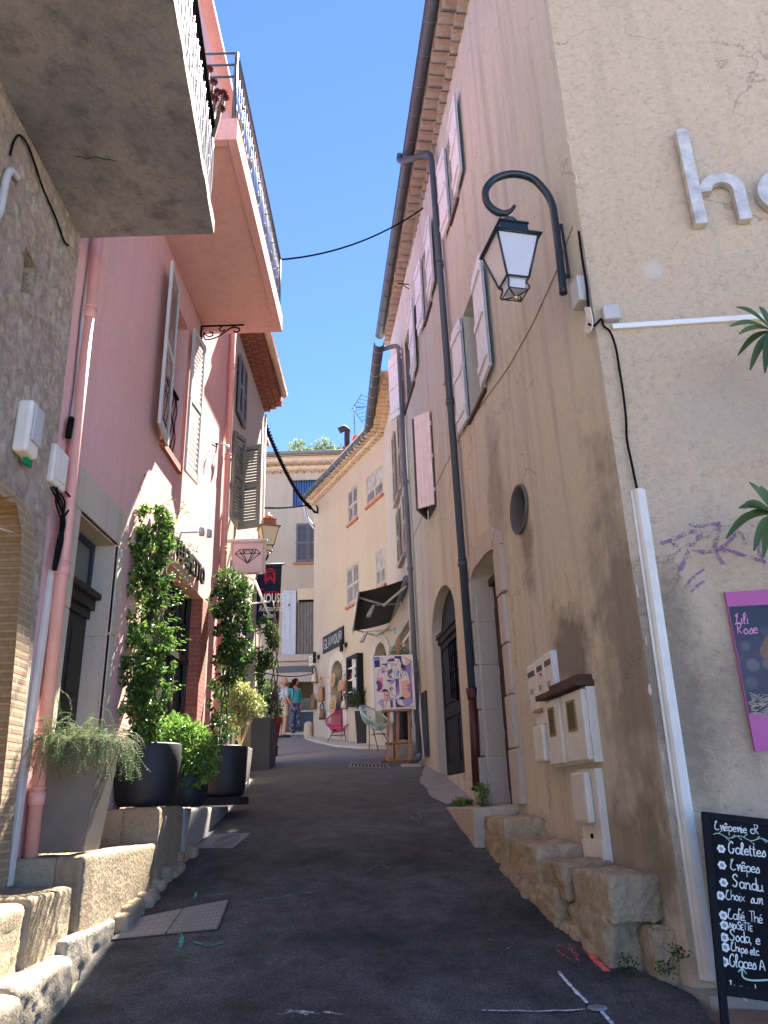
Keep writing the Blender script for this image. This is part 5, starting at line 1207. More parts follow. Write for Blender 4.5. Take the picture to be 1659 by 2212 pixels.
# pale variegated shrub on tan canes in a grey box
t = thing('shrub', (-2.2, 12.1, gz(12.1)), 'pale yellow variegated shrub on tan canes in a small grey box', 'shrub')
mb = MB(); mb.hexa([V3(p) for p in ((-2.42, 11.9, gz(12)), (-2.16, 11.9, gz(12)), (-2.16, 12.2, gz(12)), (-2.42, 12.2, gz(12)), (-2.46, 11.86, 2.42), (-2.12, 11.86, 2.42), (-2.12, 12.24, 2.42), (-2.46, 12.24, 2.42))]); mb.build('pot', M['kerb'], t, .008)
mb = MB(); P0 = V3((-2.26, 12.0, 2.4))
for px, py in ((505, 1545), (515, 1540), (548, 1545)): mb.tube([P0 + V3((r.uniform(-.04, .04), 0, 0)), at_y(px, py, 12.0)], .018, 8)
mb.build('cane', M['bamboo'], t)
mb = MB(); bl = []
for px, py, w in ((515, 1490, 24), (500, 1520, 26), (530, 1510, 24), (548, 1525, 24), (560, 1530, 15), (510, 1550, 22), (535, 1545, 20), (495, 1480, 16)):
    p = at_y(px, py, 11.95 + r.uniform(-.1, .1)); s = w / 140; bl.append((p.x, p.y, p.z, s, s, s * .9))
crown(mb, bl, 2600, .055, .028, .4, .15, 5, 21, .5); mb.build('foliage', M['leafpale'], t)
# charcoal planter with tall dark shrub, red pot on a stand
t = thing('planter', (-2.45, 14.4, gz(14.4)), 'tall charcoal planter box with a dark climbing shrub', 'planter')
P0, P1 = at_y(549, 1550, 14.0), at_y(583, 1640, 14.0)
mb = MB(); mb.box(WORLD, P0.x - .05, P1.x, 14.0, 14.7, gz(14) + .0, P0.z); mb.build('pot', M['potgrey'], t, .01)
mb = MB(); bl = []
for px, py, w in ((575, 1360, 20), (582, 1385, 22), (570, 1410, 22), (585, 1440, 14), (568, 1450, 20), (570, 1490, 18), (580, 1500, 16), (575, 1530, 18), (568, 1345, 12)):
    p = at_y(px, py, 14.4 + r.uniform(-.1, .1)); s = w / 118; bl.append((p.x, p.y, p.z, s, s, s * 1.1))
crown(mb, bl, 2600, .06, .026, .3, .3, 4, 31, .4); mb.build('foliage', M['leafdark'], t)
mb = MB()
for k in range(3): mb.tube([V3((P0.x + .3 + .06 * math.sin(z + k * 2), 14.35 + .06 * math.cos(z + k * 2), P0.z - .05 + z * .25)) for z in range(10)], .012, 6)
mb.build('stem', M['bark'], t)
t = thing('plant_pot', (-2.6, 17.5, gz(17.5)), 'dark red tapered pot with a leafy shrub on a black stand', 'plant pot')
c = at_y(587, 1612, 17.3); zt_p = at_y(590, 1552, 17.3).z; R_ = .19
mb = MB(); mb.lathe((c.x, 17.3, c.z), [(.11, 0), (.19, zt_p - c.z - .12), (.21, zt_p - c.z - .12), (.22, zt_p - c.z), (.19, zt_p - c.z), (.17, zt_p - c.z - .05), (0, zt_p - c.z - .05)], 4 if False else 24, cap=False); mb.build('pot', M['potred'], t)
mb = MB()
for sx in (-.1, .1):
    for sy in (-.1, .1): mb.tube([(c.x + sx, 17.3 + sy, gz(17.3) - .02), (c.x + sx, 17.3 + sy, c.z)], .016, 6)
mb.box(WORLD, c.x - .13, c.x + .13, 17.17, 17.43, c.z - .03, c.z); mb.build('stand', M['black'], t)
mb = MB(); crown(mb, [(c.x, 17.3, zt_p + .2, .22, .22, .3), (c.x - .05, 17.3, zt_p + .55, .2, .2, .3)], 900, .06, .026, .3, .25, 4, 41); mb.build('foliage', M['leafdark'], t)
# lamp, diamond sign, banner on the left side
t = thing('hanging_sign', FL(11.75, 5.3, 0), 'square pale pink sign with a black line drawn diamond', 'sign')
y = 11.72; c00, c11 = at_y(500, 1171, y), at_y(572, 1238, y); Wd = Fr((c00.x, y, c11.z), (1, 0, 0), (0, -1, 0)); w, h = c11.x - c00.x, c00.z - c11.z
mb = MB(); b_ = .035
for q in ((0, w, 0, b_), (0, w, h - b_, h), (0, b_, b_, h - b_), (w - b_, w, b_, h - b_)): mb.box(Wd, q[0], q[1], q[2], q[3], -.05, .05)
mb.build('frame', plain('brushed_steel', (.35, .33, .31), .25, .9), t)
mb = MB(); mb.box(Wd, b_, w - b_, b_, h - b_, -.035, .035); mb.build('panel', flat('pale_pink_panel', (.62, .49, .45), .4), t)
mb = MB(); ux = lambda u: w * u; 
dv = [(.13, .60), (.26, .73), (.74, .73), (.87, .60), (.5, .30), (.38, .60), (.62, .60), (.5, .73), (.40, .735), (.62, .735), (.30, .60), (.70, .60)]
for i, j in ((0, 1), (1, 2), (2, 3), (3, 4), (4, 0), (0, 10), (10, 5), (5, 6), (6, 11), (11, 3), (10, 4), (5, 4), (6, 4), (11, 4), (1, 10), (10, 8), (8, 5), (5, 7), (7, 6), (6, 9), (9, 11), (11, 2)):
    mb.tube([Wd(ux(dv[i][0]), h * (dv[i][1]), .038), Wd(ux(dv[j][0]), h * (dv[j][1]), .038)], .0055, 4)
mb.build('diamond_emblem', M['black'], t)
mb = MB()
for u, v in ((.13, .12), (.87, .12), (.13, .88), (.87, .88)): mb.lathe(Wd(ux(u), h * v, .035), [(.010, 0), (.010, .006)], 8, axis=(0, -1, 0))
mb.build('screw', M['brass'], t)
mb = MB(); mb.box(Wd, -.25, w + .03, h, h + .035, -.03, .03); mb.tube([Wd(-.24, h, 0), Wd(-.24, h + .25, 0), (-2.6, y + .1, c00.z + .2)], .012, 6); mb.build('bracket', M['white'], t)
# white awning arm folded behind it
P_a, P_b = at_y(550, 1255, 12.3), at_y(580, 1325, 12.3); mb = MB(); mb.tube([P_a, P_b], .022, 6); mb.tube([P_a, (-2.6, 12.4, P_a.z + .3)], .02, 6); mb.tube([(-2.6, 12.4, P_b.z + .15), at_y(575, 1300, 12.3)], .014, 6); tag(mb.build('folded_strut', M['white']), 'white folded awning strut below the diamond sign', 'strut')
y = 15.0; c00, c11 = at_y(556, 1222, y), at_y(607, 1345, y); Wd = Fr((c00.x, y, c11.z), (1, 0, 0), (0, -1, 0)); w, h = c11.x - c00.x, c00.z - c11.z
t = thing('hanging_banner', FL(15.0, c11.z, .1), 'dark navy banner advertising an Indian restaurant', 'banner')
mb = MB(); mb.add([Wd(0, 0, 0), Wd(w * .93, 0, .0), Wd(w, h, 0), Wd(.0, h, 0), Wd(0, 0, .012), Wd(w * .93, 0, .012), Wd(w, h, .012), Wd(0, h, .012)], [(0, 1, 2, 3), (4, 5, 6, 7), (0, 1, 5, 4), (1, 2, 6, 5), (2, 3, 7, 6), (3, 0, 4, 7)]); mb.build('cloth', flat('navy_canvas', (.008, .014, .036), .8), t)
mb = MB(); mb.tube([Wd(-.12, h + .02, 0), Wd(w + .05, h + .02, 0)], .02, 8); mb.tube([Wd(-.12, -.01, 0), Wd(w * .95, -.01, 0)], .012, 8); mb.build('pole', M['zinc'], t)
pk = flat('sign_pink', (.72, .02, .07)); wh = flat('sign_white', (.82, .82, .80))
def stroke(mb, fr, pts, r, c=.016, sm=5):
    P = catmull([V3((a, b, 0)) for a, b in pts], sm) if sm else [V3((a, b, 0)) for a, b in pts]
    mb.tube([fr(p.x, p.y, c) for p in P], r, 4, smooth=False)
mb = MB(); cx_, cy_ = w * .53, h * .83; s = w * .20
stroke(mb, Wd, [(cx_ - s, cy_ - s * 1.3), (cx_ - s * .95, cy_ + .3 * s), (cx_ - .6 * s, cy_ + s), (cx_, cy_ + 1.2 * s), (cx_ + .6 * s, cy_ + s), (cx_ + .95 * s, cy_ + .3 * s), (cx_ + s, cy_ - s * 1.3)], .009)
stroke(mb, Wd, [(cx_ - s * .7, cy_ - s * 1.3), (cx_ - s * .7, cy_ + .1 * s), (cx_ - .3 * s, cy_ + .6 * s), (cx_, cy_ + .7 * s), (cx_ + .3 * s, cy_ + .6 * s), (cx_ + .7 * s, cy_ + .1 * s), (cx_ + s * .7, cy_ - 1.3 * s)], .007)
stroke(mb, Wd, [(cx_ - s * .35, cy_ - s * .1), (cx_ - .1 * s, cy_ - .05 * s)], .006); stroke(mb, Wd, [(cx_ + s * .1, cy_ - s * .05), (cx_ + .35 * s, cy_ - .1 * s)], .006)
for q in (-1, 1): stroke(mb, Wd, [(cx_ + q * s * .1, cy_ - .4 * s), (cx_ + q * s * .35, cy_ - s), (cx_ + q * s * .8, cy_ - 1.5 * s), (cx_ + q * s * .9, cy_ - 1.9 * s)], .012)
mb.build('praying_figure_emblem', pk, t)
mb = MB(); s = w * .16; y_ = h * .50
for pts in ([(.9, .9), (.3, 1.2), (-.2, .5), (.1, -.3), (.8, -.2), (1.1, .1)], [(1.25, .55), (1.2, .0), (1.55, -.05), (1.75, .5), (1.75, 0), (2.0, .1)], [(2.05, .5), (2.1, 0), (2.15, .4), (2.5, .5)], [(2.6, .5), (2.65, 0), (2.7, .4), (3.0, .5)], [(3.2, .5), (3.2, 0), (3.5, 0), (3.65, .5), (3.5, -.5), (3.1, -.6), (3.9, .1)]):
    stroke(mb, Wd, [(w * .12 + a * s * 1.25, y_ + b * s) for a, b in pts], .008)
mb.build('script_word', pk, t)
text_mesh('word', 'HOUSE', Wd, w * .16, h * .345, .26, wh, t, .004, .015, bold=.006, xs=.55)
text_mesh('word', 'Restaurant', Wd, w * .10, h * .20,   .17, wh, t, .004, .015, bold=.001, xs=.62, shear=.35)
text_mesh('word', 'Indien', Wd, w * .25, h * .08,   .17, wh, t, .004, .015, bold=.001, xs=.62, shear=.35)
# ------------------------------------------------------------ lanterns
def lantern(parent, c, s, glass, metal, topmat=None, yaw=0.):
    """four sided street lantern: c = centre of the glazed body's top rim, s = half width at the rim"""
    topmat = topmat or metal; ca, sa = math.cos(yaw), math.sin(yaw)
    def q(x, y, z): return V3(c) + V3((x * ca - y * sa, x * sa + y * ca, z)) * s
    sq = ((-1, -1), (1, -1), (1, 1), (-1, 1)); Bh, Bw = -2.05, .52
    mb = MB()
    for i in range(4):
        (x0, y0), (x1, y1) = sq[i], sq[(i + 1) % 4]
        mb.tube([q(x0, y0, 0), q(x0 * Bw, y0 * Bw, Bh)], .055 * s, 6)
        mb.tube([q(x0, y0, 0), q(x1, y1, 0)], .07 * s, 4); mb.tube([q(x0 * Bw, y0 * Bw, Bh), q(x1 * Bw, y1 * Bw, Bh)], .06 * s, 4)
        mb.tube(catmull([q(x0 * Bw, y0 * Bw, Bh), q(x0 * .42, y0 * .42, Bh - .18), q(x0 * .5, y0 * .5, Bh - .5), q(x0 * .46, y0 * .46, Bh - .62)], 4), .045 * s, 6)
        mb.tube([q(x0 * .46, y0 * .46, Bh - .62), q(x1 * .46, y1 * .46, Bh - .62)], .035 * s, 4); mb.tube(catmull([q(x0 * .46, y0 * .46, Bh - .62), q(x0 * .2, y0 * .2, Bh - .72), q(0, 0, Bh - .72)], 3), .04 * s, 5)
    mb.build('cage', metal, parent)
    mb = MB()
    for i in range(4):
        (x0, y0), (x1, y1) = sq[i], sq[(i + 1) % 4]; e = .97
        mb.quad([q(x0 * e, y0 * e, -.03), q(x1 * e, y1 * e, -.03), q(x1 * Bw * e, y1 * Bw * e, Bh + .03), q(x0 * Bw * e, y0 * Bw * e, Bh + .03)])
    mb.build('glass_pane', glass, parent)
    mb = MB()
    for i in range(4):
        (x0, y0), (x1, y1) = sq[i], sq[(i + 1) % 4]
        mb.quad([q(x0 * .40, y0 * .40, Bh + .02), q(x1 * .40, y1 * .40, Bh + .02), q(x1 * .36, y1 * .36, Bh - .5), q(x0 * .36, y0 * .36, Bh - .5)])
    mb.add([q(x * .36, y * .36, Bh - .5) for x, y in sq], [(0, 1, 2, 3)]); mb.build('lower_glass', glass, parent)
    mb = MB(); lv = [(1.14, .0), (1.14, .06), (.74, .12), (.66, .80), (.74, .84), (.72, .92), (.42, .98)]
    rings = [[q(x * k, y * k, z) for x, y in sq] for k, z in lv]; vs = [v for r in rings for v in r]
    mb.add(vs, [(i * 4 + j, i * 4 + (j + 1) % 4, (i + 1) * 4 + (j + 1) % 4, (i + 1) * 4 + j) for i in range(len(lv) - 1) for j in range(4)] + [(0, 1, 2, 3)])
    mb.build('hood', metal, parent)
    mb = MB(); mb.lathe(q(0, 0, .95), [(.42 * s, 0), (.46 * s, .1 * s), (.42 * s, .28 * s), (.48 * s, .32 * s), (.44 * s, .42 * s), (.12 * s, .52 * s), (.08 * s, .9 * s)], 20); mb.build('cap', topmat, parent)
    mb = MB(); mb.ball(q(0, 0, Bh - .80), .13 * s, 12); mb.build('finial', M['brass'], parent)
    return q
t = thing('street_lamp', FL(14.8, 6.3, 0), 'lit looking copper topped lantern above the diamond sign', 'street lamp', 'wall lanterns over the lane')
t['label'] = 'smaller copper framed lantern on the pale left house above the navy banner'
y = 14.4; c = at_y(580, 1141, y); s = (at_y(603, 1141, y).x - at_y(557, 1141, y).x) / 2
coppery = plain('copper_edge_paint', (.30, .13, .06), .5)
gl = flat('sunlit_lamp_glass', (.62, .52, .36), .4)
lantern(t, (c.x, y, c.z), s * .86, gl, coppery, M['copper'], .35)
mb = MB(); b0 = V3((c.x, y, c.z - s * 2.6)); mb.tube(catmull([b0, b0 + V3((-.02, 0, -.08)), b0 + V3((-.1, 0, -.13)), V3((-2.58, y, b0.z - .02))], 4), .02, 6); mb.build('wall_arm', M['blackmatt'], t)
# ------------------------------------------------------------ right side things
def fading(name, c, cover=.5, sc=14):
    """paint sprayed or chalked on a rough surface: broken coverage"""
    if name in MATS: return MATS[name]
    m, nt, b = _nt(name); b.inputs['Base Color'].default_value = lin(c); b.inputs['Roughness'].default_value = .9
    n = noise_node(nt, sc, 6, .75); n2 = noise_node(nt, sc * 6, 3, .7); f = math_(nt, 'ADD', math_(nt, 'MULTIPLY', n.outputs[0], .6), math_(nt, 'MULTIPLY', n2.outputs[0], .4))
    r = nt.nodes.new('ShaderNodeMapRange'); r.inputs[1].default_value = .62 - cover * .34; r.inputs[2].default_value = .74 - cover * .34; nt.links.new(f, r.inputs[0])
    tr = nt.nodes.new('ShaderNodeBsdfTransparent'); ms = nt.nodes.new('ShaderNodeMixShader'); nt.links.new(r.outputs[0], ms.inputs[0]); nt.links.new(tr.outputs[0], ms.inputs[1]); nt.links.new(b.outputs[0], ms.inputs[2])
    nt.links.new(ms.outputs[0], nt.nodes['Material Output'].inputs[0]); MATS[name] = m; return m
def ribbon(mb, P, nrm, w, jit=.15, seed=0):
    """flat stroke along points P, width w, lying on a surface with normal nrm (vector or function)"""
    r = random.Random(seed); vs = []; N = len(P)
    for i, p in enumerate(P):
        t = (P[min(i + 1, N - 1)] - P[max(i - 1, 0)]); n = nrm(p) if callable(nrm) else nrm; s = t.cross(n); s = s.normalized() if s.length > 1e-6 else V3((1, 0, 0))
        k = w * (1 + r.uniform(-jit, jit)) * (.6 if i in (0, N - 1) else 1); vs += [p + s * k / 2, p - s * k / 2]
    mb.add(vs, [(2 * i, 2 * i + 1, 2 * i + 3, 2 * i + 2) for i in range(N - 1)])
# street lantern on its swan neck
LY = 5.5
t = thing('street_lamp', (1.67, LY, 5.6), 'large dark blue green lantern hanging from a swan neck at the house corner', 'street lamp', 'wall lanterns over the lane')
nk = catmull([at_y(px, py, LY) for px, py in ((1217, 634), (1209, 560), (1199, 480), (1192, 440), (1175, 410), (1148, 385), (1108, 376), (1070, 386), (1050, 408), (1050, 432), (1064, 452), (1084, 461), (1102, 456), (1112, 444))], 6)
rr = [.034] * 3; n_ = len(nk); mb = MB(); mb.tube(nk, [.034 if i < n_ * .8 else .034 - (.022 * (i - n_ * .8) / (n_ * .2)) for i in range(n_)], 14)
for py0, px0 in ((488, 1204), (597, 1214)):
    p = at_y(px0, py0, LY); a, b = FA.hit(px0 + 48, py0, .02); q = V3((1.66, LY, p.z)); mb.tube([p, q], .020, 10)
a = at_y(1204, 488, LY).z; mb.tube(catmull([V3((1.58, LY + .015, a + .005)), V3((1.63, LY + .015, a)), V3((1.655, LY + .015, a - .04)), V3((1.66, LY + .015, at_y(1214, 597, LY).z))], 5), .014, 8)
mb.build('swan_neck', M['lampblue'], t)
c0, c1 = at_y(1047, 530, LY), at_y(1156, 530, LY); s = (c1.x - c0.x) / 2 / 1.17; cc = V3(((c0.x + c1.x) / 2, LY, c0.z - .02))
lantern(t, cc, s, M['frost'], M['lampblue'], None, .22)
hk = at_y(1091, 460, LY); mb = MB(); mb.tube([hk, V3((cc.x, LY, cc.z + s * 1.75))], .016, 8); mb.tube(catmull([hk + V3((-.02, 0, 0)), hk + V3((-.05, 0, -.06)), V3((cc.x - .04, LY, cc.z + s * 1.6))], 5), .007, 6); mb.build('hook', M['lampblue'], t)
a, b = FA.hit(1252, 634, .05); fbox('junction_box', FA, a - .07, a + .09, b - .11, b + .13, 0, .09, M['greyplastic'], 'grey weathered junction box just under the lantern bracket', 'junction box', None, .01)
pts = [FA(*FA.hit(px, py, .03), .03) for px, py in ((1250, 500), (1258, 560), (1266, 610), (1270, 650), (1274, 690))]
cable(pts, .011, 'black cable running down the corner behind the lantern bracket', n=8)
mb = MB()
for k in range(4): mb.tube(catmull([FA(*FA.hit(px + k * 2.2, py, .03), .04) for px, py in ((1266, 664), (1270, 690), (1266, 714), (1272, 716), (1276, 694), (1270, 664))], 5), .006, 5)
tag(mb.build('cable_coil', M['white']), 'coiled loop of white cable tied below the junction box', 'cable')
a, b = FH.hit(1322, 676, .05); jb = fbox('junction_box', FH, a - .07, a + .06, b - .06, b + .07, 0, .07, M['greyplastic'], 'square pale grey junction box on the rough end wall at the white conduit', 'junction box', None, .012)
a0, b0 = FH.hit(1323, 704, .03); a1, b1 = FH.hit(1650, 683, .03); mb = MB(); fq = Fr(FH(a0, b0, 0), FH(a1 + 2.2, b1 + (b1 - b0) * 1.6, 0) - FH(a0, b0, 0), FH.N, V3((0, 0, 1))); mb.box(fq, 0, 3.6, -.022, .022, 0, .03); tag(mb.build('conduit', M['whitepaint'], None, .004), 'white square conduit running across the rough end wall', 'conduit')
pts = [FH(*FH.hit(px, py, .02), .025) for px, py in ((1270, 700), (1284, 704), (1298, 690), (1304, 705), (1318, 718), (1330, 752), (1338, 800), (1346, 850), (1352, 905), (1354, 950), (1364, 1000), (1376, 1058))]
cable(pts, .009, 'black cable drooping down the corner into the long cream cable cover', n=8)
a0, b0 = FH.hit(1379, 1056, .03); a1, b1 = FH.hit(1534, 2118, .03)
mb = MB(); P0, P1 = FH(a0, b0), FH(a1, b1); k = 7; vs = []
for P in (P0, P1):
    vs += [P + FH.U * x + FH.N * c for x, c in ((-.052, 0), (-.052, .008), (-.036, .010), (-.030, .03), (-.012, .045), (.012, .045), (.030, .03), (.036, .010), (.052, .008), (.052, 0))]
mb.add(vs, [(i, i + 1, 11 + i, 10 + i) for i in range(9)] + [tuple(range(10)), tuple(range(10, 20))], 0, False); tag(mb.build('cable_cover', M['meter']), 'long cream half round cable cover up the rough end wall', 'cable cover')
# metal letters
wm_m = plain('weathered_white_metal', (.70, .68, .64), .5, .1, var=.55, bscale=25)
ms_ = wm_m
lt = thing('metal_lettering', FH(.9, 6.2, 0), 'raised galvanised metal letters h and o on the rough end wall', 'sign letters')
a0, zt = FH.hit(1460, 281, .07); ar, zr = FH.hit(1485, 277, .07); ab, zb = FH.hit(1503, 487, .07); a2, _ = FH.hit(1528, 478, .07); a3, _ = FH.hit(1597, 476, .07); a4, zb4 = FH.hit(1624, 468, .07); _, za = FH.hit(1560, 373, .07)
sw = .095; x0 = (a0 + ab) / 2; x1 = x0 + sw; x3 = (a4 - .0) ; x2 = x3 - sw; zb = (zb + zb4) / 2; zx = za
mb = MB(); mb.box(FH, x0, x1, zb, zt, .01, .075)
n_ = 18; ro = (x3 - x1 + .01) / 2; cxm = (x3 + x1 - .01) / 2; ri = ro - sw * .98; zc_ = zx - ro
out = [(cxm + ro * math.cos(math.pi * k / n_), zc_ + ro * math.sin(math.pi * k / n_)) for k in range(n_ + 1)]; inn = [(cxm + ri * math.cos(math.pi * k / n_), zc_ + ri * math.sin(math.pi * k / n_) * .96) for k in range(n_ + 1)]
mb.prism(FH, [(x3, zb + .0)] + out + [(x1 - .02, zc_)] + inn[::-1] + [(x2, zb)], .011, .074)
mb.build('letter', [wm_m, ms_], lt, .004, 1)
mb = MB(); ow = .30; oc_ = x3 + .09 + ow; zo_ = (zx + zb) / 2; n_ = 36
for k in range(n_):
    t0, t1 = 2 * math.pi * k / n_, 2 * math.pi * (k + 1) / n_; q = []
    for c in (.01, .075):
        for tt in (t0, t1):
            for rr_ in (1, .70): q.append(FH(oc_ + ow * rr_ * math.cos(tt), zo_ + (zx - zb) / 2 * (rr_ if rr_ == 1 else .68) * math.sin(tt), c))
    mb.add(q, [(0, 1, 3, 2), (4, 5, 7, 6), (0, 2, 6, 4), (1, 3, 7, 5)], 0)
mb.build('letter', wm_m, lt)
# graffiti
mb = MB(); G2 = lambda x, y: (((2100 + x / 1.7955) / 1.8228), ((1900 + y / 1.7955) / 1.8228))
for i, (w, pts) in enumerate([(.040, [(900, 430), (1000, 400), (1100, 350), (1180, 355), (1160, 400), (1110, 460), (1060, 570), (1020, 650), (990, 720)]), (.034, [(960, 400), (1000, 440), (1040, 490)]), (.034, [(1100, 300), (1180, 310), (1250, 300), (1310, 290)]), (.038, [(1310, 275), (1312, 330), (1295, 400), (1285, 470), (1320, 540), (1345, 580)]), (.036, [(1110, 470), (1200, 490), (1290, 485), (1380, 480), (1480, 510), (1570, 540), (1640, 570)]), (.032, [(1290, 490), (1370, 430), (1450, 350), (1490, 400), (1500, 450)]), (.028, [(1640, 570), (1600, 500), (1595, 440), (1620, 400)]), (.030, [(1070, 745), (1110, 690), (1210, 610)]), (.022, [(1115, 775), (1160, 730), (1210, 695)])]):
    P = [FH(*FH.hit(*G2(x, y), .006), .006) for x, y in pts]; ribbon(mb, catmull(P, 6), FH.N, w * .72, .35, i)
tag(mb.build('graffiti', fading('purple_spray_paint', (.26, .15, .28), .52, 9)), 'purple spray painted scrawl on the rough end wall', 'graffiti')
# poster panel
a0, zt = FH.hit(1562, 1279, .03); ab, zb = FH.hit(1636, 1622, .03); x0 = (a0 + ab) / 2; x1 = x0 + .72; H = zt - zb
pt = thing('poster_panel', FH(x0 + .36, zb, 0), 'pink bordered poster panel with handwritten name on a dark photo', 'poster')
mb = MB(); mb.box(FH, x0, x1, zb, zt, .004, .028); mb.build('board', flat('poster_pink', (.46, .115, .30), .5), pt)
_, z1 = FH.hit(1568, 1311, .03); _, z2 = FH.hit(1618, 1541, .03)
def poster_photo():
    m, nt, b = _nt('poster_photo'); v = nt.nodes.new('ShaderNodeTexVoronoi'); v.inputs['Scale'].default_value = 8.5; v.inputs['Randomness'].default_value = .35
    g = nt.nodes.new('ShaderNodeNewGeometry'); nt.links.new(g.outputs['Position'], v.inputs['Vector']); c = ramp(nt, v.outputs['Distance'], [(.0, (.12, .105, .10)), (.28, (.13, .11, .11)), (.42, (.045, .03, .05)), (.6, (.04, .028, .045)), (1, (.09, .08, .085))])
    s = posz(nt); mr = nt.nodes.new('ShaderNodeMapRange'); mr.inputs[1].default_value = z1 - .12; mr.inputs[2].default_value = z1 - .35; nt.links.new(s.outputs[2], mr.inputs[0])
    mr2 = nt.nodes.new('ShaderNodeMapRange'); mr2.inputs[1].default_value = z2 + .05; mr2.inputs[2].default_value = z2 + .35; nt.links.new(s.outputs[2], mr2.inputs[0])
    c = mix(nt, math_(nt, 'MULTIPLY', mr.outputs[0], mr2.outputs[0]), (.010, .012, .024), c); nt.links.new(c, b.inputs['Base Color']); b.inputs['Roughness'].default_value = .45; return m
mb = MB(); mb.box(FH, x0 + .006, x1 - .006, z2, z1, .0285, .031); mb.build('photo_print', poster_photo(), pt)
mb = MB()   # curl of light brown hair and a furry collar at the edge of the print
PF = lambda px, py: FH.hit(px, py, .03)
mb.prism(FH, [PF(*p) for p in ((1659, 1370), (1651, 1378), (1648, 1392), (1641, 1400), (1642, 1412), (1650, 1424), (1656, 1440), (1668, 1452), (1690, 1440), (1700, 1380))], .0312, .0318); mb.build('hair_shape', plain('printed_brown', (.26, .13, .06), .5, var=.6, bstr=0), pt)
mb = MB(); rr_ = random.Random(2)
for k in range(70):
    px, py = 1640 + rr_.uniform(-10, 40), 1520 + rr_.uniform(-22, 26); L_ = rr_.uniform(8, 18); an_ = rr_.uniform(2.3, 3.6)
    a_, b_ = PF(px, py); c_, d_ = PF(px + L_ * math.cos(an_), py + L_ * math.sin(an_) * .8)
    P_ = [FH(a_, b_, .0315 + k * 1e-5), FH(c_, d_, .0315 + k * 1e-5)]; ribbon(mb, P_, FH.N, .008)
mb.build('fur_shape', plain('printed_fur', (.42, .30, .20), .5, var=.5, bstr=0), pt)
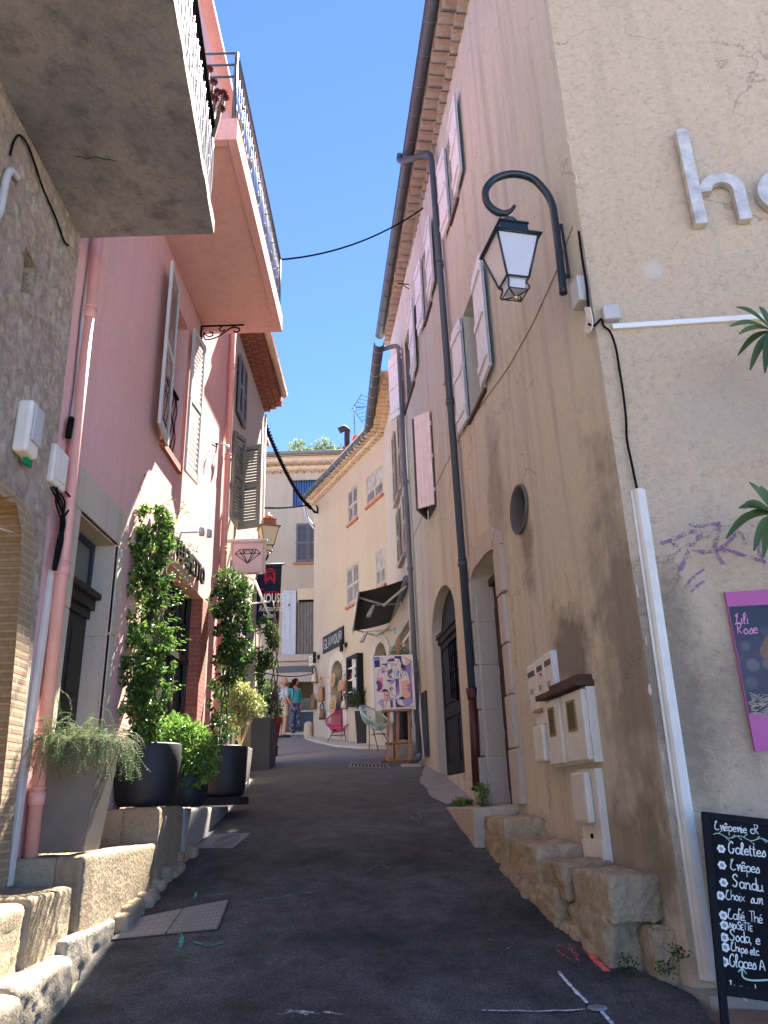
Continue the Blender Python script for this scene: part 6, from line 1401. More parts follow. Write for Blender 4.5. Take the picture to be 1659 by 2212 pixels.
# ------------------------------------------------------------ handwriting
GL = {  # strokes of each letter, x-height .5, ascender 1
'a': (.5, [[(.42, .42), (.2, .5), (.05, .25), (.2, 0), (.4, .15), (.43, .5), (.42, .1), (.52, .02)]]), 'b': (.5, [[(.1, 1), (.1, 0)], [(.1, .3), (.3, .5), (.45, .25), (.3, 0), (.1, .1)]]),
'c': (.42, [[(.4, .42), (.2, .5), (.05, .25), (.2, 0), (.42, .1)]]), 'd': (.5, [[(.42, .42), (.2, .5), (.05, .25), (.2, 0), (.42, .15)], [(.43, 1), (.43, .05), (.52, .02)]]),
'e': (.44, [[(.05, .25), (.38, .3), (.25, .5), (.05, .3), (.12, .02), (.42, .08)]]), 'ê': (.44, [[(.05, .25), (.38, .3), (.25, .5), (.05, .3), (.12, .02), (.42, .08)], [(.08, .62), (.22, .78), (.36, .62)]]),
'é': (.44, [[(.05, .25), (.38, .3), (.25, .5), (.05, .3), (.12, .02), (.42, .08)], [(.18, .62), (.36, .82)]]), 'f': (.34, [[(.4, .92), (.22, 1), (.16, .7), (.16, -.05)], [(.02, .5), (.34, .5)]]),
'h': (.48, [[(.06, 1), (.06, 0)], [(.06, .3), (.25, .5), (.38, .35), (.38, 0)]]), 'i': (.22, [[(.1, .5), (.1, .05), (.2, 0)], [(.1, .72), (.115, .76)]]), 'l': (.26, [[(.05, .2), (.22, .8), (.15, 1), (.07, .8), (.07, .1), (.22, .02)]]),
'n': (.5, [[(.06, .5), (.06, 0)], [(.06, .3), (.22, .5), (.38, .35), (.38, .05), (.5, .02)]]), 'o': (.46, [[(.22, .5), (.05, .25), (.22, 0), (.4, .25), (.22, .5), (.3, .46)]]), 'p': (.48, [[(.08, .5), (.08, -.45)], [(.08, .35), (.28, .5), (.42, .25), (.28, 0), (.08, .1)]]),
'r': (.46, [[(.04, .42), (.12, .52), (.16, 0)], [(.16, .05), (.3, .5), (.4, .5), (.42, .02), (.5, .05)]]), 's': (.38, [[(.04, .05), (.25, .5), (.34, .1), (.12, 0), (.02, .08)]]), 't': (.32, [[(.12, .85), (.12, .08), (.26, .02)], [(.0, .55), (.28, .58)]]), 'u': (.5, [[(.05, .5), (.06, .1), (.2, 0), (.38, .15), (.4, .5), (.4, .08), (.5, .02)]]), 'w': (.62, [[(.04, .5), (.1, .02), (.28, .02), (.3, .48), (.34, .02), (.52, .05), (.56, .5)]]),
'x': (.46, [[(.04, .5), (.4, 0)], [(.4, .5), (.04, 0)]]), 'C': (.6, [[(.3, .8), (.14, .9), (.16, .7), (.32, .98), (.12, .6), (.06, .2), (.25, 0), (.5, .12)]]), 'G': (.62, [[(.45, .8), (.34, 1), (.12, .75), (.08, .2), (.3, 0), (.46, .2), (.48, .42)], [(.34, .4), (.58, .42)]]),
'S': (.6, [[(.5, .8), (.38, 1), (.14, .85), (.2, .6), (.44, .35), (.3, 0), (.04, .12)]]), 'L': (.5, [[(.35, .95), (.12, .8), (.2, .7), (.3, 1), (.16, .1), (.05, .02), (.2, .08), (.5, 0)]]), 'R': (.56, [[(.1, 1), (.1, 0)], [(.0, .95), (.3, 1), (.42, .8), (.3, .55), (.1, .52), (.45, 0)]]),
'T': (.5, [[(0, .95), (.5, .98)], [(.24, .95), (.22, 0)]]), 'N': (.5, [[(.04, 0), (.06, .7), (.38, .05), (.4, .72)]]), 'O': (.5, [[(.22, .6), (.05, .3), (.22, 0), (.42, .3), (.22, .6)]]), 'I': (.2, [[(.08, .6), (.08, 0)]]), 'E': (.42, [[(.36, .6), (.06, .6), (.06, 0), (.36, 0)], [(.06, .3), (.3, .3)]]),
'A': (.54, [[(.02, 0), (.25, .8), (.48, 0)], [(.12, .3), (.4, .3)]]), '3': (.46, [[(.05, .9), (.3, .95), (.2, .55), (.38, .3), (.22, 0), (.02, .1)]]), '0': (.46, [[(.22, .5), (.05, .25), (.22, 0), (.4, .25), (.22, .5)]]), ',': (.26, [[(.1, .05), (.08, -.2)]]), ' ': (.34, []), 'M': (.7, [[(.04, 0), (.1, 1), (.34, .2), (.58, 1), (.64, 0)]]), 'U': (.54, [[(.06, 1), (.06, .25), (.26, 0), (.46, .25), (.46, 1)]]), 'P': (.46, [[(.06, 0), (.06, .7), (.3, .68), (.34, .42), (.06, .38)]])}
def write(fr, txt, a, b, size, r, mb, slant=.0, sp=1., c=.0, n=5, seed=0, drop=0.):
    rr = random.Random(seed); x = a
    for ch in txt:
        w, st = GL[ch]; jy = rr.uniform(-.03, .03) * size
        for s in st:
            P = catmull([V3((x + (u + v * slant) * size, b + v * size + jy - (x - a) * drop, 0)) for u, v in s], n) if len(s) > 2 else [V3((x + (u + v * slant) * size, b + v * size + jy - (x - a) * drop, 0)) for u, v in s]
            ribbon(mb, [fr(p.x, p.y, c) for p in P], fr.N, r, .12, rr.randint(0, 999))
        x += w * size * sp
    return x
chalk = flat('chalk_marker_white', (.78, .80, .72), .8)
mb = MB(); a, b = FH.hit(1586, 1345, .032); write(FH, 'Lili', a, b - .01, .075, .006, mb, .12, 1.05, .033, seed=1); a, b = FH.hit(1592, 1372, .032); write(FH, 'Rose', a, b + .005, .075, .006, mb, .1, 1.0, .033, seed=2)
mb.build('handwritten_name', flat('pink_lettering', (.72, .30, .52)), pt)
# ------------------------------------------------------------ chalkboard
Pt, Pb = at_y(1516, 1752, 4.86), at_y(1562, 2240, 4.60)
V_ = (Pt - Pb).normalized(); U_ = V3((1, -.06, 0)).normalized(); U_ = (U_ - V_ * U_.dot(V_)).normalized(); FK = Fr(Pb, U_, U_.cross(V_), V_)
if FK.N.y > 0: FK = Fr(Pb, U_, -FK.N, V_)
Lb = (Pt - Pb).length; BW = .66; st_ = .040
ck = thing('chalkboard', (Pb.x + .33, 4.7, gz(4.6)), 'black framed chalkboard with a handwritten menu leaning by the rough wall', 'chalkboard')
mb = MB(); mb.box(FK, 0, st_, -.03, Lb, -.03, 0); mb.box(FK, BW - st_, BW, -.03, Lb, -.03, 0); mb.box(FK, st_, BW - st_, Lb - st_, Lb, -.03, 0)
bz = FK.hit(1640, 2160)[1]; mb.box(FK, st_, BW - st_, bz, bz + .05, -.03, 0); mb.build('frame', plain('worn_black_wood', (.012, .012, .014), .7, var=.4, spec=.15), ck, .004)
FR = FK.sub(0, Lb, -.03); bk = V3((.02, .10, -1.0)).normalized()
for a in (.12, BW - .12): mb = MB(); mb.tube([FK(a + .02, Lb - .02, -.05), FK(a + .02, Lb - .02, -.05) + bk * (Lb * .93)], .014, 6); mb.build('rear_leg', M['blackmatt'], ck)
mb = MB(); mb.box(FK, st_, BW - st_, bz + .05, Lb - st_, -.022, -.008); mb.build('slate_panel', plain('chalkboard_black', (.010, .011, .012), .8, var=.3, bscale=90, spec=.12), ck)
K2 = lambda x, y: ((2700 + x * .42133) / 1.8228, (3100 + y * .42133) / 1.8228)
mb = MB()
def wl(txt, x, y, sz, r=.0055, slant=.06, sp=1., drop=0., seed=0):
    a, b = FK.hit(*K2(x, y), -.006); write(FK, txt, a + .004, b, sz * .70, r * .85, mb, slant, sp * 1.05, -.0065, 5, seed, drop)
wl('Crêperie cR', 262, 392, .075, .006, .05, .92, 0, 3); wl('Galettes', 390, 610, .092, .0075, .05, .92, 0, 4); wl('Crêpes', 410, 770, .088, .0065, .05, .86, 0, 5)
wl('Sandu', 425, 925, .092, .0075, .05, .95, .05, 6); wl('Choix  sur', 365, 1045, .075, .006, .08, .82, 0, 7); wl('Café, Thé', 385, 1225, .078, .006, .06, .80, 0, 8)
wl('NOISETTE', 405, 1315, .055, .006, .05, .80, 0, 9); wl('Soda, e', 402, 1430, .080, .0065, .05, .86, 0, 10); wl('Chips etc', 415, 1525, .062, .006, .03, .85, .05, 11); wl('Glaces A', 400, 1670, .085, .0065, .04, .82, 0, 12)
wl('30 rue d', 402, 1885, .060, .006, .0, .86, .03, 13)
mb.build('menu_writing', chalk, ck)
gch = flat('grey_chalk', (.30, .31, .29))
for k, (x, y) in enumerate(((332, 575), (340, 728), (355, 890), (325, 1012), (352, 1197), (362, 1290), (362, 1403), (370, 1495), (362, 1630))):
    mb = MB(); a, b = FK.hit(*K2(x, y), -.006)
    for q in range(6): t_ = q * math.pi / 3 + k; mb.add([FK(a + .014 * math.cos(t_) + .010 * math.cos(u * math.pi / 4), b + .014 * math.sin(t_) + .010 * math.sin(u * math.pi / 4), -.0066 + q * 1e-5) for u in range(8)], [tuple(range(8))])
    mb.add([FK(a + .011 * math.cos(u * math.pi / 4), b + .011 * math.sin(u * math.pi / 4), -.0063) for u in range(8)], [tuple(range(8))], 1)
    mb.build('flower_bullet', [chalk, gch], ck)
mb = MB(); gr = flat('green_chalk', (.42, .62, .46))
for y, x0, x1 in ((440, 255, 1500), (1925, 400, 1500)):
    a0, b0 = FK.hit(*K2(x0, y), -.006); a1 = BW - .10; n_ = 30
    P = [FK(a0 + (a1 - a0) * i / n_, b0 + .010 * math.sin(i * .9), -.0064) for i in range(n_ + 1)]; ribbon(mb, P, FK.N, .004)
    for i in range(2, n_, 2):
        s_ = 1 if i % 4 else -1; ribbon(mb, [P[i], P[i] + FK.U * .008 + FK.V * .010 * s_, P[i] + FK.U * .016 + FK.V * .016 * s_], FK.N, .0035)
        mb.add([P[i] + FK.U * (.018 + .004 * math.cos(u)) + FK.V * (.017 * s_ + .004 * math.sin(u)) for u in range(6)], [tuple(range(6))])
mb.build('vine_flourish', gr, ck)
mb = MB(); P = [FK(*FK.hit(*K2(x, y), -.006), -.0064) for x, y in ((528, 1700), (530, 1760), (560, 1790), (640, 1805), (769, 1800), (900, 1790))]; ribbon(mb, catmull(P, 5), FK.N, .008); P = [FK(*FK.hit(*K2(x, y), -.006), -.0064) for x, y in ((490, 1725), (528, 1690), (570, 1745))]; ribbon(mb, P, FK.N, .008); mb.build('arrow_mark', gr, ck)
# long leaved branches at the right edge
t = thing('shrub', (2.95, 4.55, gz(4.5)), 'long leaved branches reaching in front of the rough end wall', 'shrub')
mb = MB(); tr = MB(); tk = V3((2.9, 4.6, gz(4.5))); tr.tube(catmull([tk, tk + V3((.03, 0, 1.5)), tk + V3((-.04, 0, 3.2)), tk + V3((.0, 0, 5.0))], 6), [.03] * 12 + [.02] * 7, 8)
r = random.Random(8)
def longleaf(p, q, w, bend=.12):
    p, q = V3(p), V3(q); L_ = (q - p).length; n = V3((0, -1, .35)).normalized(); s = (q - p).cross(n).normalized(); k = len(mb.v); N_ = 7
    for i in range(N_ + 1):
        u = i / N_; c = p.lerp(q, u) + V3((0, 0, bend * L_ * math.sin(math.pi * u))) ; ww = w * math.sin(math.pi * (u * .9 + .06)) ** .8
        mb.v += [tuple(c + s * ww + n * ww * .35), tuple(c), tuple(c - s * ww + n * ww * .35)]
    for i in range(N_):
        b = k + 3 * i
        mb.f += [[b, b + 1, b + 4, b + 3], [b + 1, b + 2, b + 5, b + 4]]; mb.m += [0, 0]; mb.sm += [True, True]
    # keep each leaf one island
for (hx, hy), tips in (((1668, 712), [((1590, 664), .13), ((1576, 706), .12), ((1596, 722), .1), ((1594, 768), .14), ((1620, 800), .1), ((1640, 662), .1), ((1652, 806), .1), ((1690, 800), .1), ((1720, 700), .1), ((1700, 650), .1)]), ((1672, 1108), [((1618, 1042), .1), ((1610, 1086), .08), ((1596, 1098), .1), ((1568, 1164), .16), ((1628, 1190), .12), ((1648, 1206), .1), ((1606, 1118), .1), ((1690, 1040), .1), ((1728, 1120), .1), ((1700, 1190), .1), ((1642, 1050), .05)])):
    for hh in (4.62,):
        h_ = at_y(hx, hy, hh); tr.tube(catmull([V3((2.87, 4.6, h_.z - .55)), V3((2.72, 4.6, h_.z - .15)), h_], 5), .010, 6)
        for (tx, ty), bd in tips: q = at_y(tx, ty, hh + r.uniform(-.14, .06)); longleaf(h_.lerp(q, .06), q, .024 + r.uniform(0, .006), bd)
for k in range(26):
    z = r.uniform(2.6, 5.6); h_ = V3((2.9 + r.uniform(-.05, .3), 4.6, z)); longleaf(h_, h_ + V3((r.uniform(.05, .35), r.uniform(-.25, .2), r.uniform(-.15, .1))), .028, .12)
tr.build('stem', M['bark'], t); mb.build('foliage', M['leafbig'], t)
# ------------------------------------------------------------ meters and mailboxes on the ochre wall
def boxpx(name, tl, tr_, br, dep, mat, label, cat, group=None, bev=.008, c0=.0):
    (a0, z0), (a1, z1), (a2, z2) = FA.hit(*tl, dep), FA.hit(*tr_, dep), FA.hit(*br, dep); A0, A1 = max(a0, a1), min(a1, a2) if abs(a1 - a2) < .05 else (a1 + a2) / 2
    mb = MB(); mb.box(FA, A1, A0, z2, (z0 + z1) / 2, c0, dep); return tag(mb.build(name, mat, None, bev, 2), label, cat, group), (A1, A0, z2, (z0 + z1) / 2)
names = ['mailbox nearest the black door with a dark slot', 'middle white mailbox with a red name tag', 'right hand white mailbox above the wooden boards']
xs_ = [FA.hit(px, 1450, .05)[0] for px in (1138, 1158, 1176, 1196)]; ztm = FA.hit(1170, 1425, .1)[1]
for i in range(3):
    A0, A1 = xs_[i], xs_[i + 1]; z0 = 2.36; z1 = 2.80 + .012 * i; t = thing('mailbox', FA((A0 + A1) / 2, z0, 0), names[i], 'mailbox', 'white mailboxes on the ochre wall')
    MB().box(FA, A1 + .006, A0 - .006, z0, z1, .0, .05).build('case', M['whitepaint'], t, .004)
    d = MB(); d.box(FA, A1 + .02, A0 - .02, z0 + .02, z1 - .02, .05, .056); dd = d.build('door', M['white'], t, .003)
    w_ = A0 - A1; d = MB(); d.box(FA, A1 + .04, A0 - .04, z1 - .12, z1 - .07, .056, .060); d.build('slot', flat('slot_dark', (.10, .10, .10)), dd)
    d = MB(); d.box(FA, A1 + w_ * .4, A1 + w_ * .75, z0 + .16, z0 + .21, .056, .059); d.build('name_plate', flat('plate', (.36, .34, .30)), dd)
    if i == 1: d = MB(); d.box(FA, A1 + w_ * .3, A1 + w_ * .5, z1 - .165, z1 - .14, .056, .0605); d.build('red_tag', flat('tag_red', (.55, .03, .03)), dd)
    d = MB(); d.lathe(FA(A0 - .03, z0 + .1, .056), [(.006, 0), (.006, .006)], 8, axis=-FA.N * -1); d.build('lock', M['zincdark'], dd)
aL, zTL = FA.hit(1170.5, 1519.5, .12); aR, zTR = FA.hit(1251.5, 1476.5, .12); aM = FA.hit(1210, 1560, .12)[0]; zB = FA.hit(1270, 1646.8, .12)[1]; zT = (zTL + zTR) / 2
t = thing('meter_cabinet', FA((aL + aR) / 2, zB, 0), 'pair of tall cream meter cabinets under stained wooden boards', 'meter cabinet')
MB().box(FA, aR, aL, zB, zT, 0, .07).build('case', M['meter'], t, .006)
for lo, hi in ((aM + .01, aL), (aR, aM - .01)):
    mb = MB(); mb.prism(Fr(FA(lo, 0, .07), FA.N, FA.U), [(0, zB + .02), (.045, zB + .02), (.045, zT - .02), (0, zT - .02)], .01, hi - lo - .05); dd = mb.build('door', M['meter'], t, .01)
    MB().box(FA, lo + (hi - lo) * .35, lo + (hi - lo) * .62, zT - .30, zT - .10, .116, .120).build('window', flat('meter_window', (.07, .045, .02), .3), dd)
    mb = MB(); 
    for q in ((.30, .35, -.32, -.08), (.62, .67, -.32, -.08), (.35, .62, -.10, -.08), (.35, .62, -.32, -.30)): mb.box(FA, lo + (hi - lo) * q[0], lo + (hi - lo) * q[1], zT + q[2], zT + q[3], .115, .124)
    mb.build('window_frame', plain('ochre_plastic', (.28, .19, .08), .6), dd)
t2 = thing('board_shelf', FA(aM, zT, 0), 'three stained wooden boards resting on the cream meter cabinets', 'boards')
mb = MB(); mb.box(FA, aR - .01, aL + .06, zT + .004, zT + .05, 0, .16); mb.build('board', M['oldwood'], t2, .006)
mb = MB(); mb.box(FA, aR + .02, aL - .25, zT + .052, zT + .095, 0, .13); mb.build('board', M['oldwood'], t2, .006)
mb = MB(); mb.box(FA, aL + .07, aL + .25, zT - .08, zT - .05, 0, .12); mb.build('board', M['wood'], t2, .004)
a0, zt = FA.hit(1150, 1530, .11); a1, _ = FA.hit(1180, 1560, .11); a2, zb = FA.hit(1192, 1643, .11)
t = thing('meter_box', FA(a1, zb, 0), 'small cream meter box with a stepped cover left of the tall cabinets', 'meter box')
MB().box(FA, aL + .015, a0, zb + .32, zt, 0, .09).build('upper_cover', M['white'], t, .012); MB().box(FA, aL + .02, a0 - .03, zb, zb + .315, 0, .14).build('lower_cover', M['meter'], t, .02)
a0, zt = FA.hit(1233, 1664, .10); a1, _ = FA.hit(1284, 1655, .06); a2, zb = FA.hit(1300, 1838, .08); zb -= .1
t = thing('meter_cabinet', FA(a1, zb, 0), 'lower cream meter cabinet standing on the stone bench', 'meter cabinet')
MB().box(FA, a1 - .0, a0, zb, zt, 0, .06).build('case', M['meter'], t, .006); hm = zt - zb
dd = MB().box(FA, a1 + .09, a0 - .005, zb + hm * .42, zt - .02, .06, .12).build('door', M['white'], t, .02)
MB().box(FA, a1 + .0, a0, zb, zb + hm * .24, .061, .072).build('plinth', M['meter'], t, .004)
MB().box(FA, (a0 + a1) / 2 - .02, (a0 + a1) / 2 + .02, zb + hm * .26, zb + hm * .31, .061, .067).build('lock', M['blackmatt'], t)
# ------------------------------------------------------------ stone bench, slabs, ramp at the foot of the ochre wall
t = thing('stone_bench', FA(1, gz(6.5), .2), 'rough stone bench of large yellow blocks below the lower meter cabinet', 'stone bench')
zbt = FA.hit(1279, 1890, .42)[1]; zb1 = FA.hit(1185, 1841, .40)[1]
def bs(s0, s1, z0, z1, c1, amp, rd, sd, c0=-.02, n=30): mb = MB(); rock(mb, FA, s0, s1, z0, z1, c0, c1, amp * 1.0, rd * .5, sd, n); mb.build('stone', M['wornstone'], t)
def g_s(s): return gz(5.45 + s)
bs(.02, .70, g_s(.3) + .22, zbt + .0, .34, .03, .07, 1); bs(-.10, .12, g_s(0) - .1, g_s(0) + .26, .14, .03, .06, 2); bs(.12, .85, g_s(.4) - .2, g_s(.4) + .25, .355, .045, .08, 3)
bs(.71, 1.20, g_s(.9) + .16, zbt + .03, .40, .03, .06, 4); bs(.84, 1.5, g_s(1.1) - .2, g_s(1.1) + .2, .44, .04, .08, 5); bs(1.21, 1.9, g_s(1.4) + .1, zb1 + .04, .42, .03, .07, 6); bs(1.5, 2.1, g_s(1.8) - .2, g_s(1.8) + .12, .42, .04, .08, 7); bs(1.9, 2.2, g_s(2) + .0, zb1 + .06, .38, .03, .06, 9)
rs_ = random.Random(12)
for k in range(15):
    s_ = .32 + k * .13; bs(s_, s_ + rs_.uniform(.12, .22), g_s(s_) - .12, g_s(s_) + rs_.uniform(.03, .12), min(.44, .34 + s_ * .06) + rs_.uniform(.0, .05), .02, .10, 30 + k, .30, 10)
zs2 = FA.hit(1150, 1772, .40)[1]; t = thing('stone_bench', FA(2.8, gz(8.2), .2), 'higher pair of yellow stone blocks between the bench and the door step', 'stone bench')
bs(2.21, 2.85, g_s(2.2) - .1, zs2, .40, .03, .05, 11); bs(2.86, 3.15, g_s(2.9) - .15, zs2 + .01, .38, .03, .05, 12); bs(3.14, 3.7, g_s(3.2) - .2, zs2 + .0, .34, .03, .05, 13)
mb = MB(); s0_, s1_ = 3.05, 5.3; zst = 1.515
n_ = 14; vs = []
for i in range(n_ + 1):
    s = s0_ + (s1_ - s0_) * i / n_; w = .48 - .10 * i / n_ + noise.noise(V3((s * 3, 0, 0))) * .02
    vs += [FA(s, g_s(s) - .3, w + .02), FA(s, zst - .01, w), FA(s, zst + noise.noise(V3((s * 4, 2, 0))) * .006, w - .02), FA(s, zst, -.02)]
mb.add(vs, [(4 * i + j, 4 * i + j + 1, 4 * i + j + 5, 4 * i + j + 4) for i in range(n_) for j in range(3)] + [(0, 1, 2, 3), tuple(4 * n_ + j for j in range(4))]); tag(mb.build('door_step', M['lime']), 'pale stone door step below the framed doorway', 'step')
mb = MB(); pts = [(5.1, .42), (5.6, .62), (6.6, .60), (7.4, .44), (8.3, .16), (8.6, -.02), (5.1, -.02)]
def rz(s, c): return max(gz(5.45 + s * math.cos(az)) + .02, min(1.72 + (s - 5.1) * .085, 1.99)) - .0 if c < .2 else gz(5.45 + s * math.cos(az)) + .025
gr_ = []
for i in range(17):
    s = 5.1 + i * .21; w = np.interp(s, [5.1, 5.6, 6.6, 7.4, 8.5], [.44, .56, .56, .42, .05]) + noise.noise(V3((s * 3, 7, 0))) * .03
    for j in range(6):
        c = -.02 + (w + .02) * j / 5; z_in = min(1.60 + (s - 5.1) * .20, 1.97) if s < 7 else max(1.97, gz(5.45 + s * .99) + .03); z_in = max(z_in, gz(5.45 + s * .99) + .03); z_out = gz(5.45 + s * .99 ) - .02
        gr_.append(FA(s, z_in + (z_out - z_in) * (j / 5) ** 1.6 + noise.noise(V3((s * 6, c * 6, 0))) * .008, c))
mb.add(gr_, [(6 * i + j, 6 * i + j + 1, 6 * i + j + 7, 6 * i + j + 6) for i in range(16) for j in range(5)], 0, True); tag(mb.build('cement_apron', M['kerb']), 'cracked grey cement apron in front of the arched black door', 'apron')
mb = MB()
for s, w in ((2.3, .1),): pass
mb = MB(); r = random.Random(9)
t = thing('weeds', FA(4.3, 1.5, .2), 'green weeds growing on the pale stone door step', 'weeds')
for s, c, n_, h in ((4.05, .14, 130, .22), (4.15, .12, 90, .26), (4.9, .2, 90, .10), (4.65, .26, 60, .08), (5.2, .2, 60, .08)):
    for i in range(n_): p = FA(s + r.gauss(0, .07), zst + r.uniform(0, h), c + r.gauss(0, .05)); leaf(mb, p, rv(r) + V3((0, 0, .4)), V3((0, -.5, 1)), .035, .018)
    for i in range(8): st0 = FA(s + r.gauss(0, .02), zst, c); mb.tube([st0, st0 + V3((r.uniform(-.05, .05), r.uniform(-.05, .05), h))], .003, 4)
mb.build('foliage', M['leafbright'], t)
mb = MB()
for s, c, z in ((.03, .27, g_s(0) + .02), (-.2, .05, gz(5.2) + .15), (-.15, .12, gz(5.3) + .05)):
    for i in range(60): leaf(mb, FA(s + r.gauss(0, .04), z + r.uniform(0, .08), c + r.gauss(0, .03)), rv(r) + V3((0, 0, .3)), V3((0, -.5, 1)), .022, .012)
tag(mb.build('weeds', M['leafdark']), 'small weeds at the foot of the wall corner by the bench', 'weeds')
# end wall foot: pale cement strip and brown paving
mb = MB(); P = [(1455, 2108), (1540, 2122), (1600, 2128), (1760, 2150), (1760, 2240), (1560, 2190), (1500, 2145)]
q = [on_ground(*p) for p in P]; q = [V3((p.x, p.y, gz(p.y) + .045)) for p in q]; mb.prism(Fr((0, 0, 0), (1, 0, 0), (0, 0, 1), (0, 1, 0)), [(1.66, 5.30), (3.6, 5.02), (3.6, 4.86), (1.98, 4.92), (1.74, 5.02)], gz(5) - .2, gz(5.1) + .03); tag(mb.build('cement_strip', M['kerb']), 'pale cement strip along the foot of the end wall', 'kerb')
mb = MB(); vs = []; 
for j in range(9):
    y = 4.9 - j * .25
    for x in (1.72 - .012 * j * 2, 2.2, 2.8, 3.6): vs.append((x, y, gz(y) + .012))
mb.add(vs, [(4 * i + j, 4 * i + j + 1, 4 * i + j + 5, 4 * i + j + 4) for i in range(8) for j in range(3)]); tag(mb.build('pavement', stucco('brown_paving', (.26, .17, .12), (.14, .1, .08), (.33, .24, .18), .8, .1, 30, .01, .6)), kind='structure')
# ------------------------------------------------------------ zinc downpipe between the houses, notice board
p0, p1 = FA(*FA.hit(868, 880, .08), .08), FA(*FA.hit(906, 1628, .08), .08); cs = []
mb = MB(); mb.tube([p0 + (p0 - p1).normalized() * 1.3, p1], .05, 14)
for px, py in ((874, 1050), (884, 1235), (896, 1455)):
    z = FA.hit(px, py, .08)[1]; k = (z - p1.z) / (p0.z - p1.z); c = p1.lerp(p0, k); mb.lathe(c, [(.051, 0), (.062, .005), (.062, .06), (.051, .065)], 16)
mb.tube(catmull([p1, p1 + V3((-.02, -.02, -.08)), p1 + V3((-.1, -.05, -.12))], 4), .05, 12)
top_ = p0 + (p0 - p1).normalized() * 1.3; mb.tube(catmull([top_, top_ + V3((-.05, .1, .3)), V3((.03, 14.7, ZB + .22))], 5), .05, 12)
tag(mb.build('drain_pipe', M['zincdark'] if False else M['zinc']), 'weathered zinc drain pipe between the ochre and cream houses', 'drain pipe')
p0, p1 = FA(*FA.hit(899, 1425, .03), .03), FA(*FA.hit(917, 1640, .03), .03); mb = MB(); mb.tube([p0, p1], .025, 8); tag(mb.build('conduit', M['white']), 'white conduit beside the weathered zinc drain pipe', 'conduit')
q = [FA.hit(*p, .03) for p in ((909, 1498), (919, 1491), (925, 1635), (914, 1634))]; mb = MB(); mb.prism(FA, [((q[0][0] + q[3][0]) / 2, q[3][1]), ((q[1][0] + q[2][0]) / 2, q[2][1]), ((q[1][0] + q[2][0]) / 2, q[1][1]), ((q[0][0] + q[3][0]) / 2, q[0][1])], .005, .03); tag(mb.build('wall_panel', plain('dark_slate_panel', (.02, .023, .027), .5)), 'dark slate panel on the ochre wall left of the arched door', 'panel')
# little wall fittings
a, b = FA.hit(748 / 1 if False else 1747 / 1.8228, 1490 / 1.8228 + 3, .05); fbox('junction_box', FA, a - .05, a + .05, b - .07, b + .07, 0, .06, M['greyplastic'], 'little grey junction box left of the main downpipe', 'junction box', None, .006)
def thinwire(P, label, r=.004, m='blackmatt', cat='cable'):
    mb = MB(); mb.tube(P, r, 5); return tag(mb.build('cable', M[m]), label, cat)
thinwire([FA(*FA.hit(px, py, .01), .008) for px, py in ((1236, 490), (1200, 590), (1150, 700), (1100, 790), (1000, 930), (960, 1010), (905, 1130), (892, 1160))], 'thin buff wire slanting across the ochre wall', .004, 'oldwood' if False else 'bark')
mb = MB(); P = FA.hit(884, 672, .02); mb.tube([FE(P[0], 11.6, .05), FE(P[0], 11.62, .42)], .012, 6); mb.tube(catmull([FE(P[0], 11.45, .05), FE(P[0], 11.5, .2), FE(P[0], 11.62, .35)], 4), .010, 6); tag(mb.build('bracket', M['blackmatt']), 'black iron bracket under the tiled eaves', 'bracket')
# ------------------------------------------------------------ awning and its lamps
t = thing('awning', FB1(1.8, 5.2, 0), 'black retractable awning over the gallery with grey folding arms', 'awning')
sN, zN = FB1.hit(878, 1248, .12); sF, zF = FB1.hit(849, 1339, .12); zN_ = zF_ = (zN + zF) / 2
A0_, A1_ = at_y(878, 1249, FB1(sN, 0).y), None
sN = max(.15, sN); bN = FB1(sN, FB1.hit(878, 1250, .12)[1], .12); zaw = bN.z; bF = at_z(849, 1342, zaw); 
fN = at_y(774, 1279, 15.4); fF0 = at_z(762, 1362, fN.z)
fF = fN + (bF - bN)
ff = at_z(762, 1362, fN.z)
mb = MB(); n_ = 10; vs = [bN.lerp(fN, i / n_) + V3((0, 0, -.03 * math.sin(math.pi * i / n_))) for i in range(n_ + 1)] + [bF.lerp(ff, i / n_) + V3((0, 0, -.03 * math.sin(math.pi * i / n_))) for i in range(n_ + 1)]
vs += [v - V3((0, 0, .01)) for v in vs]; m_ = 2 * (n_ + 1)
mb.add(vs, [(i, i + 1, n_ + 2 + i, n_ + 1 + i) for i in range(n_)] + [(m_ + i, m_ + i + 1, m_ + n_ + 2 + i, m_ + n_ + 1 + i) for i in range(n_)], 0, True)
mb.add([fN, ff, ff - V3((0, 0, .16)), fN - V3((0, 0, .16))], [(0, 1, 2, 3)]); mb.build('canopy', M['fabricblack'], t)
mb = MB(); mb.tube([bN, bF], .07, 12); mb.build('roller', M['zinc'], t); mb = MB(); mb.tube([fN, ff], .03, 8); mb.build('front_bar', M['white'], t)
for (b_, f_) in ((bN.lerp(bF, .06), fN.lerp(ff, .06)), (bN.lerp(bF, .9), fN.lerp(ff, .9))):
    el = b_.lerp(f_, .45) + V3((0, .55, -.22)); mb = MB(); mb.tube([b_ + V3((0, 0, -.1)), el], .026, 6); mb.tube([el, f_ + V3((0, 0, -.05))], .022, 6); mb.ball(el, .04, 8); mb.build('folding_arm', M['greyplastic'], t)
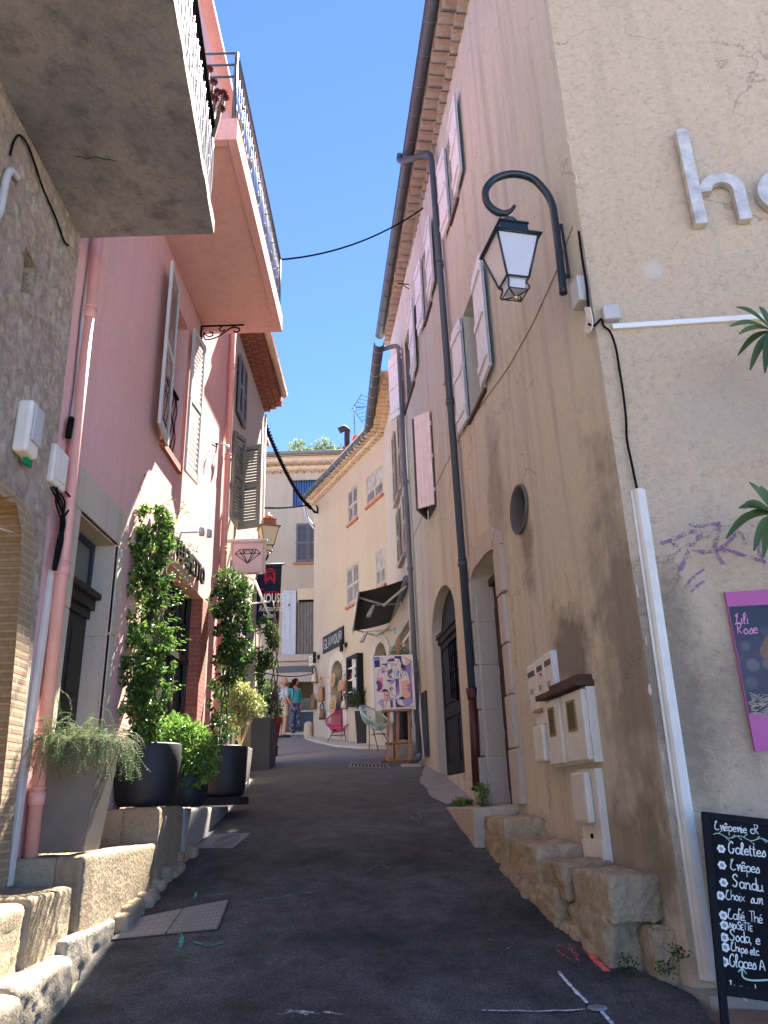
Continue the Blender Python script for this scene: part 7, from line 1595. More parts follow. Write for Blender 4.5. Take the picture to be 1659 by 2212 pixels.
for i, (x0, y0, x1, y1) in enumerate(((868, 1303, 805, 1308), (852, 1362, 790, 1364))):
    sw_, zz = FB1.hit(x0, y0, .02); b_ = FB1(sw_, zz, 0); e_ = at_y(x1, y1, b_.y - .05)
    tl = thing('arm_lamp', b_, ['nearer grey arm lamp over the gallery front, under the awning', 'farther grey arm lamp lower down beside the arched window'][i], 'lamp', 'arm lamps of the gallery')
    mb = MB(); mb.lathe(b_, [(.06, 0), (.06, .03), (.03, .06)], 12, axis=FB1.N); mb.tube([b_, e_], .014, 6); mb.build('arm', M['greyplastic'], tl)
    mb = MB(); d_ = V3((-.14, -.02, -.24)); w_ = V3((.0, .10, 0)); mb.hexa([e_ - w_, e_ + w_, e_ + w_ + V3((.05, 0, -.02)), e_ - w_ + V3((.05, 0, -.02)), e_ + d_ - w_, e_ + d_ + w_, e_ + d_ + w_ + V3((.08, 0, .0)), e_ + d_ - w_ + V3((.08, 0, 0))]); mb.build('lamp_head', M['greyplastic'], tl, .01)
# overhead cables
def span(p, q, sag, r, label, n=16, m='blackmatt', twist=0):
    P = [p.lerp(q, i / n) - V3((0, 0, sag * 4 * (i / n) * (1 - i / n))) for i in range(n + 1)]; mb = MB(); mb.tube(P, r, 6)
    if twist:
        for k in range(2): mb.tube([c + V3((math.cos(i * 1.7 + k * 3.1), 0, math.sin(i * 1.7 + k * 3.1))) * r * 1.4 for i, c in enumerate([p.lerp(q, j / (n * 4)) - V3((0, 0, sag * 4 * (j / (n * 4)) * (1 - j / (n * 4)))) for j in range(n * 4 + 1)])], r * .8, 5)
    return tag(mb.build('cable', M[m]), label, 'cable')
eW = FE(FE.hit(932, 438, .3)[0], FE.hit(932, 438, .3)[1], .3)
span(at_y(604, 561, byf), at_z(925, 442, 12.05), .25, .014, 'black cable crossing the sky from the pink balcony to the ochre eaves')
cN = at_y(556, 872, 15.2); cE = at_y(672, 1098, 22.9); span(cN, cE, .35, .03, 'thick twisted black cable from the pale house eaves down to the boutique corner', 24, twist=1)
mb = MB()
for k in range(3): mb.tube(catmull([cE + V3((0, 0, 0)), cE + V3((.12 + .04 * k, 0, -.16)), cE + V3((.22, 0, -.05 - .05 * k)), cE + V3((.16, 0, .12))], 5), .018, 6)
tag(mb.build('cable_loop', M['blackmatt']), 'black cable slack looped at the top corner of the boutique', 'cable')
span(at_y(556, 1096, 15.25), at_y(668, 1090, 22.9), .05, .014, 'straight black cable between the pale house and the boutique corner', twist=1)
mb = MB(); P = [at_y(px, py, 15.25 - .03 * i) for i, (px, py) in enumerate(((556, 868), (550, 885), (546, 930), (545, 985), (549, 1010)))]
for k in range(3): mb.tube(catmull([p + V3((.03 * k, 0, .02 * k)) for p in P], 4), .015, 6)
mb.ball(at_y(556, 878, 15.1), .09, 8); tag(mb.build('cable_bundle', M['blackmatt']), 'knot of black cables under the red tiled soffit', 'cable bundle')
for k, (a_, b_) in enumerate((((603, 1430), (500, 1480)), ((603, 1432), (510, 1450)), ((605, 1428), (590, 1385)))):
    pass
span(at_y(605, 1425, 20) + V3((.6, 3, .1)), at_y(556, 1450, 15.2), .1, .012, 'lower dark cable sagging below the navy banner')
# tv antenna
an = at_y(766, 935, 25.4); tpz = at_y(766, 882, 25.4).z; t = thing('antenna', an, 'thin rooftop television antenna beside the sooty chimney cowl', 'antenna')
mb = MB(); mb.tube([an + V3((0, 0, -.6)), V3((an.x, an.y, tpz + .1))], .022, 6); mb.build('mast', M['zinc'], t); mb = MB(); Z = tpz
mb.tube([(an.x - .1, an.y, Z), (an.x + 1.0, an.y, Z + .1)], .012, 5)
for k in range(9): x = an.x + .1 + k * .1; mb.tube([(x, an.y - .2, Z + .012 * k - .05), (x, an.y + .2, Z + .012 * k + .12)], .008, 4)
for s_ in (-1, 1):
    for k in range(4): mb.tube([(an.x + .08 * k, an.y, Z + s_ * (.12 + .14 * k)), (an.x + .35 + .08 * k, an.y, Z + s_ * (.02 + .14 * k))], .008, 4)
    mb.tube([(an.x + .0, an.y, Z + s_ * .1), (an.x + .3, an.y, Z + s_ * .6)], .010, 4)
mb.build('aerial', M['blackmatt'], t)
# tree behind the roofs
tp = at_y(684, 990, 40); t = thing('tree', (tp.x, 40, gz(40)), 'sunlit leafy tree top showing above the far roofs', 'tree')
mb = MB(); mb.tube(catmull([(tp.x, 40, gz(40)), (tp.x + .3, 40, 12), (tp.x, 40, tp.z - 1)], 6), [.35 - .02 * i for i in range(13)], 8)
for k in range(7): a_ = k * .9; mb.tube([(tp.x, 40, tp.z - 3.5 + k * .2), (tp.x + 2 * math.cos(a_), 40 + 2 * math.sin(a_), tp.z - .8)], [.10, .03], 6)
mb.build('trunk', M['bark'], t)
mb = MB(); bl = [(tp.x - 1.1, 40, tp.z + .1, .6, .8, .6), (tp.x - .3, 40, tp.z - .3, .8, 1.0, .6), (tp.x + .5, 40, tp.z + .25, .5, .8, .6), (tp.x + 1.3, 40, tp.z - .2, .6, .9, .5), (tp.x, 40, tp.z - 1.9, 2.2, 1.8, 1.5)]
crown(mb, [(x, y, z + .25, a * 1.2, b, c * 1.2) for x, y, z, a, b, c in bl], 12000, .20, .075, .3, .3, 1.6, 51, .8); mb.build('crown', leafmat('olive_leaf', (.09, .14, .05), (.20, .26, .09), (.34, .38, .18), .5), t)
# ------------------------------------------------------------ boutique goods (B2 wall)
cream_ = M['meter']
t = thing('shop_sign', FB2(2, 4.8, 0), 'slanted looking black sign reading GLAMOUR over the boutique door', 'shop sign')
a0, a1, z0, z1 = rc(FB2, 700, 1378, 743, 1352, 745, 1390, 701, 1412)
mb = MB(); mb.box(FB2, a0, a1, z0, z1, .01, .05); mb.build('board', flat('sign_black', (.012, .012, .014), .5), t)
FBt = Fr(FB2(a1, 0, 0), -FB2.U, FB2.N); mb = MB(); wch = (a1 - a0) * .90; H = (z1 - z0) * .56; tot = sum(GL[c][0] for c in 'GLAMOUR')
GLC = {'G': (.66, [[(.5, .8), (.34, 1), (.1, .75), (.06, .25), (.3, 0), (.5, .2), (.5, .45), (.3, .45)]]), 'L': (.46, [[(.06, 1), (.06, 0), (.06, 0), (.4, 0)]]), 'A': (.6, [[(.0, 0), (.26, 1)], [(.26, 1), (.52, 0)], [(.1, .3), (.42, .3)]]), 'M': (.72, [[(.04, 0), (.1, 1)], [(.1, 1), (.32, .25)], [(.32, .25), (.54, 1)], [(.54, 1), (.6, 0)]]), 'O': (.7, [[(.32, 1), (.06, .5), (.32, 0), (.58, .5), (.32, 1)]]), 'U': (.58, [[(.06, 1), (.06, .25), (.26, 0), (.46, .25), (.46, 1)]]), 'R': (.52, [[(.06, 1), (.06, 0)], [(.06, 1), (.36, .92), (.36, .6), (.06, .5)], [(.2, .5), (.44, 0)]])}
sx_ = wch / sum(GLC[c][0] for c in 'GLAMOUR'); x = (a1 - a0) * .05
for ch in 'GLAMOUR':
    w_, st = GLC[ch]
    for s_ in st: 
        P = catmull([V3((u, v, 0)) for u, v in s_], 6) if len(s_) > 3 else [V3((u, v, 0)) for u, v in s_]
        ribbon(mb, [FBt(x + p.x * sx_, z0 + (z1 - z0) * .22 + p.y * H, .053) for p in P], FBt.N, .019, 0)
    x += w_ * sx_
mb.build('sign_lettering', flat('sign_ivory', (.72, .70, .64)), t)
mb = MB(); q = rc(FB2, 667, 1420 + 138, 1, 1) if False else None
a0, a1, z0, z1 = rc(FB2, 676.5, 1404.5 + 22, 687, 1396.5 + 22, 687, 1424, 676.5, 1440)
a0, zz = FB2.hit(676, 1436); a1, _ = FB2.hit(687, 1430)
_, z1 = FB2.hit(682, 1424); _, z0 = FB2.hit(682, 1452)
a0, a1 = min(a0, a1), max(a0, a1); lo_, hi_ = FB2.hit(681, 1453 - 12), None
sp_ = FB2.hit(673.5, 1430)
a0, z1 = FB2.hit(669, 1418.5); a1, _ = FB2.hit(677.5, 1413); _, z0 = FB2.hit(671, 1439)
t = thing('street_plaque', FB2((a0 + a1) / 2, z0, 0), 'small cream street name plaque at the boutique corner', 'plaque')
MB().box(FB2, min(a0, a1), max(a0, a1), z0, z1, 0, .02).build('plate', plain('cream_enamel', (.66, .58, .40), .5), t)
mb = MB()
for k, wd_ in ((.70, .5), (.36, .8)):
    b = z0 + (z1 - z0) * k; W = abs(a1 - a0); mb.box(FB2, min(a0, a1) + W * (1 - wd_) / 2, max(a0, a1) - W * (1 - wd_) / 2, b - .03, b + .03, .02, .023)
mb.build('worn_lettering', flat('faded_letters', (.34, .30, .22)), t)
for i, (px, py) in enumerate(((686, 1420), (745, 1390 + 4))):
    a, b = FB2.hit(px, py + (0 if i else 0), .05); t = thing('wall_spotlight', FB2(a, b, 0), ['black twin spotlight left of the boutique sign', 'black twin spotlight under the right end of the boutique sign'][i], 'spotlight', 'black spotlights of the boutique')
    mb = MB(); mb.box(FB2, a - .07, a + .02, b - .05, b + .06, 0, .06); mb.build('bracket', M['black'], t)
    mb = MB(); c = FB2(a + .05, b, .13); mb.lathe(c + V3((0, 0, .01)), [(.055, 0), (.05, .15)], 10); mb.lathe(c - V3((0, 0, .16)), [(.05, 0), (.055, .15)], 10); mb.build('head', M['black'], t)
# display case
a0, zt = FB2.hit(748, 1421, .16); a1, zt2 = FB2.hit(772, 1410, .16); _, zb = FB2.hit(748, 1528, .16); lo_, hi_ = min(a0, a1), max(a0, a1)
t = thing('display_case', FB2((lo_ + hi_) / 2, zb, 0), 'black framed white display case on the boutique wall', 'display case')
mb = MB(); f_ = .09; zt = (zt + zt2) / 2
for q in ((lo_, lo_ + f_, zb, zt), (hi_ - f_, hi_, zb, zt), (lo_ + f_, hi_ - f_, zb, zb + f_), (lo_ + f_, hi_ - f_, zt - f_, zt)): mb.box(FB2, *q, 0, .17)
mb.build('frame', M['black'], t); mb = MB(); mb.box(FB2, lo_ + f_, hi_ - f_, zb + f_, zt - f_, .01, .03); 
for k in (.28, .52, .76): mb.box(FB2, lo_ + f_, hi_ - f_, zb + (zt - zb) * k - .01, zb + (zt - zb) * k + .01, .03, .15)
mb.box(FB2, (lo_ + hi_) / 2 - .01, (lo_ + hi_) / 2 + .01, zb + f_, zt - f_, .03, .15); mb.build('shelf', M['whitepaint'], t)
g1 = thing('figurine', FB2(lo_ + .2, zb + (zt - zb) * .53, .09), 'black figurine standing in the white display case', 'figurine'); b_ = FB2(lo_ + (hi_ - lo_) * .3, zb + (zt - zb) * .53, .09)
MB().lathe(b_, [(.06, 0), (.045, .08), (.02, .14), (.045, .20), (.03, .25), (.02, .27), (.035, .31), (.0, .35)], 12).build('body', M['black'], g1)
g2 = MB(); b_ = FB2(lo_ + (hi_ - lo_) * .68, zb + (zt - zb) * .53, .09); g2.lathe(b_, [(.05, 0), (.06, .05), (.02, .10), (.05, .15), (0, .17)], 10); tag(g2.build('ornament', flat('red_enamel', (.55, .03, .05))), 'little red and white ornament in the display case', 'ornament')
# bags and hats hanging on the stone
def bag(px, py, wpx, hpx, mats, label, handle=1.0, flare=.12):
    a, zt = FB2.hit(px, py, .12); _, zb = FB2.hit(px, py + hpx, .12); h = zt - zb; w = wpx / 78 * 1.08; t = thing('handbag', FB2(a, zb, .1), label, 'handbag', 'bags hanging by the boutique door')
    mb = MB(); dp = .13; k = 7; vs = []
    for z, s, d in ((0, .80, .75), (.06, .9, 1), (.5, 1 - flare * .3, .9), (.97, 1, .35), (1, .99, .3)):
        for u in range(12):
            tt = 2 * math.pi * u / 12; cx_ = abs(math.cos(tt)) ** .5 * math.copysign(1, math.cos(tt)); sy_ = abs(math.sin(tt)) ** .5 * math.copysign(1, math.sin(tt)); vs.append(FB2(a + cx_ * w / 2 * s, zb + z * h, .10 + sy_ * dp / 2 * d))
    mb.add(vs, [(12 * i + u, 12 * i + (u + 1) % 12, 12 * (i + 1) + (u + 1) % 12, 12 * (i + 1) + u) for i in range(4) for u in range(12)] + [tuple(range(12))], 0, True); mb.build('body', mats[0], t)
    mb = MB(); hh = h * handle
    for c in (.06, .14): mb.tube(catmull([FB2(a - w * .25, zt - .03, c), FB2(a - w * .16, zt + hh * .5, c), FB2(a, zt + hh, .08), FB2(a + w * .16, zt + hh * .5, c), FB2(a + w * .25, zt - .03, c)], 4), .010, 5)
    mb.build('handle', mats[1], t)
    if len(mats) > 2: mb = MB(); mb.box(FB2, a - w * .44, a + w * .44, zb + h * .02, zb + h * .12, .03, .172); mb.build('trim', mats[2], t)
    return t
straw = stucco('woven_straw', (.44, .27, .12), (.30, .17, .07), (.54, .36, .18), bs=160, bd=.006, bstr=1); tan = plain('tan_leather', (.38, .19, .09), .6, var=.3, bscale=150, bstr=.6); canvas = plain('cream_canvas', (.58, .50, .34), .8); brown = plain('brown_straw', (.22, .11, .06), .8, var=.3, bscale=150, bstr=.8)
bag(677, 1454, 15, 22, (canvas, M['black'], M['black']), 'cream and black bag hanging highest at the boutique corner', .75); bag(691, 1484, 22, 31, (tan, tan), 'large tan tote bag below the cream and black bag', .75)
bag(675, 1509, 17, 23, (brown, tan), 'rounded brown bag hanging left of the tan tote', .5); bag(694, 1532, 15, 22, (brown, M['black'], M['black']), 'brown bag with black handles partly behind the pink chair', .7)
bag(741, 1472, 15, 20, (tan, flat('pale_pink_leather', (.55, .3, .25))), 'reddish tan bag on the right side of the boutique door', .9); bag(741, 1512, 12, 20, (canvas, M['black'], M['black']), 'cream bag with black trim low on the right of the boutique door', .6)
def hat(px, py, r, label, tilt=0.1, mat=None):
    a, z = FB2.hit(px, py, .08); c = FB2(a, z, .05); N = (FB2.N + V3((0, 0, tilt))).normalized(); t = thing('straw_hat', c, label, 'hat', 'straw hats hanging by the boutique door'); mb = MB()
    n = 28; u = N.orthogonal().normalized(); w = N.cross(u); vs = []; prof = [(1, .0), (.99, .012), (.75, .03), (.42, .02), (.36, .16), (.30, .24), (.12, .235), (0.001, .22)]
    for rr_, h in prof:
        for k in range(n): tt = 2 * math.pi * k / n; vs.append(c + (u * math.cos(tt) + w * math.sin(tt)) * rr_ * r + N * (h * r * 1.9 * .5 + (.02 * r * math.sin(tt * 2) if rr_ > .7 else 0)))
    mb.add(vs, [(i * n + k, i * n + (k + 1) % n, (i + 1) * n + (k + 1) % n, (i + 1) * n + k) for i in range(len(prof) - 1) for k in range(n)], 0, True); mb.build('brim', mat or straw, t)
    mb = MB(); mb.tube([c + (u * math.cos(2 * math.pi * k / 16) + w * math.sin(2 * math.pi * k / 16)) * r * .40 + N * r * .04 for k in range(16)], r * .05, 5, closed=True); mb.build('ribbon', tan, t)
hat(716.5, 1469, .20, 'round natural straw hat upper left on the door surround'); hat(717, 1522, .26, 'widest straw hat hanging just above the pink chair'); hat(731.5, 1481, .16, 'small straw hat inside the boutique doorway')
# guard stone and cement foot at the corner
mb = MB(); c = at_y(666, 1580, 23.6); rock(mb, WORLD, c.x - .10, c.x + .16, 23.2, 23.6, gz(23.4) - .1, gz(23.4) + .46, .02, .12, 5, 10); tag(mb.build('guard_stone', M['cream']), 'rounded guard stone at the foot of the boutique corner', 'guard stone')
mb = MB(); P = [FB2(.2, 0, -.02), FB2(L2 - .1, 0, -.02), FB2(L2 - .3, 0, .35), FB2(1.8, 0, .75), FB2(.6, 0, .55)]; n_ = len(P)
vs = [V3((p.x, p.y, gz(p.y) - .1)) for p in P] + [V3((p.x, p.y, gz(p.y) + .07)) for p in P]; mb.add(vs, [tuple(range(n_)), tuple(range(n_, 2 * n_))] + [(i, (i + 1) % n_, n_ + (i + 1) % n_, n_ + i) for i in range(n_)]); tag(mb.build('doorstep_slab', M['lime2']), 'pale slab along the foot of the boutique wall', 'slab')
# ------------------------------------------------------------ string chairs
def string_chair(px, py, y, colm, label, yaw, d=.74):
    g = at_y(px, py, y); gz_ = gz(y) + .07 if False else g.z; t = thing('string_chair', (g.x, y, gz_), label, 'chair', 'round string chairs outside the shops'); c = V3((g.x, y, gz_))
    ca, sa = math.cos(yaw), math.sin(yaw); X_, Y_ = V3((ca, sa, 0)), V3((-sa, ca, 0))   # sitter faces -Y_
    tl = math.radians(38); N_ = (V3((0, 0, 1)) * math.cos(tl) - Y_ * math.sin(tl)); Wv = (Y_ * math.cos(tl) + V3((0, 0, 1)) * math.sin(tl)); rc_ = c + V3((0, 0, .62)) + Y_ * .06
    def rim(tt): return rc_ + X_ * math.cos(tt) * d / 2 + Wv * math.sin(tt) * d * .56
    hub = rc_ - N_ * .24 - Wv * .10
    def hb_(tt): return hub + (X_ * math.cos(tt) + Wv * math.sin(tt)) * .11
    mb = MB(); mb.tube([rim(2 * math.pi * k / 40) for k in range(40)], .017, 8, closed=True); mb.tube([hb_(2 * math.pi * k / 16) for k in range(16)], .009, 6, closed=True); mb.build('ring_frame', colm, t)
    mb = MB(); n = 90
    for k in range(n):
        tt = 2 * math.pi * k / n; p, q = rim(tt), hb_(tt); m_ = p.lerp(q, .5) - N_ * .07; mb.tube([p, p.lerp(m_, .5) - N_ * .015, m_, q], .0042, 4)
    mb.build('string_seat', colm, t)
    for sx, sy in ((-1, -1), (1, -1), (0, 1)):
        b_ = c + X_ * .26 * sx + Y_ * .24 * sy; b_.z = gz(b_.y) + (.075 if y > 19 else .02); mb = MB(); mb.tube([b_, hub + X_ * .12 * sx + Y_ * .10 * sy - V3((0, 0, .0)), rc_ + X_ * .30 * sx * .9 + Y_ * .14 * sy - V3((0, 0, .12 if sy < 0 else .0))], .010, 6); mb.build('leg', M['blackmatt'], t)
    mb = MB(); L_ = [c + X_ * .2 * sx + Y_ * .18 * sy + V3((0, 0, .2)) for sx, sy in ((-1, -1), (1, -1), (0, 1))]; mb.tube([L_[0], L_[1], L_[2], L_[0]], .007, 5); mb.build('brace', M['blackmatt'], t)
    return t
string_chair(733, 1606, 21.0, plain('magenta_cord', (.62, .015, .16), .5), 'magenta pink round string chair outside the boutique', -.25)
string_chair(815, 1606, 18.2, plain('mint_cord', (.42, .55, .50), .5), 'mint green round string chair half hidden behind the easel', .9)
# tapered black pot with feathery plant
g0 = at_y(787, 1608, 19.9); w_ = .22; zt = at_y(787, 1537, 19.9).z
t = thing('planter', (g0.x, 19.9, g0.z), 'tall black tapered planter with a feathery green plant beside the display case', 'planter')
mb = MB(); mb.hexa([V3((g0.x + sx * w_ * .78, 19.9 + sy * w_ * .78, gz(19.9) + .0)) for sx, sy in ((-1, -1), (1, -1), (1, 1), (-1, 1))] + [V3((g0.x + sx * w_, 19.9 + sy * w_, zt)) for sx, sy in ((-1, -1), (1, -1), (1, 1), (-1, 1))]); mb.build('pot', M['potblack'], t, .006)
mb = MB(); tw = MB(); r = random.Random(6)
for k in range(46):
    d_ = V3((r.uniform(-.7, .7), r.uniform(-.7, .4), r.uniform(.5, 1.4))).normalized(); L_ = r.uniform(.35, .78); P = catmull([V3((g0.x, 19.9, zt)), V3((g0.x, 19.9, zt)) + d_ * L_ * .6, V3((g0.x, 19.9, zt)) + d_ * L_ + V3((0, 0, -.12))], 6); tw.tube(P, .004, 4)
    for p in P[3:]:
        for q in range(5): leaf(mb, p, rv(r) + V3((0, 0, -.3)), V3((0, -.4, 1)), .11, .018)
tw.build('stem', M['bark'], t); mb.build('foliage', M['fern'], t)
# gallery greenery behind the easel
c = at_y(868, 1410, 15.6); t = thing('plant', (c.x - .1, 15.6, gz(15.6)), 'fresh green bush showing above the painting', 'plant')
mb = MB(); crown(mb, [(c.x - .08, 15.6, c.z - .05, .18, .2, .22), (c.x + .05, 15.6, c.z - .12, .16, .2, .2)], 1400, .045, .012, .2, .1, 4, 61); mb.build('foliage', M['leafbright'], t)
mb = MB(); mb.tube([(c.x - .05, 15.65, gz(15.6)), (c.x - .05, 15.6, c.z)], .02, 6); mb.build('stem', M['bark'], t); mb = MB(); mb.lathe((c.x - .05, 15.6, gz(15.6)), [(.13, 0), (.17, .9), (.15, .9)], 16); mb.build('pot', M['potblack'], t)
# ------------------------------------------------------------ easel and painting
EY = 14.0; e = lambda px, py, dy=0.: at_y(px, py, EY + dy)
t = thing('easel', (.2, EY, gz(EY)), 'tall varnished wooden studio easel standing on the sloping lane', 'easel')
def beam(nm, p, q, w, d, mat=M['wood']):
    p, q = V3(p), V3(q); V = (q - p).normalized(); f = Fr(p, V3((1, 0, 0)) - V * V.x, V3((0, -1, 0)) - V * V.y * -1, V); f = Fr(p, (V3((1, 0, 0)) - V * V.x), V.cross(V3((1, 0, 0))), V); return MB().box(f, -w / 2, w / 2, 0, (q - p).length, -d / 2, d / 2).build(nm, mat, t, .004)
beam('mast', e(859, 1640, .05), e(860, 1376, .12), .055, .035); beam('leg', e(837, 1645), e(839, 1534), .045, .035); beam('leg', e(886, 1647), e(883, 1534), .045, .035)
for a_, b_ in (((832, 1607), (890, 1603)), ): 
    p, q = e(*a_), e(*b_); mb = MB(); mb.tube([p, q], .024, 4, smooth=False); mb.build('crossbar', M['wood'], t)
p, q = e(822, 1646, -.05), e(905, 1640, .1); mb = MB(); mb.tube([e(822, 1646, -.25), e(842, 1640, .25)], .026, 4, smooth=False); mb.build('foot', M['wood'], t); mb = MB(); mb.tube([e(880, 1648, -.25), e(903, 1638, .25)], .026, 4, smooth=False); mb.build('foot', M['wood'], t)
mb = MB(); mb.tube([e(835, 1644), e(885, 1642)], .024, 4, smooth=False); mb.build('crossbar', M['wood'], t)
mb = MB(); p, q = e(824, 1536, -.05), e(890, 1533, -.05); f = Fr(p, q - p, (0, -1, 0)); mb.box(f, 0, (q - p).length, -.02, .02, -.06, .05); mb.build('shelf', M['wood'], t, .004)
beam('rear_strut', e(850, 1560, .1), e(852, 1640, .55), .04, .03)
mb = MB()
for k in range(16): z0 = e(858, 1640).lerp(e(858, 1545), k / 16); mb.box(Fr(z0, (1, 0, 0), (0, -1, 0)), -.012, .012, 0, .025, -.005, .012)
mb.build('ratchet', M['wood'], t)
c00, c10, c11, c01 = e(811, 1536, -.08), e(898.5, 1532, -.08), e(902, 1414, .02), e(815, 1417, .02)
CU = (c10 - c00); CW = CU.length; CVv = (c01 - c00); CH = CVv.length; CU.normalize(); CVv = (CVv - CU * CVv.dot(CU)).normalized(); CN = CU.cross(CVv)
if CN.y > 0: CN = -CN
FP = Fr(c00, CU, CN, CVv); pt_ = thing('painting', c00, 'abstract painting of overlapping faces in pink, purple and blue on the easel', 'painting')
mb = MB(); mb.box(FP, -.0, CW, 0, CH, -.035, 0); mb.build('canvas', [flat('canvas_ground', (.82, .75, .68))], pt_)
mb = MB(); mb.box(FP, -.006, -.0005, .0, CH, -.036, -.002); mb.build('painted_edge', flat('edge_blue', (.05, .09, .35)), pt_); mb = MB(); mb.box(FP, -.006, CW + .003, CH + .0005, CH + .006, -.036, -.002); mb.build('painted_edge', flat('edge_purple', (.10, .05, .12)), pt_)
def cu(x, y):
    v = (y - 345) / (1740 - 345); xl = 290 + (240 - 290) * v; xr = 1298 + (1268 - 1298) * v; return ((x - xl) / (xr - xl) * CW, (1 - v * .985) * CH * (1 if v < .99 else 1))
PC = dict(navy=(.035, .035, .13), sky=(.16, .42, .62), purp=(.10, .055, .14), mauve=(.27, .17, .38), lav=(.36, .27, .50), coral=(.80, .36, .25), pink=(.72, .22, .30), dark=(.035, .022, .035), teal=(.06, .15, .20), white=(.66, .62, .57), lip=(.75, .38, .26))
pl_ = [('navy', [(300, 385), (445, 385), (438, 640), (295, 650)]), ('sky', [(255, 430), (540, 410), (550, 440), (258, 465)]), ('purp', [(640, 480), (700, 440), (820, 432), (820, 510), (640, 515)]), ('navy', [(825, 385), (900, 380), (1005, 395), (1005, 700), (960, 710), (985, 560), (950, 470), (900, 440), (825, 430)]),
 ('coral', [(1100, 430), (1180, 475), (1258, 540), (1160, 630), (1095, 620)]), ('dark', [(1005, 560), (1040, 620), (1130, 640), (1070, 680), (1000, 710)]), ('mauve', [(1000, 700), (1130, 650), (1215, 585), (1200, 1100), (1150, 900), (1105, 770), (970, 765)]), ('purp', [(1005, 700), (1095, 660), (1095, 765), (1005, 765)]),
 ('sky', [(1240, 580), (1262, 580), (1265, 820), (1242, 822)]), ('navy', [(470, 575), (620, 565), (615, 625)]), ('teal', [(735, 700), (748, 800), (700, 820), (720, 900), (690, 960), (640, 920), (608, 830), (640, 740)]), ('lip', [(640, 865), (690, 842), (735, 850), (700, 885), (655, 885)]), ('sky', [(838, 770), (882, 770), (880, 915), (838, 915)]),
 ('dark', [(888, 745), (918, 790), (888, 838)]), ('dark', [(960, 840), (930, 890), (955, 940)]), ('mauve', [(465, 730), (550, 725), (545, 805), (462, 805)]), ('pink', [(360, 920), (490, 910), (485, 1200), (400, 1280), (345, 1260), (320, 1060)]), ('purp', [(335, 985), (420, 1010), (462, 1110), (430, 1220), (350, 1270), (315, 1225), (345, 1180), (330, 1150), (355, 1110), (310, 1060)]),
 ('dark', [(440, 1278), (470, 1230), (520, 1215), (580, 1235), (605, 1275)]), ('coral', [(490, 1290), (632, 1285), (630, 1500), (475, 1515)]), ('navy', [(575, 985), (682, 985), (682, 1060)]), ('lav', [(682, 985), (790, 985), (740, 1070), (682, 1080)]), ('purp', [(805, 975), (885, 970), (880, 1100), (800, 1380)]), ('mauve', [(885, 1060), (880, 1290), (840, 1370), (800, 1395), (830, 1200)]),
 ('coral', [(945, 1030), (1140, 1020), (1172, 1110), (1120, 1130), (1100, 1190), (1120, 1240), (1100, 1270), (1165, 1350), (1160, 1430), (1100, 1490), (1010, 1490), (940, 1430)]), ('mauve', [(1175, 1110), (1215, 1000), (1200, 1480), (1110, 1500), (1168, 1420), (1165, 1340), (1105, 1265), (1122, 1220), (1108, 1150)]),
 ('dark', [(850, 1490), (890, 1440), (940, 1425), (990, 1445), (1020, 1490)]), ('sky', [(640, 1420), (740, 1480), (640, 1505)]), ('lav', [(385, 1470), (450, 1470), (450, 1515), (385, 1515)]), ('lav', [(360, 1530), (470, 1520), (470, 1700), (440, 1710)]), ('purp', [(632, 1515), (695, 1512), (695, 1695), (630, 1700)]), ('navy', [(765, 1510), (795, 1510), (830, 1620), (940, 1665), (1040, 1690), (765, 1695)]),
 ('lav', [(935, 1500), (1195, 1470), (1190, 1560), (1130, 1640), (1060, 1655), (990, 1620)]), ('purp', [(640, 1185), (725, 1180), (725, 1255), (640, 1265)]), ('white', [(665, 1190), (690, 1190), (720, 1255), (690, 1258)]), ('pink', [(1095, 1600), (1110, 1600), (1100, 1640)])]
mbs = {}
for i, (c, pts) in enumerate(pl_): mbs.setdefault(c, MB()).prism(FP, [cu(*p) for p in pts], .0006 + i * 4e-5, .0009 + i * 4e-5)
for c, m_ in mbs.items(): m_.build('painted_shape', flat('paint_' + c, tuple(min(.9, v * 1.25 + .01) for v in PC[c]), .5), pt_)
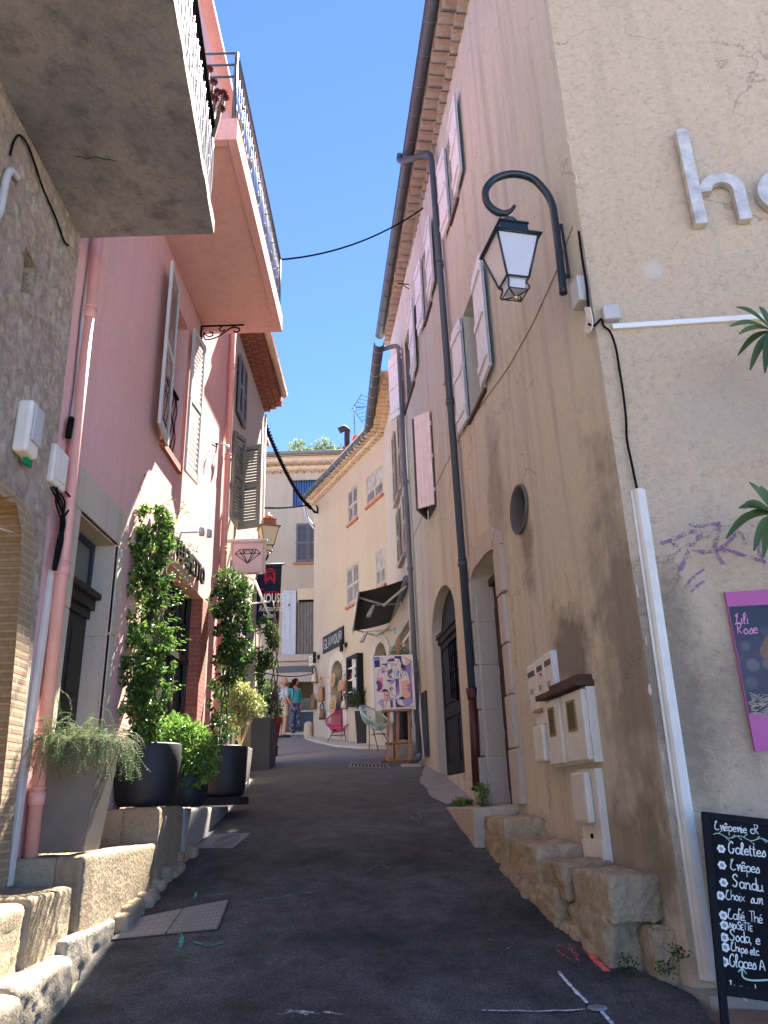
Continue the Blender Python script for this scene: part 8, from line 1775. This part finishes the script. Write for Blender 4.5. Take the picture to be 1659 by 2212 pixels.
mb = MB(); lines = [[(620, 700), (622, 560), (650, 480), (700, 440), (820, 430)], [(825, 385), (900, 380), (1010, 395), (1150, 460), (1258, 540), (1200, 590), (1130, 640), (1060, 635), (1010, 560)], [(470, 575), (715, 558), (740, 700), (748, 800)], [(465, 720), (470, 575)], [(340, 980), (415, 725), (545, 722), (560, 765), (600, 772), (622, 720)], [(340, 985), (312, 1060), (350, 1080), (335, 1110), (352, 1140), (330, 1160), (350, 1185), (312, 1225), (330, 1275), (400, 1285), (630, 1275)],
 [(690, 900), (720, 950), (800, 970), (960, 960), (962, 850), (930, 800), (960, 740)], [(800, 965), (800, 780), (830, 728), (888, 725), (888, 965)], [(575, 985), (620, 1070), (680, 1092), (750, 1070), (795, 975)], [(680, 1092), (678, 1300), (720, 1390), (800, 1405), (865, 1360), (882, 1280), (885, 970)], [(970, 765), (1105, 770), (1150, 900), (1175, 1110), (1110, 1130), (1095, 1165), (1120, 1185)], [(1070, 1245), (1110, 1245), (1125, 1215)], [(1090, 1265), (1160, 1340), (1168, 1400), (1130, 1470), (1060, 1490), (360, 1525), (400, 1620), (445, 1715)],
 [(1220, 585), (1215, 900), (1200, 1480), (1170, 1600), (1080, 1660), (990, 1620), (930, 1500)], [(785, 1410), (790, 1500), (830, 1620), (940, 1665), (1260, 1700)], [(632, 1285), (632, 1510)], [(490, 1290), (500, 1360), (540, 1395), (590, 1360), (595, 1300), (560, 1285)], [(595, 1360), (540, 1540), (490, 1700)], [(500, 660), (545, 640), (600, 650), (560, 690), (510, 685), (500, 660)], [(760, 560), (770, 610), (815, 640), (870, 625)], [(780, 545), (800, 590), (860, 600), (870, 570), (840, 560)], [(1005, 790), (1075, 790), (1075, 860), (1010, 862), (1005, 790)], [(1080, 860), (1095, 880), (1075, 915)], [(900, 500), (915, 530)], [(920, 490), (935, 520)], [(950, 545), (985, 530), (1030, 530), (985, 555), (950, 545)]]
for i, l_ in enumerate(lines): ribbon(mb, [FP(*cu(p.x, p.y), .0026 + i * 1e-5) for p in catmull(l_, 5)], FP.N, .0065, .2, i)
mb.build('outline', flat('paint_line', (.05, .03, .06), .5), pt_)
mb = MB(); f = Fr(e(866, 1651, -.2), (1, .1, 0), (.1, -1, 0)); mb.box(f, 0, .34, -.1, .0, -.08, .08); tag(mb.build('stone_block', M['lime'], None, .01), 'pale stone block under the right foot of the easel', 'stone block')
mb = MB(); c = e(866, 1625, .9); t = thing('gallery_stones', c, 'heap of brown stones behind the easel legs', 'stones')
for i, (px, py, s_) in enumerate(((852, 1632, .14), (868, 1628, .16), (885, 1630, .13), (872, 1612, .12), (893, 1618, .12), (858, 1618, .10))): p = e(px, py, 1.0); mb = MB(); rock(mb, WORLD, p.x - s_, p.x + s_, p.y - .1, p.y + .1, p.z - s_, p.z + s_, .02, .08, i, 6); mb.build('stone', M['tilegrey'], t)
# ------------------------------------------------------------ people
def skin(name, verts, edges, radii, mat, parent, sub=2, root=0):
    me = bpy.data.meshes.new(name); off = parent_loc(parent); me.from_pydata([tuple(V3(v) - off) for v in verts], edges, []); o = bpy.data.objects.new(name, me); COL.objects.link(o)
    m = o.modifiers.new('s', 'SKIN'); m.use_smooth_shade = True
    for i, v in enumerate(me.skin_vertices[0].data): r_ = radii[i]; v.radius = r_ if isinstance(r_, tuple) else (r_, r_); v.use_root = (i == root)
    s = o.modifiers.new('u', 'SUBSURF'); s.levels = sub; s.render_levels = sub; bpy.context.view_layer.update()
    m2 = bpy.data.meshes.new_from_object(o.evaluated_get(bpy.context.evaluated_depsgraph_get())); bpy.data.objects.remove(o); m2.name = name; m2.materials.clear(); m2.materials.append(mat)
    for p in m2.polygons: p.use_smooth = True
    ob = bpy.data.objects.new(name, m2); COL.objects.link(ob); ob.parent = parent; return ob
skinm = plain('skin', (.50, .26, .18), .55, bstr=0, var=.1)
def person(base, H, yaw, label, sex, top, bottom, hair, arms, hd, shorts=False):
    t = thing('person', base, label, 'person'); base = V3(base); k = H / 1.75; ca, sa = math.cos(yaw), math.sin(yaw)
    def P(x, y, z): return base + V3((x * ca - y * sa, x * sa + y * ca, z)) * k     # x = person's left-right, -y = front
    sw = .19 if sex == 'm' else .165
    v = [P(0, 0, .95), P(0, .0, 1.12), P(0, .01, 1.30), P(0, .015, 1.43), P(0, .01, 1.50), P(0, -.005, 1.57)]; r_ = [(.15, .115), (.135, .11), (.155, .115), (.12, .09), .052, .055]; ed = [(0, 1), (1, 2), (2, 3), (3, 4), (4, 5)]
    for s_ in (-1, 1):
        i = len(v); v += [P(s_ * .085, 0, .90), P(s_ * .095, -.01, .50), P(s_ * .10, .02, .10), P(s_ * .10, .0, .045), P(s_ * .115, -.15, .03)]; r_ += [.088, .058, .038, .042, .03]; ed += [(0, i), (i, i + 1), (i + 1, i + 2), (i + 2, i + 3), (i + 3, i + 4)]
        a_ = arms[0 if s_ < 0 else 1]; i = len(v); v += [P(s_ * sw, .01, 1.40), P(*a_[0]), P(*a_[1]), P(*a_[2])]; r_ += [.052, .038, .026, .022]; ed += [(3, i), (i, i + 1), (i + 1, i + 2), (i + 2, i + 3)]
    body = skin('body', v, ed, r_, skinm, t, 1)
    for s_ in (-1, 1):    # hands: palm, four fingers and thumb
        a_ = arms[0 if s_ < 0 else 1]; w0, w1 = P(*a_[1]), P(*a_[2]); d = (w1 - w0).normalized(); sd = d.cross(V3((0, 0, 1))); sd = sd.normalized() if sd.length > .1 else V3((1, 0, 0)); hv = [w1, w1 + d * .05 * k]; he = [(0, 1)]; hr = [.022 * k, .026 * k]
        for q, L_ in ((-.024, .055), (-.008, .065), (.008, .06), (.024, .045)): i = len(hv); hv += [w1 + d * .085 * k + sd * q * k, w1 + d * (.085 + L_ * .6) * k + sd * q * k * 1.1 + V3((0, 0, -.012)) * k, w1 + d * (.085 + L_) * k + sd * q * k * 1.1 + V3((0, 0, -.03)) * k]; he += [(1, i), (i, i + 1), (i + 1, i + 2)]; hr += [.009 * k, .008 * k, .006 * k]
        i = len(hv); hv += [w1 + d * .03 * k + sd * .035 * k * s_, w1 + d * .07 * k + sd * .05 * k * s_]; he += [(0, i), (i, i + 1)]; hr += [.010 * k, .007 * k]; skin('hand', hv, he, hr, skinm, t, 1)
    # head
    hc_ = P(0, -.02, 1.655); fy = yaw + hd; fd = V3((math.sin(fy), -math.cos(fy), 0)); fs = V3((math.cos(fy), math.sin(fy), 0))
    mb = MB(); n, m_ = 20, 14; vs = []
    for i in range(m_ + 1):
        th = math.pi * i / m_
        for j in range(n):
            ph = 2 * math.pi * j / n; x, y, z = math.sin(th) * math.cos(ph), math.sin(th) * math.sin(ph), math.cos(th)
            w_ = .075 * (1 - .22 * max(0, -z) ** 1.5); dpt = .098 * (1 - .12 * max(0, -z)); f_ = y * dpt
            nose = .022 * math.exp(-((x / .22) ** 2 + ((z + .12) / .22) ** 2)) if y > 0 else 0; brow = .006 * math.exp(-((z - .22) / .1) ** 2) if y > .5 else 0; chin = .012 * math.exp(-((x / .35) ** 2 + ((z + .82) / .2) ** 2)) if y > 0 else 0; sock = -.008 * (math.exp(-(((x - .38) / .16) ** 2 + ((z - .08) / .1) ** 2)) + math.exp(-(((x + .38) / .16) ** 2 + ((z - .08) / .1) ** 2))) if y > 0 else 0
            vs.append(hc_ + (fs * x * w_ + fd * (f_ + nose + brow + chin + sock) + V3((0, 0, z * .118))) * k)
    mb.add(vs, [(i * n + j, (i + 1) * n + j, (i + 1) * n + (j + 1) % n, i * n + (j + 1) % n) for i in range(m_) for j in range(n)], 0, True)
    for s_ in (-1, 1): mb.ball(hc_ + (fs * s_ * .077 + V3((0, 0, -.005))) * k, .022 * k, 8, 0, (.5, .8, 1.3))
    mb.build('head', skinm, t)
    mb = MB()
    for s_ in (-1, 1): mb.ball(hc_ + (fs * s_ * .029 + fd * .086 + V3((0, 0, .01))) * k, .009 * k, 8)
    mb.build('eye', flat('eye_dark', (.03, .02, .02), .2), t)
    mb = MB(); mb.tube([hc_ + (fs * x + fd * (.094 - abs(x) * .3) + V3((0, 0, -.058))) * k for x in (-.024, -.01, .01, .024)], .005 * k, 5); mb.build('mouth', flat('lips', (.40, .12, .10), .4), t)
    if hair:
        mb = MB(); rr_ = random.Random(3)
        for i in range(420):
            d = rv(rr_); 
            if d.dot(fd) > .35 and d.z < .55 or d.z < -.55: continue
            p = hc_ + V3((d.x * .082, d.y * .098, d.z * .118 + .012)) * k; leaf(mb, p, d * .3 + rv(rr_) * .6 + V3((0, 0, -.8)), d, .075 * k, .035 * k)
        mb.ball(hc_ + (-fd * .014 + V3((0, 0, .016))) * k, .098 * k, 16, 0, (.92, .98, 1.18)); mb.build('hair', hair, t)
    # clothing
    v = [P(0, 0, .86), P(0, 0, 1.0), P(0, .0, 1.14), P(0, .01, 1.30), P(0, .015, 1.42), P(0, .01, 1.475)]; r_ = [(.185, .145), (.172, .135), (.158, .13), (.172, .13), (.135, .10), (.07, .065)]; ed = [(0, 1), (1, 2), (2, 3), (3, 4), (4, 5)]
    for s_ in (-1, 1):
        a_ = arms[0 if s_ < 0 else 1]; e0, e1 = P(*a_[0]), P(*a_[1]); i = len(v); v += [P(s_ * sw, .01, 1.405), e0]; r_ += [.068, .056]; ed += [(4, i), (i, i + 1)]
        if sex == 'f': v += [e0.lerp(e1, .8)]; r_ += [.042]; ed += [(i + 1, i + 2)]
    skin('shirt', v, ed, r_, top, t, 1)
    v = [P(0, 0, 1.0), P(0, 0, .93)]; r_ = [(.165, .13), (.175, .14)]; ed = [(0, 1)]
    for s_ in (-1, 1):
        i = len(v); v += [P(s_ * .09, 0, .86), P(s_ * .10, -.01, .55 if shorts else .50)] + ([] if shorts else [P(s_ * .105, .0, .09)]); r_ += [.108, .098 if shorts else .092] + ([] if shorts else [.10]); ed += [(1, i), (i, i + 1)] + ([] if shorts else [(i + 1, i + 2)])
    skin('shorts' if shorts else 'trousers', v, ed, r_, bottom, t, 1)
    for s_ in (-1, 1):
        mb = MB(); f = [(.055, .06), (.06, -.03), (.05, -.13), (.03, -.19), (-.03, -.19), (-.05, -.13), (-.05, -.03), (-.045, .06)]
        vs = [P(s_ * .105 + x, y, z) for z in (.0, .03, .07) for x, y in [(x * (1 if z < .05 else .8), y * (1 if z < .05 else (.85 if y < 0 else 1))) for x, y in f]]; mb.add(vs, [(8 * i + u, 8 * i + (u + 1) % 8, 8 * (i + 1) + (u + 1) % 8, 8 * (i + 1) + u) for i in range(2) for u in range(8)] + [tuple(range(8)), tuple(range(16, 24))], 0, True); mb.build('shoe', flat('dark_shoe', (.03, .03, .035)), t)
    return t, P
def printed(name, base, spot, sc, th=.55):
    m, nt, b = _nt(name); n = noise_node(nt, sc, 3, .5); nt.links.new(ramp(nt, n.outputs[0], [(th - .04, base), (th + .04, spot)]), b.inputs['Base Color']); b.inputs['Roughness'].default_value = .85; return m
pb = at_y(611, 1588, 23.6); pb = V3((pb.x, 23.6, gz(23.6) + .03))
pm, Pm = person(pb, 1.76, 2.3, 'bald man in a patterned grey shirt and beige shorts walking behind the red pot', 'm', printed('grey_floral_shirt', (.42, .44, .50), (.20, .22, .28), 22), plain('beige_cotton', (.52, .44, .34), .85), None, [((-.24, .03, 1.13), (-.26, -.10, .93), (-.26, -.14, .88)), ((.25, .03, 1.13), (.27, -.12, .98), (.24, -.20, .95))], -.9, True)
pb = at_y(637, 1578, 24.7); pb = V3((pb.x, 24.7, gz(24.7) + .06))
teal_ = plain('turquoise_linen', (.07, .42, .42), .85, var=.2)
pw, Pw = person(pb, 1.66, .55, 'dark haired woman in a turquoise tunic and patterned blue trousers looking aside', 'f', teal_, printed('blue_print_trousers', (.06, .08, .15), (.30, .32, .36), 14, .56), plain('dark_hair', (.025, .014, .01), .5, bstr=0), [((-.25, .10, 1.16), (-.30, -.02, .98), (-.34, -.10, .95)), ((.22, .06, 1.12), (.20, -.08, .93), (.17, -.12, .88))], .75)
mb = MB(); mb.tube(catmull([Pw(-.12, -.13, 1.42), Pw(-.17, -.02, 1.47), Pw(-.19, .14, 1.25), Pw(-.15, .17, 1.0)], 5), .014, 5); mb.tube(catmull([Pw(-.12, -.13, 1.42), Pw(-.14, -.16, 1.2), Pw(-.16, -.05, 1.0)], 5), .012, 5); tag(mb.build('bag_strap', M['black']), 'black shoulder strap worn by the woman in turquoise', 'strap')
mb = MB(); mb.tube(catmull([Pm(.10, -.12, 1.40), Pm(.16, -.02, 1.47), Pm(.14, .13, 1.25), Pm(-.05, .14, 1.0)], 5), .012, 5); tag(mb.build('bag_strap', flat('grey_strap', (.12, .12, .13))), 'dark shoulder strap worn by the bald man', 'strap')
# shop mouth contents behind them
mb = MB(); f0 = at_y(612, 1580, 26.0); mb.box(WORLD, f0.x, f0.x + .3, 25.9, 26.4, gz(26), gz(26) + 1.1); tag(mb.build('wooden_counter', plain('brown_counter', (.10, .05, .03), .6)), 'brown wooden counter end behind the woman', 'counter')
mb = MB(); f0 = at_y(603, 1575, 26.2); mb.box(WORLD, f0.x, f0.x + .28, 26.2, 26.25, gz(26) + .1, gz(26) + 1.5); tag(mb.build('white_panel', M['whitepaint']), 'white upright panel in the shop mouth', 'panel')
mb = MB(); f0 = at_y(658, 1575, 26.4); mb.box(WORLD, f0.x - .25, f0.x + .5, 26.4, 26.5, gz(26) + .1, gz(26) + .75); mb.box(WORLD, f0.x - .25, f0.x + .5, 26.38, 26.52, gz(26) + .75, gz(26) + .8, 1); tag(mb.build('framed_picture', [plain('deep_blue_print', (.03, .07, .13), .5, var=.5), M['zinclight']]), 'deep blue picture panel leaning in the shop mouth', 'picture')
mb = MB(); f0 = at_y(652, 1540, 26.6); mb.box(WORLD, f0.x, f0.x + .45, 26.8, 26.85, gz(26) + .85, gz(26) + 1.25); mb.box(WORLD, f0.x, f0.x + .05, 26.75, 26.9, gz(26), gz(26) + .85); mb.box(WORLD, f0.x + .4, f0.x + .45, 26.75, 26.9, gz(26), gz(26) + .85); tag(mb.build('green_chair_back', plain('sage_paint', (.12, .15, .10), .6)), 'sage green chair inside the shop mouth', 'chair')
mb = MB(); mb.prism(WORLD, [(-4.6, 24.9), (-1.9, 24.3), (-1.9, 27.2), (-5.2, 27.2)], gz(24.5) - .2, gz(25) + .055); tag(mb.build('threshold_slab', M['lime2']), 'pale threshold slab across the top of the lane', 'slab')
# ------------------------------------------------------------ covers and paint marks on the asphalt
def road_pt(px, py, h=.006): p = on_ground(px, py); return V3((p.x, p.y, road_z(p.x, p.y) + h))
def cover(pts, label, kind_):
    t = thing(kind_, road_pt(*pts[0]), label, 'cover'); q = [road_pt(*p, .004) for p in pts]; mb = MB(); n = 24; vs = []
    for j in range(n + 1):
        for i in range(n + 1):
            p = q[0].lerp(q[1], i / n).lerp(q[3].lerp(q[2], i / n), j / n); vs.append(V3((p.x, p.y, road_z(p.x, p.y) + .006)))
    mb.add(vs, [(j * (n + 1) + i, j * (n + 1) + i + 1, (j + 1) * (n + 1) + i + 1, (j + 1) * (n + 1) + i) for j in range(n) for i in range(n)]); mb.build('plate', M['castiron'], t)
    mb = MB(); L_ = lambda u, v: (lambda p: V3((p.x, p.y, road_z(p.x, p.y) + .008)))(q[0].lerp(q[1], u).lerp(q[3].lerp(q[2], u), v))
    return t, L_, mb
t, L_, mb = cover([(238, 2036), (470, 2019), (495, 1951), (292, 1986)], 'long rectangular iron cover with a studded grid, lower left of the lane', 'manhole_cover')
for i in range(9):
    for j in range(7): u0, v0 = .56 + i * .047, .08 + j * .125; mb.add([L_(u0, v0), L_(u0 + .034, v0), L_(u0 + .034, v0 + .09), L_(u0, v0 + .09)], [(0, 1, 2, 3)])
for i in range(6):
    for j in range(4): u0, v0 = .05 + i * .08, .10 + j * .21; mb.add([L_(u0, v0), L_(u0 + .068, v0), L_(u0 + .068, v0 + .17), L_(u0, v0 + .17)], [(0, 1, 2, 3)])
mb.build('raised_studs', plain('polished_iron', (.36, .34, .31), .5, .1, var=.3), t)
mb = MB(); 
for a_, b_ in (((0, 0), (1, 0)), ((1, 0), (1, 1)), ((1, 1), (0, 1)), ((0, 1), (0, 0)), ((.5, 0), (.5, 1))): mb.tube([L_(a_[0] + (b_[0] - a_[0]) * k / 8, a_[1] + (b_[1] - a_[1]) * k / 8) + V3((0, 0, -.004)) for k in range(9)], .008, 4)
mb.build('rim', plain('dark_iron', (.03, .028, .026), .6), t)
t, L_, mb = cover([(412, 1836), (502, 1838), (542, 1805), (462, 1806)], 'smaller rectangular concrete cover beside the grey ledge', 'manhole_cover')
for k in range(3): mb.tube([L_(.62 + (.26 - k * .08) * math.cos(q * math.pi / 12), .5 + (.42 - k * .12) * math.sin(q * math.pi / 12)) - V3((0, 0, .002)) for q in range(24)], .004, 4, closed=True)
mb.build('ring_mark', plain('dark_iron', (.03, .028, .026), .6), t)
t, L_, mb = cover([(752, 1662), (845, 1664), (838, 1654), (758, 1652)], 'slotted drain grate across the lane near the easel', 'drain_grate')
for i in range(10): mb.add([L_(.06 + i * .09, .15), L_(.10 + i * .09, .15), L_(.10 + i * .09, .85), L_(.06 + i * .09, .85)], [(0, 1, 2, 3)])
mb.build('slot', flat('slot_dark2', (.006, .006, .006)), t)
mb = MB(); c = road_pt(1291, 2187); mb.lathe(c - V3((0, 0, .004)), [(.055, 0), (.055, .008), (.03, .012), (.028, .006), (0, .006)], 24, cap=False); tag(mb.build('survey_marker', plain('chalky_iron', (.30, .29, .28), .6, var=.5)), 'small round survey marker with white chalk around it', 'marker')
def mark(name, strokes, w, mat, label):
    mb = MB()
    for i, s_ in enumerate(strokes):
        P = catmull([V3((x, y, 0)) for x, y in s_], 8) if len(s_) > 2 else [V3((s_[0][0] + (s_[1][0] - s_[0][0]) * k / 10, s_[0][1] + (s_[1][1] - s_[0][1]) * k / 10, 0)) for k in range(11)]
        ribbon(mb, [road_pt(p.x, p.y, .009) for p in P], V3((0, 0, 1)), w, .3, i)
    return tag(mb.build(name, mat), label, 'paint mark')
wc, gc, rc2 = fading('white_road_chalk', (.8, .8, .8), .62, 22), fading('green_road_paint', (.07, .42, .33), .6, 20), fading('red_road_paint', (.85, .16, .12), .75, 22)
mark('paint_mark', [[(1207, 2110), (1240, 2148), (1270, 2178)], [(1300, 2195), (1330, 2230)]], .022, wc, 'white chalk line running to the survey marker'); mark('paint_mark', [[(1040, 2197), (1160, 2198), (1265, 2192)]], .022, wc, 'horizontal white chalk line left of the survey marker')
mark('paint_mark', [[(1258, 2028), (1270, 2058), (1290, 2085), (1315, 2108)]], .04, rc2, 'curved red paint stroke beside the stone bench'); mark('paint_mark', [[(1205, 2060), (1225, 2078), (1245, 2080)], [(1210, 2050), (1235, 2062), (1252, 2075)], [(1230, 2050), (1250, 2085)]], .02, fading('faint_red_paint', (.7, .15, .12), .5, 22), 'faint red scribble near the curved red stroke')
mark('paint_mark', [[(385, 2062), (392, 2040), (388, 2025)], [(420, 2045), (450, 2055), (480, 2048)]], .03, gc, 'green paint dabs below the long iron cover'); mark('paint_mark', [[(420, 1950), (424, 1935)], [(440, 1945), (490, 1940)], [(520, 1962), (600, 1950), (680, 1938)]], .022, gc, 'green paint dashes above the long iron cover')
mark('paint_mark', [[(600, 2212), (640, 2204), (690, 2209)], [(700, 2205), (740, 2212)], [(620, 2200), (665, 2212)]], .03, fading('faint_chalk', (.7, .7, .7), .5, 22), 'faint pale scrawl at the bottom of the lane')
mark('paint_mark', [[(560, 1786), (640, 1782), (720, 1780)], [(855, 1757), (900, 1762), (910, 1775)], [(875, 1760), (905, 1785)], [(770, 1905), (820, 1880), (840, 1888)], [(1000, 1865), (1080, 1858)]], .014, fading('faint_chalk2', (.5, .5, .52), .45, 22), 'thin scattered chalk ticks in the middle of the lane')
r = random.Random(77); t = thing('litter', road_pt(1130, 1890), 'few dry leaf scraps lying along the right edge of the asphalt', 'litter')
for i in range(14):
    s_ = r.uniform(.2, 4); p = FA(s_, 0, r.uniform(.45, 1.0)); p = V3((p.x, p.y, road_z(p.x, p.y) + .008)); mb = MB(); leaf(mb, p, V3((r.uniform(-1, 1), r.uniform(-1, 1), .05)), V3((0, 0, 1)), r.uniform(.015, .035), .012); mb.build('scrap', plain('dry_leaf', (.40, .33, .2), .8), t)
# ------------------------------------------------------------ camera, sun, sky
cam = bpy.data.cameras.new('camera'); co_ = bpy.data.objects.new('camera', cam); COL.objects.link(co_); SC.camera = co_
co_.matrix_world = Matrix.Translation(CAM) @ R3.to_4x4()
cam.sensor_fit = 'VERTICAL'; cam.sensor_height = 24; cam.sensor_width = 18; cam.lens = F / 2212 * 24; cam.clip_end = 2000; cam.clip_start = .05
SUN = V3((.195, .645, 1)).normalized()
el = math.asin(SUN.z); azs = math.atan2(SUN.x, SUN.y)
l = bpy.data.lights.new('sun', 'SUN'); l.energy = 4.8; l.angle = math.radians(.53); l.color = (1, .94, .85)
lo = bpy.data.objects.new('sun', l); COL.objects.link(lo); lo.rotation_euler = SUN.to_track_quat('Z', 'Y').to_euler()
w = bpy.data.worlds.new('World'); SC.world = w; w.use_nodes = True; nt = w.node_tree
sky = nt.nodes.new('ShaderNodeTexSky'); sky.sky_type = 'NISHITA'; sky.sun_disc = False; sky.sun_elevation = el; sky.sun_rotation = azs
sky.air_density = .28; sky.dust_density = 0; sky.ozone_density = 8; sky.altitude = 200
nt.links.new(sky.outputs[0], nt.nodes['Background'].inputs[0]); nt.nodes['Background'].inputs[1].default_value = .098
SC.view_settings.view_transform = 'Standard'; SC.view_settings.look = 'None'; SC.view_settings.exposure = 3.1; SC.view_settings.gamma = 1
SC.render.engine = 'CYCLES'; SC.cycles.max_bounces = 14; SC.cycles.diffuse_bounces = 10
SC.render.resolution_x = 768; SC.render.resolution_y = 1024
